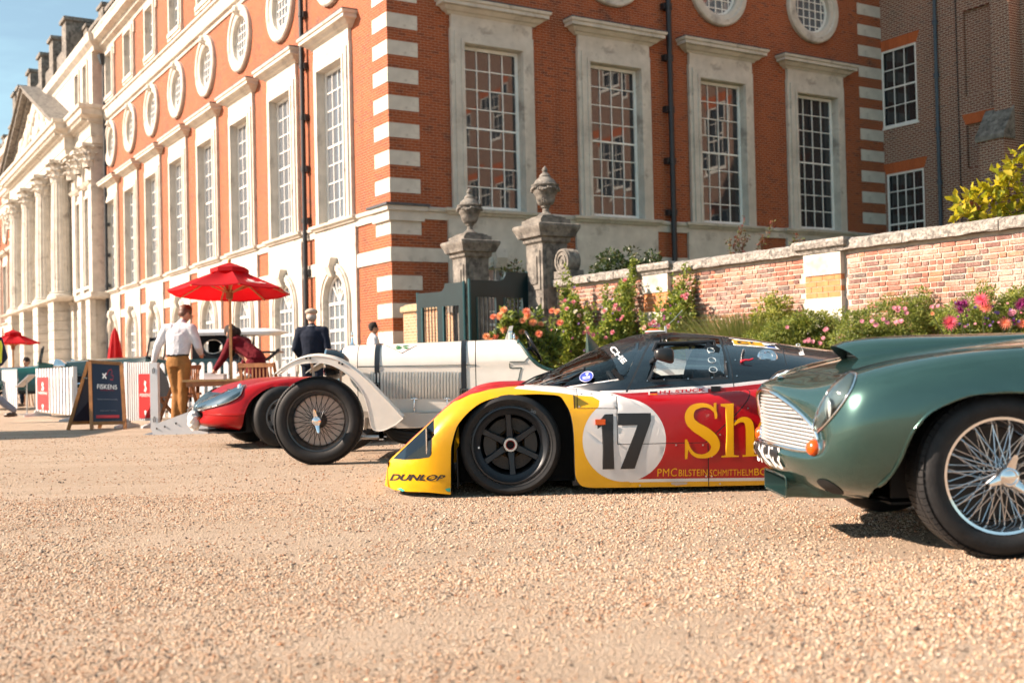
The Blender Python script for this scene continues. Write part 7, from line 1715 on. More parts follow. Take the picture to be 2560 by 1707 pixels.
o_ = link('blades', np_mesh('blades', V, F, G_GRASS, np.repeat(rng.choice(3, N, p=[.45, .3, .25]), 3)), t, world=True); o_['kind'] = 'stuff'
# golden shrub, aster mounds
Y = yw(1930)-0.5; t = plant('golden_shrub', 'yellow green leafy shrub between the grass and the stone pilaster', 'shrub', 1940, Y)
foliage('foliage', px_blobs(fill_down([(1925,775,26,24),(1955,765,22,20),(1900,800,24,22),(1965,790,22,24),(1930,745,14,14)]), Y), 5000, .06, [G_ROSE[2], G_GRASS[1], G_GOLD[1]], 21, t, .5, shell=.35)
stems([P(1925, 760, Y), P(1955, 760, Y), P(1920, 735, Y)], t.location, t, mat=TWIG)
for (cx, lst, bl, sd, lab) in (
    (1990, [(1930,840,40,34),(1985,835,44,34),(2035,835,44,34),(2080,815,36,30),(2010,805,30,24),(1900,855,36,24)], [(2012,853),(2020,852),(2032,854),(2058,845),(2050,858),(2100,840),(2108,838),(2062,825),(2066,823),(1968,818),(2126,823),(2022,848)], 31, 'low aster mound dotted with pink daisies, before the stone pilaster'),
    (2200, [(2130,800,44,34),(2190,790,46,40),(2240,780,44,38),(2170,830,46,30),(2230,825,46,30),(2285,775,40,44),(2300,745,26,24),(2330,790,34,34)], [(2240,805),(2252,803),(2236,770),(2245,775),(2266,782),(2262,772),(2218,806),(2208,798),(2180,803),(2190,812),(2246,770),(2330,768),(2345,765),(2155,803)], 32, 'broad green aster mound with scattered pink daisies right of the pilaster')):
    Y = yw(cx)-0.9; t = plant('aster_mound', lab, 'flowers', cx, Y, 'aster mounds in the border')
    foliage('foliage', px_blobs(fill_down(lst), Y), 26000, .045, G_ASTER, sd, t, .34, .5, shell=.35)
    stems([P(x, y-ry*.7, Y) for x, y, rx, ry in lst], t.location, t)
    for x, y in bl: bloom('ap', x, y, Y-.45, t, rf.uniform(1.1, 1.5))
Y = yw(2450)-0.85; t = plant('mixed_border', 'tall mixed border plants with spiky pink dahlias and magenta heads at right', 'flowers', 2450, Y)
foliage('foliage', px_blobs(fill_down([(2380,790,46,34),(2430,780,40,36),(2480,775,42,40),(2530,770,40,40),(2580,770,50,40),(2470,730,26,26),(2540,735,30,24),(2420,820,60,30),(2500,820,60,30)]), Y), 26000, .05, G_ASTER[:2]+G_ROSE[2:], 41, t, .34, .5, shell=.35)
tips = []
for k, x, y, s in (('sp',2455,750,.95),('sp',2374,808,1.0),('sc',2465,770,.8),('cl',2396,765,.75),('cl',2410,762,.7),('cl',2548,765,.8),('cl',2556,758,.75),('cl',2400,778,.6),('sc',2513,808,.8),('sc',2556,810,.7),('ap',2530,782,2),('ap',2528,785,1.6),('do',2331,785,.35)): tips.append(bloom(k, x, y, Y-.5, t, s)+t.location)
for k in range(34): bloom(rf.choice(['av', 'av', 'am', 'ap']), rf.uniform(2380, 2556), rf.uniform(755, 822), Y-.52, t, rf.uniform(.5, .95))
stems(tips, t.location, t, .007)
# clipped dark shrub behind the wall
Y = yw(1560)+1.2; t = plant('clipped_shrub', 'rounded dark evergreen shrub rising behind the wall right of the scroll', 'shrub', 1560, Y)
foliage('foliage', px_blobs([(1500,680,26,30),(1530,655,32,32),(1570,645,36,32),(1610,655,34,28),(1635,672,24,22),(1550,690,46,40),(1600,690,46,34),(1570,740,60,50),(1580,820,40,60)], Y, .8), 3800, .085, G_DARK, 51, t, .5, .2)
stems([P(1560, 660, Y), P(1600, 670, Y)], t.location, t, .03, 'trunk', TWIG)
Y = 26.0; t = plant('gate_shrub', 'bronze green shrub seen between the gate piers', 'shrub', 1290, Y)
foliage('foliage', px_blobs([(1270,690,24,20),(1300,680,24,24),(1325,690,18,30),(1290,730,40,36),(1310,770,40,36),(1290,820,50,50)], Y), 1800, .08, [G_DARK[1], G_ROSE[1], G_REDT[1]], 52, t); stems([P(1300, 690, Y)], t.location, t, .03, 'trunk', TWIG)
# golden leaves above the wall at the right edge
Y = yw(2480)+0.55; t = plant('golden_leaf_tree', 'young tree with large sunlit golden green leaves above the wall at right', 'tree', 2520, Y)
lf = []; rng = np.random.default_rng(61); br = [[(2400,548),(2440,520),(2490,500),(2560,480)], [(2460,535),(2500,470),(2540,440),(2590,420)], [(2520,470),(2535,420),(2533,388)], [(2420,545),(2470,545),(2540,530),(2600,520)], [(2385,520),(2420,505),(2470,495)], [(2500,545),(2540,520),(2600,500)], [(2440,480),(2480,465),(2530,470)], [(2560,400),(2600,390),(2620,395)]]
m = MB(); base = t.location; pos = []; dr = []
for b in br:
    c = [P(x, y, Y+rf.uniform(-.2, .2)) for x, y in spline(b, 6)]; m.tube([Vector((base.x+.3, base.y+.3, 1.6)), c[0]+Vector((.1, .2, -.3))]+c, .007, 5)
    for q in c:
        for _ in range(3): pos.append(np.array(q)+rng.normal(0, .06, 3)); dr.append([-.5+rng.normal(0, .5), -.4+rng.normal(0, .4), .2+rng.normal(0, .5)])
m.tube([(base.x+.3, base.y+.3, 0), (base.x+.3, base.y+.3, 1.7)], .03, 8); m.obj('trunk', TWIG, t)
V, F = leaves(np.array(pos), rng.uniform(.11, .18, len(pos)), .6, rng, .1, np.array(dr), .18, .2)
o_ = link('crown', np_mesh('crown', V, F, G_GOLD, np.repeat(rng.choice(3, len(pos), p=[.5, .3, .2]), 2)), t, world=True); o_['kind'] = 'stuff'
# bronze shoots behind the coping
for cx, sh, lab in ((1850, [(1843,640,1858,545),(1835,640,1845,575),(1855,640,1862,580),(1860,650,1840,600),(1830,650,1822,600),(1850,640,1870,590)], 'tall bronze leaved rose shoots showing above the coping, left clump'), (1915, [(1895,640,1932,555),(1890,640,1905,590)], 'single bronze rose shoot leaning right above the coping'), (1980, [(1978,620,1990,588),(1985,620,2003,600)], 'small bronze rose shoot just left of the pilaster cap')):
    Y = yw(cx)+0.6; t = plant('rose_shoot', lab, 'plant', cx, Y, 'bronze shoots behind the wall'); m = MB(); pos = []
    for (x0, y0, x1, y1) in sh:
        c = [P(x0+(x1-x0)*k/9+2*math.sin(k), y0+(y1-y0)*k/9, Y) for k in range(10)]; m.tube([Vector((t.location.x, t.location.y, .0)), c[0]]+c, .005, 5)
        for q in c[2:]:
            for _ in range(4): pos.append(np.array(q)+rng.normal(0, .02, 3))
    m.obj('stem', TWIG, t); V, F = leaves(np.array(pos), rng.uniform(.03, .07, len(pos)), .6, rng, .2); o_ = link('leaves', np_mesh('leaves', V, F, G_REDT, np.repeat(rng.choice(3, len(pos)), 2)), t, world=True); o_['kind'] = 'stuff'
# thin support wires and a garden hose stake by the pilaster
t = thing('garden_stake', 'short black irrigation stake standing against the brick wall', 'stake', tuple(P(2165, 830, yw(2165)-.2)*Vector((1, 1, 0)) if False else (P(2165, 830, yw(2165)-.2).x, P(2165, 830, yw(2165)-.2).y, 0)))
m = MB(); q0 = P(2163, 775, yw(2165)-.2); m.cyl((q0.x, q0.y, 0), (q0.x, q0.y, q0.z), .018, n=8); m.cyl((q0.x, q0.y, q0.z-.12), (q0.x, q0.y, q0.z), .028, n=8); m.obj('stake_post', BLACKP, t)
# ---------------------------------------------------------------- people
def remesh(mb_, name, mat, parent, voxel=0.014, smooth=6, fold=0.0):
    "joins overlapping limbs into one continuous skin"
    me = bpy.data.meshes.new(name); me.from_pydata(mb_.v, [], mb_.f); o_ = bpy.data.objects.new(name, me); COL.objects.link(o_)
    r_ = o_.modifiers.new('r', 'REMESH'); r_.mode = 'VOXEL'; r_.voxel_size = voxel; r_.use_smooth_shade = True
    s_ = o_.modifiers.new('s', 'SMOOTH'); s_.factor = 0.6; s_.iterations = smooth
    dg = bpy.context.evaluated_depsgraph_get(); new = bpy.data.meshes.new_from_object(o_.evaluated_get(dg), depsgraph=dg)
    bpy.data.objects.remove(o_); bpy.data.meshes.remove(me); new.name = name; new.materials.clear(); new.materials.append(mat); new.shade_smooth()
    return link(name, new, parent, loc=(0, 0, 0))
def limb(m, pts, rs, n=10):
    m.tube(pts, rs, n)
    for p, r_ in zip(pts, rs): m.sphere(p, r_*0.98, 10, 8)
def oval(m, a, b, ra, rb, n=16):
    "torso slice pair: elliptical rings (rx, ry)"
    a, b = Vector(a), Vector(b)
    m.loft([[a+Vector((ra[0]*math.cos(t), ra[1]*math.sin(t), 0)) for t in [2*math.pi*k/n for k in range(n)]], [b+Vector((rb[0]*math.cos(t), rb[1]*math.sin(t), 0)) for t in [2*math.pi*k/n for k in range(n)]]], 0, True, True)
def rings(m, L, n=16):
    m.loft([[Vector((c[0]+rx*math.cos(t), c[1]+ry*math.sin(t), c[2])) for t in [2*math.pi*k/n for k in range(n)]] for c, rx, ry in L], 0, True, True)
SKIN = M('skin', (0.50, 0.27, 0.18), 0.5, sub=0.1); SKIN2 = M('skin_tan', (0.42, 0.21, 0.13), 0.5, sub=0.1)
def hand(m, wrist, d, palm_n, s=1.0):
    "palm and five bent fingers"
    w = Vector(wrist); d = Vector(d).normalized(); n = Vector(palm_n).normalized(); side = d.cross(n).normalized()
    m.tube([w, w+d*.05*s, w+d*.085*s], [.024*s, .034*s, .030*s], 8)
    for k, (L, q) in enumerate(((.075, -.027), (.085, -.009), (.08, .009), (.062, .026))):
        b = w+d*.08*s+side*q*s; m.tube([b, b+d*L*.5*s+n*.006*s, b+d*L*.85*s+n*.03*s], [.0095*s, .009*s, .0075*s], 6)
    b = w+d*.03*s-side*.028*s; m.tube([b, b+d*.03*s-side*.03*s+n*.01*s, b+d*.06*s-side*.04*s+n*.025*s], [.012*s, .011*s, .009*s], 6)
def head(m, c, face, s=1.0):
    "skull, jaw, nose, ears; face: unit vector"
    c = Vector(c); f = Vector(face).normalized(); sd = f.cross(Vector((0, 0, 1))).normalized(); up = sd.cross(f)
    m.sphere(c+up*.02*s-f*.01*s, (.082*s, .095*s, .105*s), 16, 12, M3=Matrix((sd, f, up)).transposed())
    m.sphere(c-up*.05*s+f*.025*s, (.058*s, .065*s, .075*s), 14, 10, M3=Matrix((sd, f, up)).transposed())
    m.sphere(c+f*.10*s-up*.015*s, (.013*s, .022*s, .024*s), 8, 8, M3=Matrix((sd, f, up)).transposed())
    for q in (-1, 1): m.sphere(c+sd*q*.083*s-f*.005*s, (.012*s, .02*s, .033*s), 8, 8, M3=Matrix((sd, f, up)).transposed())
    return f, sd, up
def hair_cap(name, c, face, mat, parent, s=1.0, back=0.0, extra=()):
    f = Vector(face).normalized(); sd = f.cross(Vector((0, 0, 1))).normalized(); up = sd.cross(f); c = Vector(c); m = MB()
    m.sphere(c+up*.045*s-f*.022*s, (.094*s, .105*s, .092*s), 16, 12, M3=Matrix((sd, f, up)).transposed()); m.sphere(c-f*.05*s+up*.0*s, (.085*s, .06*s, .075*s), 14, 10, M3=Matrix((sd, f, up)).transposed())
    rs = random.Random(3)
    for k in range(26): a = rs.uniform(0, 6.28); e = rs.uniform(.1, 1.3); q = c+up*(.045+.085*math.sin(e))*s-f*.02*s+(sd*math.cos(a)*.085+f*math.sin(a)*.09)*math.cos(e)*s; m.sphere(q, rs.uniform(.014, .026)*s, 7, 6)
    for (p, r_) in extra: m.sphere(p, r_, 10, 8)
    return remesh(m, name, mat, parent, .011, 3)
def face_bits(c, face, parent, s=1.0, glasses=False):
    f = Vector(face).normalized(); sd = f.cross(Vector((0, 0, 1))).normalized(); up = sd.cross(f); c = Vector(c)
    m = MB()
    for q in (-1, 1): m.sphere(c+sd*q*.032*s+f*.080*s+up*.012*s, .011*s, 8, 6)
    m.obj('eyes', M('eye_dark', (0.03, 0.02, 0.02), 0.3), parent, 60, loc=(0, 0, 0))
    m = MB(); m.sphere(c+f*.083*s-up*.062*s, (.024*s, .008*s, .007*s), 10, 6, M3=Matrix((sd, f, up)).transposed()); m.obj('mouth', M('lips', (0.35, 0.10, 0.08), 0.5), parent, 60, loc=(0, 0, 0))
    if glasses:
        m = MB()
        for q in (-1, 1): m.tube([c+sd*(q*.034+.024*math.cos(a))*s+f*.105*s+up*(.010+.02*math.sin(a))*s for a in [2*math.pi*k/14 for k in range(14)]], .003, 5, closed=True); m.tube([c+sd*q*.06*s+f*.1*s+up*.012*s, c+sd*q*.084*s+up*.015*s], .003, 5)
        m.obj('spectacles', BLACKP, parent, 60, loc=(0, 0, 0))
def shoe(m, a, fwd, s=1.0):
    a = Vector(a); f = Vector(fwd).normalized(); m.tube([a+Vector((0, 0, .0)), a-f*.05*s+Vector((0, 0, -.05)), a+f*.09*s+Vector((0, 0, -.055)), a+f*.19*s+Vector((0, 0, -.065))], [.05*s, .042*s, .044*s, .028*s], 10)
def cloth(name, c, fold=0.35, scale=14):
    if name in MATS: return MATS[name]
    m, n, l, b = new_mat(name); b.inputs['Base Color'].default_value = (*c, 1); b.inputs['Roughness'].default_value = 0.85; b.inputs['Specular IOR Level'].default_value = 0.2
    co = objco(n); t = tex(n, l, 'Noise', scale, 3, 0.5, co, 0.6); bumpn(n, l, b, t.outputs[0], fold, 0.05)
    l.new(ramp(n, l, t.outputs[0], [(0.3, [x*0.88 for x in c]), (0.7, c)]), b.inputs['Base Color']); return m
def person(label, loc, yaw, J, top, bottom, shoes, hairc, skin=SKIN, group=None, jacket=False, hair_extra=(), cap=None, glasses=False, skirt=None, sleeves=True, hair=True, vest=None):
    "local frame: x to the person's right, y forward, z up"
    t = thing('person', label, 'person', loc, yaw, group); V_ = {k: Vector(v) for k, v in J.items()}
    m = MB(); sh = V_['neck']
    limb(m, [V_['neck']-Vector((0, 0, .06)), V_['neck'], V_['head']-Vector((0, 0, .05))], [.058, .052, .05]); head(m, V_['head'], V_['face'])
    for q in 'lr':
        limb(m, [V_['sh'+q], V_['el'+q], V_['wr'+q]], [.05, .04, .026]); hand(m, V_['wr'+q], V_['wr'+q]-V_['el'+q], V_.get('pn'+q, Vector((0, 0, -1))))
        limb(m, [V_['hip'+q], V_['kn'+q], V_['an'+q]], [.075, .052, .036])
    limb(m, [V_['pel'], V_['chest'], V_['neck']-Vector((0, 0, .05))], [.12, .13, .07])
    remesh(m, 'body', skin, t, .014, 3)
    # trousers
    m = MB()
    for q in 'lr': limb(m, [V_['hip'+q], V_['hip'+q].lerp(V_['kn'+q], .5), V_['kn'+q], V_['kn'+q].lerp(V_['an'+q], .45), V_['an'+q]+Vector((0, 0, .03))], [.102, .088, .070, .066, .056])
    rings(m, [((V_['pel'].x, V_['pel'].y, V_['pel'].z-.10), .165, .125), ((V_['pel'].x, V_['pel'].y, V_['pel'].z), .172, .13), ((V_['pel'].x, V_['pel'].y, V_['pel'].z+.11), .155, .115)])
    if skirt: rings(m, skirt)
    tr = remesh(m, 'trousers' if not skirt else 'skirt', bottom, t, .016, 4)
    # shirt or jacket
    m = MB(); w = V_['pel']+Vector((0, 0, .10)); c = V_['chest']; n_ = V_['neck']-Vector((0, 0, .0)); k = 1.14 if jacket else 1.06
    lo = w-Vector((0, 0, .20 if jacket else .02))
    L = [(lo, (.185 if jacket else .165)*k, .13*k), (w, .168*k, .125*k), (w.lerp(c, .5), .178*k, .128*k), (c, .195*k, .132*k), (c.lerp(n_, .5), .175*k, .112*k), (c.lerp(n_, .8), .115, .09), (n_, .068, .062)]
    rings(m, [((a.x, a.y, a.z), b, d) for a, b, d in L])
    limb(m, [w, w.lerp(c, .5), c, c.lerp(n_, .5), n_], [.125*k, .130*k, .132*k, .105*k, .066])
    for q in 'lr':
        limb(m, [c.lerp(V_['sh'+q], .55)+Vector((0, 0, .04)), V_['sh'+q], V_['sh'+q].lerp(V_['el'+q], .5), V_['el'+q], V_['el'+q].lerp(V_['wr'+q], .5), V_['wr'+q] if sleeves else V_['el'+q].lerp(V_['wr'+q], .3)], [.085*k, .080*k, .068*k, .058*k, .052*k, .042*k])
    st = remesh(m, 'jacket' if jacket else 'shirt', top, t, .016, 4)
    m = MB(); m.tube([V_['neck']+Vector((.062*math.cos(a), .056*math.sin(a), -.012-.012*math.sin(a))) for a in [2*math.pi*i/18 for i in range(18)]], .017, 7, closed=True); m.obj('collar', top if not jacket else cloth('white_shirt_cloth', (0.62, 0.63, 0.67)), t, 60, loc=(0, 0, 0))
    if not jacket and not skirt:
        m = MB(); b = V_['pel']+Vector((0, 0, .085)); m.lathe([(1, -.02), (1.02, -.018), (1.02, .018), (1, .02)], 28, (0, 0, 0)); m.v = [tuple(b+Vector((v[0]*.168, v[1]*.128, v[2]))) for v in m.v]; m.obj('belt', BLACKP, t, 60, loc=(0, 0, 0))
    for q in 'lr': m = MB(); shoe(m, V_['an'+q], V_.get('ft'+q, Vector((0, 1, 0)))); remesh(m, 'shoe', shoes, t, .012, 2)
    face_bits(V_['head'], V_['face'], t, 1.0, glasses)
    if cap:
        m = MB(); f = V_['face'].normalized(); sd = f.cross(Vector((0, 0, 1))).normalized(); up = sd.cross(f); cc = V_['head']+up*.085-f*.012
        m.sphere(cc, (.108, .122, .058), 18, 10, M3=Matrix((sd, f, up)).transposed()); m.sphere(cc+f*.12-up*.02, (.085, .05, .012), 14, 6, M3=Matrix((sd, f, up)).transposed()); remesh(m, 'flat_cap', cap, t, .011, 3)
        m = MB(); m.sphere(V_['head']-f*.035-up*.01, (.086, .075, .07), 14, 10, M3=Matrix((sd, f, up)).transposed()); remesh(m, 'hair', hairc, t, .011, 3)
    elif hair: hair_cap('hair', V_['head'], V_['face'], hairc, t, 1.0, extra=hair_extra)
    if vest:
        m = MB(); rings(m, [((a.x, a.y, a.z), b*1.07+.01, d*1.08+.012) for a, b, d in L[:5]]); remesh(m, 'hi_vis_vest', vest, t, .016, 3)
    return t
BASE = dict(pel=(0,0,.97), chest=(0,.0,1.36), neck=(0,.0,1.53), head=(0,.02,1.675), face=(0,1,-.05), shl=(-.20,0,1.44), shr=(.20,0,1.44), ell=(-.26,-.03,1.16), elr=(.26,-.03,1.16), wrl=(-.25,.06,.92), wrr=(.25,.06,.92), hipl=(-.095,0,.93), hipr=(.095,0,.93), knl=(-.10,.02,.50), knr=(.10,.02,.50), anl=(-.11,-.02,.09), anr=(.11,-.02,.09))
def gp_(px, Y): p = P(px, 950, Y); return (p.x, p.y, 0.0)
SHW = cloth('white_shirt_cloth', (0.62, 0.63, 0.67), .5); CHI = cloth('brown_chino', (0.30, 0.14, 0.045), .35); NAVY = cloth('navy_wool', (0.010, 0.016, 0.032), .3); BURG = cloth('burgundy_cloth', (0.12, 0.006, 0.014), .5); GREYT = cloth('grey_trousers', (0.25, 0.25, 0.29), .3)
SHOE = M('brown_shoe', (0.06, 0.03, 0.015), 0.4); HBR = M('brown_hair', (0.10, 0.045, 0.025), 0.5, var=0.4, vs=40); HDK = M('dark_hair', (0.020, 0.013, 0.010), 0.85, var=0.4, vs=40); HGY = M('grey_hair', (0.35, 0.32, 0.30), 0.6)
# man in the white shirt, back to us, leaning a hand on the fence post
J = dict(BASE); J.update(pel=(0,0,.99), chest=(.01,.03,1.38), neck=(.03,.08,1.55), head=(.05,.15,1.68), face=(.5,.75,-.5), shl=(-.19,.02,1.46), shr=(.21,.04,1.45), ell=(-.33,.0,1.20), wrl=(-.40,.02,1.0), elr=(.30,.05,1.19), wrr=(.22,.27,1.10), hipl=(-.09,0,.95), hipr=(.10,0,.95), knl=(-.06,.05,.51), knr=(.08,-.01,.51), anl=(-.05,-.04,.09), anr=(.05,.03,.09))
person('man in white shirt and brown trousers seen from behind at the white fence', gp_(446, 16.7), R(-12), J, SHW, CHI, SHOE, HBR, glasses=True)
# woman in dark red bending over the table
J = dict(BASE); J.update(pel=(0,-.12,.92), chest=(0,.18,1.20), neck=(0,.30,1.34), head=(.0,.40,1.42), face=(0,.75,-.65), shl=(-.18,.24,1.27), shr=(.18,.24,1.27), ell=(-.24,.36,1.02), elr=(.24,.30,1.02), wrl=(-.20,.55,.86), wrr=(.24,.42,.82), hipl=(-.09,-.12,.88), hipr=(.09,-.12,.88), knl=(-.09,-.06,.48), knr=(.09,-.06,.48), anl=(-.09,-.12,.08), anr=(.09,-.12,.08))
hx = [((x, .33+.02*k, 1.44-.07*k), .075-.005*k) for k in range(6) for x in (-.055, .055)]
person('woman in burgundy dress with long dark hair bending over the table', gp_(628, 17.9), R(62), J, BURG, BURG, SHOE, HDK, hair_extra=hx, skirt=[((0, -.10, .98), .17, .14), ((0, -.11, .75), .22, .18), ((0, -.1, .45), .25, .21)])
# man in navy jacket and flat cap
J = dict(BASE); J.update(elr=(.27,-.06,1.16), ell=(-.27,-.06,1.16), wrl=(-.18,.10,.98), wrr=(.18,.10,.98), face=(-.35,.9,-.15), head=(-.01,.03,1.68))
person('man in navy jacket and pale flat cap standing with his back to us', gp_(782, 18.7), R(-4), J, NAVY, NAVY, SHOE, HGY, jacket=True, cap=cloth('tweed_cap', (0.42, 0.36, 0.31), .3, 40))
# young man by the palace corner
person('dark haired young man in white shirt near the palace corner', gp_(935, 24.6), R(-72), dict(BASE), SHW, GREYT, SHOE, HDK, SKIN2)
# steward at the left edge
J = dict(BASE); J.update(knl=(-.10,.12,.52), anl=(-.10,-.05,.12), knr=(.10,.02,.50), anr=(.10,-.36,.20), elr=(.28,-.06,1.15), wrr=(.27,.12,.93))
HV = M('hi_vis_yellow', (0.62, 0.72, 0.02), 0.6)
person('steward in yellow high visibility vest walking at the left edge', gp_(-22, 19.6), R(78), J, cloth('navy_polo', (0.02, 0.03, 0.07)), GREYT, SHOE, HDK, vest=HV, sleeves=False)
# seated guest far away
J = dict(BASE); J.update({k: tuple(Vector(v)-Vector((0, 0, .50))) for k, v in BASE.items() if k not in ('face', 'knl', 'knr', 'anl', 'anr')}); J.update(knl=(-.12,.42,.47), knr=(.12,.42,.47), anl=(-.12,.40,.09), anr=(.12,.40,.09), wrl=(-.15,.3,.55), wrr=(.15,.3,.55))
person('distant seated guest in dark jacket under the far red parasol', gp_(67, 30.5), R(170), J, NAVY, NAVY, SHOE, HDK, jacket=True)
t = thing('stool', 'small wooden stool under the distant seated guest', 'stool', gp_(67, 30.5)); m = MB(); m.lathe([(0, .38), (.19, .38), (.19, .42), (0, .42)], 18); m.obj('seat', M('oiled_teak', (0.30, 0.12, 0.045), 0.5, var=0.25, vs=15), t, loc=(0, 0, 0))
for a in range(4):
    m = MB(); q = math.pi/4+a*math.pi/2; m.cyl((.11*math.cos(q), .11*math.sin(q), .39), (.17*math.cos(q), .17*math.sin(q), 0), .016, n=8); m.obj('leg', MATS['oiled_teak'], t, loc=(0, 0, 0))
# ---------------------------------------------------------------- hospitality corner: parasols, table, fences, signs
TEAK = M('oiled_teak', (0.30, 0.12, 0.045), 0.5); PINE = M('pale_pine', (0.52, 0.30, 0.12), 0.5, var=0.2, vs=12); WPL = M('white_plastic', (0.64, 0.64, 0.65), 0.4, var=0.04)
REDC = leaf_mat('red_parasol_cloth', (0.46, 0.003, 0.010), 0.4, 0.7); REDB = M('red_banner', (0.50, 0.010, 0.012), 0.5); NAVB = M('navy_board', (0.012, 0.014, 0.035), 0.35); WPR = M('white_print', (0.75, 0.73, 0.70), 0.5); RPR = M('red_print', (0.42, 0.02, 0.03), 0.5)
def parasol(label, base, ztop, zrim, rad, n=8, rot=0.2, text=None, group='red parasols', polew=.022):
    t = thing('parasol', label, 'parasol', base, 0, group); m = MB()
    m.cyl((0, 0, 0), (0, 0, ztop+.05), polew, n=12); m.sphere((0, 0, ztop+.07), .03, 10, 8); m.obj('pole', PINE, t, 40, loc=(0, 0, 0))
    rim = [(rad*math.cos(rot+2*math.pi*k/n), rad*math.sin(rot+2*math.pi*k/n), zrim) for k in range(n)]; hub = ztop-.02
    for k in range(n):
        a, b = Vector(rim[k]), Vector(rim[(k+1) % n]); c = Vector((0, 0, hub)); m = MB(); L = []
        for i in range(7):
            f = i/6; p, q = c.lerp(a, f), c.lerp(b, f); sag = -.05*math.sin(math.pi*f)
            L.append([p.lerp(q, j/4)+Vector((0, 0, sag*math.sin(math.pi*j/4)+(-.02*math.sin(math.pi*j/4) if i == 6 else 0))) for j in range(5)])
        L.append([p+Vector((0, 0, -.02)) for p in L[-1]]); m.loft(L, closed=False); m.obj('canopy_panel', REDC, t, 30, loc=(0, 0, 0))
        m = MB(); m.beam(a+Vector((0, 0, -.02)), c+Vector((0, 0, -.05)), .022, .016); m.beam(Vector((0, 0, hub-.42)), c.lerp(a, .5)+Vector((0, 0, -.04)), .018, .014); m.obj('rib', PINE, t, loc=(0, 0, 0))
    m = MB(); q = [(.32*rad*math.cos(rot+2*math.pi*k/n), .32*rad*math.sin(rot+2*math.pi*k/n), hub-(hub-zrim)*.26+.05) for k in range(n)]; m.loft([[(0, 0, hub+.06)]*n, q, [(p[0], p[1], p[2]-.06) for p in q]]); m.obj('vent_cap', REDC, t, 30, loc=(0, 0, 0))
    m = MB(); m.lathe([(polew, hub-.5), (.05, hub-.5), (.055, hub-.42), (.05, hub-.36), (polew, hub-.36)], 14); m.obj('runner', TEAK, t, 40, loc=(0, 0, 0))
    m = MB(); m.lathe([(0, 0), (.26, 0), (.26, .05), (.05, .07), (.04, .25), (polew, .25)], 20); m.obj('base', M('dark_cast_base', (0.03, 0.03, 0.03), 0.6), t, 40, loc=(0, 0, 0))
    if text:
        for k, up_ in ((text[1], .02),):
            a, b = Vector(rim[k]), Vector(rim[(k+1) % n]); c = Vector((0, 0, hub)); nrm = (a-c).cross(b-c).normalized(); nrm = nrm if nrm.z > 0 else -nrm
            pt = lambda u, v: c.lerp(a, v).lerp(c.lerp(b, v), u)+nrm*up_-Vector((0, 0, .05*math.sin(math.pi*v)*math.sin(math.pi*u)))
            V, F = text_mesh(text[0], 1, .02); m = MB(); m.add([pt(.24+.52*x, .90-.13*y) for x, y in V], F); m.add([pt(*p) for p in ((.40,.68),(.5,.58),(.58,.60),(.64,.70),(.52,.74),(.45,.73))], [(0,1,2,3,4,5)]); m.obj('lettering', WPR, t, loc=(0, 0, 0))
    return t
big = P(578, 940, 16.9); parasol('large open red parasol over the wooden table beside the palace', (big.x, big.y, 0), 2.40, 1.99, 0.9, 8, R(-90+22.5), ('FISKENS', 0))
far = P(33, 900, 31.0); parasol('small distant open red parasol at the left edge', (far.x, far.y, 0), 2.05, 1.72, .72, 8, .1)
for o_ in bpy.data.objects:
    if o_.parent and o_.parent.name == 'parasol' and o_.name.split('.')[0] not in ('pole', 'base'): o_.rotation_euler = (R(-4.5), 0, 0); o_.location = (0, -0.17, 0.02)
cl = P(288, 900, 30.0); t = thing('closed_parasol', 'furled red parasol standing among the parked cars', 'parasol', (cl.x, cl.y, 0), 0, 'red parasols'); m = MB(); L = []
for z, r_ in ((1.0, .16), (1.15, .17), (1.5, .13), (1.85, .08), (2.02, .02)): L.append([(r_*(1+.22*(k % 2))*math.cos(2*math.pi*k/16), r_*(1+.22*(k % 2))*math.sin(2*math.pi*k/16), z+(.05*(k % 3) if z == 1.0 else 0)) for k in range(16)])
m.loft(L, 0, True, True); m.obj('canopy', REDC, t, 40, loc=(0, 0, 0)); m = MB(); m.cyl((0, 0, 0), (0, 0, 2.05), .02, n=8); m.lathe([(0, 0), (.22, 0), (.22, .06), (.03, .08)], 16); m.obj('pole', PINE, t, loc=(0, 0, 0))
# table
tb = P(560, 945, 16.9); t = thing('wooden_table', 'wooden garden table under the large red parasol', 'table', (tb.x, tb.y, 0), R(8)); zt = P(560, 947, 16.9).z
for k in range(7): m = MB(); m.box(-.55, .42, -.42+k*.12, -.42+k*.12+.108, zt-.03, zt); m.obj('top_slat', TEAK if k else PINE, t, loc=(0, 0, 0))
m = MB(); m.box(-.5, .37, -.38, -.35, zt-.10, zt-.03); m.box(-.5, .37, .36, .39, zt-.10, zt-.03); m.obj('apron', TEAK, t, loc=(0, 0, 0))
for sx in (-.42, .30):
    for a, b in ((-.34, .34), (.34, -.34)): m = MB(); m.beam((sx, a, zt-.06), (sx+.04, b, 0), .045, .03); m.obj('leg', TEAK, t, loc=(0, 0, 0))
def tabletop(name, label, cat, px, py, size, mat, Y=16.7):
    c = P(px, py, Y); t_ = thing(name, label, cat, (c.x, c.y, zt)); m = MB(); m.box(-size[0]/2, size[0]/2, -size[1]/2, size[1]/2, 0, size[2]); m.obj('carton' if cat == 'box' else 'tray', mat, t_, loc=(0, 0, 0)); m = MB(); m.box(-size[0]/2-.004, size[0]/2+.004, -size[1]/2-.004, size[1]/2+.004, size[2], size[2]+.012); m.obj('lid', WPL, t_, loc=(0, 0, 0)); return t_
tabletop('white_box', 'long white box on the table in front of the woman', 'box', 540, 935, (.27, .2, .065), M('white_card', (0.70, 0.68, 0.70), 0.6))
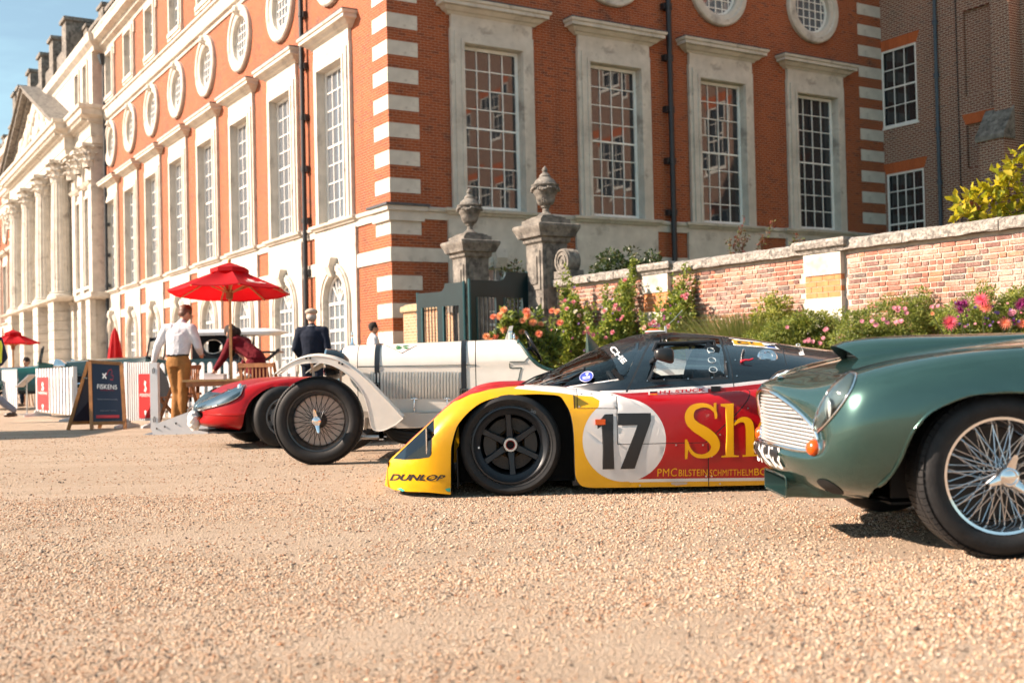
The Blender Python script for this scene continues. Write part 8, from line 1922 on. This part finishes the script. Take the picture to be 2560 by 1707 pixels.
tabletop('small_box', 'small white box on the left end of the table', 'box', 522, 934, (.09, .14, .085), M('white_card', (0, 0, 0)))
t = thing('serviette_pile', 'crumpled pale napkins at the right end of the table', 'napkins', tuple(P(608, 942, 16.6)*1.0)); t.location.z = zt; m = MB()
for k in range(7): m.sphere((rf.uniform(-.08, .08), rf.uniform(-.05, .05), .03+rf.uniform(0, .03)), (rf.uniform(.03, .06), rf.uniform(.03, .06), .03), 8, 6)
m.obj('napkin', WPL, t, 40, loc=(0, 0, 0))
# chairs
def chair(px, Y, rot, label, zb=.5):
    b = P(px, 950, Y); t = thing('folding_chair', label, 'chair', (b.x, b.y, 0), rot, 'teak folding chairs')
    for k in range(9): m = MB(); m.box(-.23+k*.0535, -.23+k*.0535+.022, -.215, -.20, .50, .86); m.obj('back_slat', TEAK, t, loc=(0, 0, 0))
    m = MB(); m.box(-.26, .26, -.225, -.195, .86, .92); m.box(-.26, .26, -.225, -.195, .46, .50); m.obj('back_rail', TEAK, t, loc=(0, 0, 0))
    for k in range(7): m = MB(); m.box(-.24, .24, -.18+k*.06, -.18+k*.06+.045, .43, .45); m.obj('seat_slat', TEAK, t, loc=(0, 0, 0))
    for s in (-1, 1):
        m = MB(); m.beam((s*.25, -.21, .92), (s*.25, .22, 0), .03, .045); m.obj('leg', TEAK, t, loc=(0, 0, 0)); m = MB(); m.beam((s*.22, .2, .44), (s*.22, -.24, 0), .03, .045); m.obj('leg', TEAK, t, loc=(0, 0, 0))
chair(655, 15.9, R(-8), 'teak folding chair with slatted back at the right of the table'); chair(447, 17.3, R(70), 'teak folding chair half hidden behind the man in white shirt')
t = thing('black_bag', 'black rucksack lying under the wooden table', 'bag', tuple(Vector((P(520, 1000, 16.8).x, 16.8, 0)))); m = MB(); m.sphere((0, 0, .2), (.24, .16, .2), 16, 10); m.obj('sack', BLACKP, t, 50, loc=(0, 0, 0)); m = MB(); m.tube([(-.2, -.1, .1), (-.26, -.14, .26), (-.12, -.15, .36)], .02, 6); m.obj('strap', ALU, t, 50, loc=(0, 0, 0))
# fence panels with banners
def panel(label, a, b, h, nsl, ban, group='white slatted barriers', text=None, post=True):
    A_, B2 = Vector(a), Vector(b); d = (B2-A_); L = d.length; t = thing('barrier_panel', label, 'barrier', tuple(A_), math.atan2(d.y, d.x), group)
    w = L/nsl
    for k in range(nsl): m = MB(); m.box(k*w, k*w+w*.52, -.012, .012, .10, h); m.obj('slat', WPL, t, loc=(0, 0, 0))
    m = MB(); m.box(0, L, .013, .035, .16, .22); m.box(0, L, .013, .035, h-.2, h-.14); m.obj('rail', WPL, t, loc=(0, 0, 0))
    for x in (0, L):
        m = MB(); m.box(x-.03, x+.03, -.02, .05, .06, h+.01); m.obj('post', WPL, t, loc=(0, 0, 0)); m = MB(); m.prism([(-.26, .0), (.26, .0), (.26, .03), (.06, .07), (.04, .13), (-.04, .13), (-.06, .07), (-.26, .03)], x-.02, x+.02, 'yz'); m.obj('foot', WPL, t, loc=(0, 0, 0))
    if ban:
        x0, x1 = ban[0]*L, ban[1]*L; m = MB(); m.box(x0, x1, -.02, -.014, .14, h*.82); o_ = m.obj('banner', REDB, t, loc=(0, 0, 0)); y = -.023
        V, F = text_mesh(text, 1, .01); m = MB(); xx = lambda u: x0+(x1-x0)*u; m.add([(xx(.08+.84*u), y, h*.47+.05*v) for u, v in V], F)
        m.add([(xx(u), y, h*z) for u, z in ((.42,.26),(.58,.26),(.56,.20),(.53,.19),(.53,.16),(.47,.16),(.47,.19),(.44,.20))], [tuple(range(8))]); m.add([(xx(u), y, h*z) for u, z in ((.40,.56),(.55,.54),(.64,.60),(.55,.64),(.60,.70),(.48,.72),(.42,.66),(.50,.62))], [tuple(range(8))]); m.obj('banner_print', WPR, t, loc=(0, 0, 0))
    return t
g0 = lambda px, py: PZ(px, py, 0.0)
panel('white slatted barrier with red banner, left of the wooden sign board', g0(94, 1040), g0(186, 1052), .95, 12, (.03, .36), text='THORNDALE')
panel('white slatted barrier with red banner, right of the wooden sign board', g0(318, 1068), g0(384, 1068), .98, 12, (.5, .98), text='FISKENS')
# picket fence
pa, pb = P(330, 1000, 19.5), P(735, 1000, 18.4); d = pb-pa; L = Vector((d.x, d.y, 0)).length; t = thing('picket_fence', 'low white picket fence behind the table and the man', 'fence', (pa.x, pa.y, 0), math.atan2(d.y, d.x)); n = int(L/.16)
pm = MB(); pm.prism([(-.045, .05), (.045, .05), (.045, .93), (.03, .965), (0, .98), (-.03, .965), (-.045, .93)], -.012, .012); pme = pm.mesh('picket', WPL)
for k in range(n+1): o_ = bpy.data.objects.new('picket', pme); COL.objects.link(o_); o_.parent = t; o_.location = (k*L/n, 0, 0)
for z in (.28, .72): m = MB(); m.box(0, L, .013, .04, z-.035, z+.035); m.obj('rail', WPL, t, loc=(0, 0, 0))
# left picket run
pa, pb = P(8, 1000, 27.5), P(42, 1000, 26.6); d = pb-pa; L = Vector((d.x, d.y, 0)).length; t = thing('picket_fence', 'short white picket fence by the cars at the far left', 'fence', (pa.x, pa.y, 0), math.atan2(d.y, d.x)); n = int(L/.16)
for k in range(n+1): o_ = bpy.data.objects.new('picket', pme); COL.objects.link(o_); o_.parent = t; o_.location = (k*L/n, 0, 0)
for z in (.28, .72): m = MB(); m.box(0, L, .013, .04, z-.035, z+.035); m.obj('rail', WPL, t, loc=(0, 0, 0))
# sandwich board
c = g0(262, 1073); t = thing('sandwich_board', 'wooden framed sandwich board with dark panel lettered in white', 'sign', (c.x, c.y, 0)); AW = M('varnished_wood', (0.30, 0.125, 0.035), 0.4, var=0.25, vs=10)
q = lambda px, py: g0(px, py)-Vector((c.x, c.y, 0)); fl, fr2, bl_, br2 = q(244, 1073), q(320, 1071), q(188, 1072), q(258, 1069); H = 1.02
apx1, apx2 = Vector(((fl.x+bl_.x)/2, (fl.y+bl_.y)/2+.0, H)), Vector(((fr2.x+br2.x)/2-.02, (fr2.y+br2.y)/2, H-.02))
A1 = P(222, 904, c.y)-Vector((c.x, c.y, 0)); A2 = P(305, 909, c.y+.05)-Vector((c.x, c.y, 0))
fl = Vector((fl.x, -.18, 0)); fr2 = Vector((fr2.x+.02, -.10, 0)); bl_ = Vector((bl_.x, .06, 0)); br2 = Vector((br2.x+.0, .34, 0))
fA, fB = Vector((A1.x+.02, -.01, A1.z)), Vector((A2.x-.01, .05, A2.z)); bA, bB = fA+Vector((-.04, .05, 0)), fB+Vector((-.04, .06, 0))
for (a, b, tl, tr) in ((fl, fr2, fA, fB), (bl_, br2, bA, bB)):
    for (p0, p1, w) in ((a, tl, .05), (b, tr, .05), (tl, tr, .05), (a.lerp(tl, .10), b.lerp(tr, .10), .05)): m = MB(); m.beam(p0, p1, w, .028, up=(0, 1, 0)); m.obj('frame_rail', AW, t, loc=(0, 0, 0))
    m = MB(); ins = [a.lerp(tl, .12).lerp(b.lerp(tr, .12), .03), b.lerp(tr, .12).lerp(a.lerp(tl, .12), .03), tr, tl]; m.add(ins+[p+Vector((0, .012, 0)) for p in ins], [(0,1,2,3),(7,6,5,4),(0,4,5,1),(1,5,6,2),(2,6,7,3),(3,7,4,0)]); m.obj('panel', NAVB, t, loc=(0, 0, 0))
qm = quad_map([tuple(p) for p in (fl, fr2, fB, fA)]); lay = lambda u, v: Vector(qm(u, v))+Vector((0, -.022, .004))
def on_board(body, u0, u1, v0, v1, mat, bold=0.0): V, F = text_mesh(body, 1, bold); m = MB(); m.add([lay(u0+(u1-u0)*x, v0+(v1-v0)*y) for x, y in V], F); m.obj('lettering', mat, t, loc=(0, 0, 0))
on_board('FISKENS', .22, .84, .60, .67, WPR, .01); on_board('INTERNATIONAL', .32, .76, .575, .59, RPR); on_board('The finest historic automobiles', .2, .84, .44, .46, M('grey_print', (0.25, 0.25, 0.28), 0.5)); on_board('Kensington  London', .3, .8, .27, .29, MATS['grey_print'])
m = MB(); m.add([lay(*p) for p in ((.16,.17),(.86,.17),(.86,.215),(.16,.215))], [(0,1,2,3)]); m.obj('red_stripe', RPR, t, loc=(0, 0, 0))
for pts, w, mt in (([(.40,.76),(.52,.84)], .03, WPR), ([(.40,.83),(.52,.76)], .03, WPR), ([(.52,.80),(.60,.88),(.68,.90),(.72,.86),(.66,.83),(.74,.80),(.72,.74),(.64,.75)], .012, RPR)):
    m = MB(); r_ = ribbon(pts, w); n2 = len(pts)
    for i in range(n2-1): m.add([lay(*r_[i]), lay(*r_[i+1]), lay(*r_[2*n2-2-i]), lay(*r_[2*n2-1-i])], [(0,1,2,3)])
    m.obj('emblem', mt, t, loc=(0, 0, 0))
m = MB(); m.beam(fl.lerp(fA, .76)+Vector((-.03, 0, 0)), bl_.lerp(bA, .76), .02, .02); m.obj('hinge_stay', BLACKP, t, loc=(0, 0, 0))
# white end post, grey board behind it
c = g0(389, 1074); t = thing('fence_post', 'broad white fence end post beside the red banner', 'post', (c.x, c.y, 0)); m = MB(); m.box(-.055, .055, -.05, .05, 0, P(389, 906, c.y).z); m.obj('post', WPL, t, loc=(0, 0, 0)); m = MB()
for z in (.15, .85): m.tube([(.015*math.cos(a), -.053, z+.04*math.sin(a)) for a in [2*math.pi*k/14 for k in range(14)]], .004, 5, closed=True)
m.obj('slot_ring', BLACKP, t, loc=(0, 0, 0))
c = P(402, 980, 18.2); t = thing('grey_board', 'dark grey curved board leaning behind the white fence post', 'board', (c.x, c.y, 0)); m = MB(); m.prism([(-.1, 0.02)]+[(-.1+.24*math.sin(math.pi*k/14)**.8, .05+.95*k/14) for k in range(15)]+[(-.1, 1.0)], -.02, .02); m.obj('board', M('grey_felt', (0.06, 0.06, 0.065), 0.8), t, loc=(0, 0, 0))
# white ramp
Yr = 14.9; t = thing('loading_ramp', 'white loading ramp lying beside the nose of the red car', 'ramp', (P(430, 1080, Yr).x, Yr, 0)); pr = [(p.x-t.location.x, max(0.0, p.z)) for p in (P(x, y, Yr) for x, y in ((382,1088),(378,1072),(384,1061),(470,1030),(512,1010),(520,1088)))]
m = MB(); m.prism(pr, 0, .05); m.obj('side_plate', WPL, t, loc=(0, 0, 0)); m = MB(); m.prism(pr, .75, .80); m.obj('side_plate', WPL, t, loc=(0, 0, 0)); m = MB(); m.add([(pr[2][0], .05, pr[2][1]-.02), (pr[4][0], .05, pr[4][1]-.02), (pr[4][0], .75, pr[4][1]-.02), (pr[2][0], .75, pr[2][1]-.02)], [(0,1,2,3)]); m.obj('deck', M('grey_deck', (0.3, 0.31, 0.33), 0.6), t, loc=(0, 0, 0))
m = MB()
for x, y in ((392,1071),(412,1066),(440,1058)): p = P(x, y, Yr); m.cyl((p.x-t.location.x, .0, p.z), (p.x-t.location.x, -.008, p.z), .012, n=8)
m.obj('bolt_heads', BLACKP, t, loc=(0, 0, 0)); m = MB(); m.prism([(-.42, .0), (-.2, 0), (-.2, .06), (-.3, .03)], .1, .6); m.obj('toe_plate', M('blue_grey_toe', (0.25, 0.32, 0.4), 0.5), t, loc=(0, 0, 0))
# information stands
for i, (px, py, top) in enumerate(((68, 1036, 926), (87, 1020, 925), (38, 1016, 940))):
    c = g0(px, py); t = thing('lectern_stand', ('thin metal information stand with slanted white board, nearest of the row', 'thin metal information stand close to the red bannered barrier', 'thin dark metal information stand farthest left')[i], 'stand', (c.x, c.y, 0), 0, 'information stands'); zz = P(px, top+22, c.y).z
    m = MB(); m.cyl((0, 0, 0), (0, 0, zz), .017, n=8); m.lathe([(0, 0), (.2, 0), (.2, .012), (.02, .02)], 18); m.obj('pole', ALU if i < 2 else IRON, t, 40, loc=(0, 0, 0)); m = MB(); m.add([(-.17, -.15, zz-.14), (.10, -.15, zz+.10), (.10, .22, zz+.10), (-.17, .22, zz-.14), (-.165, -.15, zz-.16), (.105, -.15, zz+.08), (.105, .22, zz+.08), (-.165, .22, zz-.16)], [(0,1,2,3),(7,6,5,4),(0,4,5,1),(1,5,6,2),(2,6,7,3),(3,7,4,0)]); m.obj('board', WPL if i < 2 else IRON, t, loc=(0, 0, 0))
# golf buggy
Yb = 23.5; c = P(575, 950, Yb); t = thing('golf_buggy', 'golf buggy with long white roof parked behind the table', 'buggy', (c.x, c.y, 0)); x0, x1 = P(437, 830, Yb).x-c.x, P(712, 830, Yb).x-c.x; zr_ = P(575, 830, Yb).z; m = MB(); L = []
for i in range(13):
    u = i/12; x = x0+(x1-x0)*u; e = min(1, min(u, 1-u)*9)**.5; L.append([(x, w*.62*(.75+.25*e), zr_+dz*e-.02) for w, dz in ((-1, -.06), (-1.02, 0), (-.9, .05), (-.4, .075), (.4, .075), (.9, .05), (1.02, 0), (1, -.06))])
m.loft(L, 0, True, True); m.obj('roof', WPL, t, 50, loc=(0, 0, 0))
for x in (x0+.35, x1-.75):
    for y in (-.52, .52): m = MB(); m.tube([(x, y, zr_), (x-.08, y, 1.0), (x-.1, y, .55)], .02, 8); m.obj('roof_strut', BLACKP, t, loc=(0, 0, 0))
m = MB(); m.box(x0+.25, x1-.35, -.55, .55, .32, .62); m.prism([(x0+.1, .35), (x0+.5, .35), (x0+.55, .85), (x0+.35, .9)], -.5, .5); m.box(x1-1.3, x1-.7, -.5, .5, .62, .80); m.box(x1-.8, x1-.68, -.5, .5, .8, 1.15); m.obj('body', paint('buggy_grey', (0.25, 0.32, 0.36)), t, loc=(0, 0, 0))
for x in (x0+.45, x1-.65):
    for y in (-.5, .5): m = MB(); m.lathe([(0, -.09), (.12, -.09), (.14, -.06), (.23, -.09), (.25, -.05), (.25, .05), (.23, .09), (0, .09)], 24, (x, y, .25), 'y'); m.obj('wheel', RUBBER, t, 40, loc=(0, 0, 0))
m = MB(); m.tube([(x0+.9+.17*math.cos(a), -.25+.17*math.sin(a), 1.0+.08*math.cos(a)) for a in [2*math.pi*k/16 for k in range(16)]], .014, 6, closed=True); m.obj('steering_wheel', BLACKP, t, 60, loc=(0, 0, 0))
q = P(690, 880, Yb); m = MB(); m.box(q.x-c.x-.25, q.x-c.x+.1, -.3, .3, q.z-.02, q.z+.02); m.beam((q.x-c.x-.2, -.2, q.z-.2), (q.x-c.x+.12, -.2, q.z+.05), .1, .06); m.obj('bag_rack', BLACKP, t, loc=(0, 0, 0))
# vintage tourers
def tourer(label, loc, yaw, paintm, soft, s=1.0, group='vintage tourers parked behind the fence', zb=1.16):
    "faces +x; length about 4.2 m"
    t = thing('vintage_tourer', label, 'car', loc, yaw, group); m = MB(); L = []
    for x, hw, zt_2, z0 in ((2.0, .24, 1.02, .55), (1.95, .29, 1.10, .5), (1.2, .34, zb-.03, .48), (.35, .42, zb, .45), (.1, .5, zb+.02, .42)):
        L.append([(x, -hw, z0), (x, -hw, zt_2-.17), (x, -hw*.8, zt_2-.04), (x, -hw*.35, zt_2), (x, hw*.35, zt_2), (x, hw*.8, zt_2-.04), (x, hw, zt_2-.17), (x, hw, z0)])
    m.loft(L, 0, True, True); m.obj('bonnet', paintm, t, 35, loc=(0, 0, 0)); m = MB(); L = []
    for x, hw, zt_2 in ((.1, .5, 1.16), (-.4, .62, 1.06), (-1.2, .66, 1.08), (-1.9, .62, 1.06), (-2.15, .5, .95)): L.append([(x, -hw*.95, .42), (x, -hw, .8), (x, -hw*.97, zt_2), (x, hw*.97, zt_2), (x, hw, .8), (x, hw*.95, .42)])
    m.loft(L, 0, True, True); m.obj('body_tub', paintm, t, 35, loc=(0, 0, 0))
    m = MB(); m.box(2.0, 2.04, -.24, .24, .55, 1.02); m.obj('radiator', CHROME, t, loc=(0, 0, 0))
    for y in (-.42, .42):
        m = MB(); m.lathe([(0, -.16), (.06, -.15), (.13, -.05), (.15, .03), (.15, .05), (0, .06)], 20, (1.9, y, 1.0), 'x'); m.obj('headlamp', CHROME, t, 40, loc=(0, 0, 0))
        for xw in (1.35, -1.35):
            m = MB(); o_ = [(xw+.48*math.cos(a), .40+.50*math.sin(a)) for a in [math.pi*(1.02-.95*k/18) for k in range(19)]]; yy = y*1.55
            m.loft([[(x, yy-.13, z-.06) for x, z in o_], [(x, yy-.12, z) for x, z in o_], [(x, yy+.12, z) for x, z in o_], [(x, yy+.13, z-.06) for x, z in o_]], closed=False); m.obj('wing', paintm, t, 40, loc=(0, 0, 0))
            fr4 = (lambda x, w, z, yy=yy: Vector((x, (w if yy > 0 else -w), z)))
            m = MB(); m.lathe([(.26, -.05), (.30, -.075), (.37, -.06), (.39, -.03), (.39, .03), (.37, .06), (.30, .075), (.26, .05)], 36, (xw, yy, .39), 'y'); w_ = m.obj('wheel', RUBBER, t, 40, loc=(0, 0, 0)); m = MB(); m.lathe([(.27, -.05), (.24, -.06), (.235, -.02), (.235, .02), (.24, .06), (.27, .05)], 36, (xw, yy, .39), 'y'); m.lathe([(0, -.09), (.05, -.08), (.06, 0), (.05, .08), (0, .09)], 14, (xw, yy, .39), 'y')
            for k in range(20): a = k*.314; m.cyl((xw+.05*math.cos(a), yy, .39+.05*math.sin(a)), (xw+.24*math.cos(a+.5), yy, .39+.24*math.sin(a+.5)), .004, n=4)
            m.obj('wire_rim', CHROME, w_, 40, loc=(0, 0, 0))
    m = MB()
    for y in (-.55, .55): m.beam((.05, y, 1.1), (-.03, y, 1.52), .03, .03)
    m.beam((-.03, -.55, 1.52), (-.03, .55, 1.52), .03, .03); m.beam((.05, -.55, 1.14), (.05, .55, 1.14), .03, .03); m.beam((.01, 0, 1.12), (-.03, 0, 1.52), .02, .02); m.obj('windscreen_frame', BLACKP, t, loc=(0, 0, 0))
    m = MB(); m.add([(.04, -.53, 1.12), (.04, .53, 1.12), (-.03, .53, 1.51), (-.03, -.53, 1.51)], [(0,1,2,3)]); m.obj('windscreen', GLASS, t, loc=(0, 0, 0))
    if soft:
        m = MB(); L = []
        for x, hw, zz in ((-.02, .56, 1.53), (-.5, .6, 1.6), (-1.2, .62, 1.62), (-1.75, .6, 1.52), (-2.02, .55, 1.15)): L.append([(x, -hw, zz-.08), (x, -hw*.8, zz), (x, 0, zz+.03), (x, hw*.8, zz), (x, hw, zz-.08)])
        m.loft(L, closed=False)
        for sy in (-1, 1):
            o2 = [(-.9, 1.06), (-2.05, 1.06), (-2.02, 1.14), (-1.75, 1.46), (-1.2, 1.55), (-.9, 1.55)]; hol = [(-1.33+.19*math.cos(a), 1.32+.14*math.sin(a)) for a in [2*math.pi*k/18 for k in range(18)]]; sheet(m, o2, [hol], 0, fn=lambda x, z, sy=sy: (x, sy*.615, z))
        m.obj('soft_top', cloth('black_hood_cloth', (0.012, 0.014, 0.018), .3, 8), t, 40, loc=(0, 0, 0))
        for sy in (-1, 1): m = MB(); m.tube([(-1.33+.19*math.cos(a), sy*.62, 1.32+.14*math.sin(a)) for a in [2*math.pi*k/22 for k in range(22)]], .012, 6, closed=True); m.obj('hood_window_rim', CHROME, t, 60, loc=(0, 0, 0))
    else:
        m = MB(); m.box(-1.1, -.95, -.5, .5, .7, 1.2); m.box(-1.95, -1.8, -.5, .5, .7, 1.2); m.obj('seat_backs', LEATH, t, loc=(0, 0, 0))
    m = MB(); m.box(-1.9, 1.9, -.35, .35, .36, .44); m.box(-.85, .85, -.78, -.45, .40, .44); m.box(-.85, .85, .45, .78, .40, .44); m.obj('chassis', BLACKP, t, loc=(0, 0, 0))
    return t
DKG = paint('deep_green_coachwork', (0.006, 0.028, 0.028), 0.25, 0.8); TEA = paint('teal_green_coachwork', (0.012, 0.11, 0.085), 0.25, 0.8)
p = P(395, 950, 23.6); tourer('dark green vintage tourer with raised black hood behind the man in white shirt', (p.x, p.y, 0), R(180), DKG, True)
p = P(105, 950, 28.5); tourer('teal green vintage tourer parked beyond the left slatted barrier', (p.x, p.y, 0), R(205), TEA, False, zb=1.05)
# made-up van outside the left edge, added to cast the shadow across the gravel
t = thing('shadow_van', 'unseen white van added outside the left edge to cast the gravel shadow', 'van', (-10.3, 15.2, 0), R(90)); VW = paint('van_white', (0.7, 0.7, 0.7)); m = MB()
pf = [(-1.15, .35), (1.15, .35), (1.15, 1.6), (1.05, 2.75), (-1.05, 2.75), (-1.15, 1.6)]; m.loft([[(x, -.05, z) for x, z in pf], [(x, 3.6, z) for x, z in pf]], 0, True, True); m.obj('cargo_body', VW, t, loc=(0, 0, 0)); m = MB(); m.loft([[(x, -.05, min(z, 2.3)) for x, z in pf], [(x*.97, -.9, min(z, 1.45)) for x, z in pf], [(x*.92, -1.5, min(z, 1.1)) for x, z in pf]], 0, True, True); m.obj('cab', VW, t, loc=(0, 0, 0))
for y in (-.7, 2.7):
    for x in (-1.0, 1.0): m = MB(); m.lathe([(0, -.1), (.2, -.1), (.34, -.09), (.36, 0), (.34, .09), (0, .1)], 24, (x, y, .36), 'x'); m.obj('wheel', RUBBER, t, 40, loc=(0, 0, 0))
m = MB(); m.box(-.8, .8, 3.6, 3.62, 1.5, 2.2); m.obj('rear_window', PANE, t, loc=(0, 0, 0))
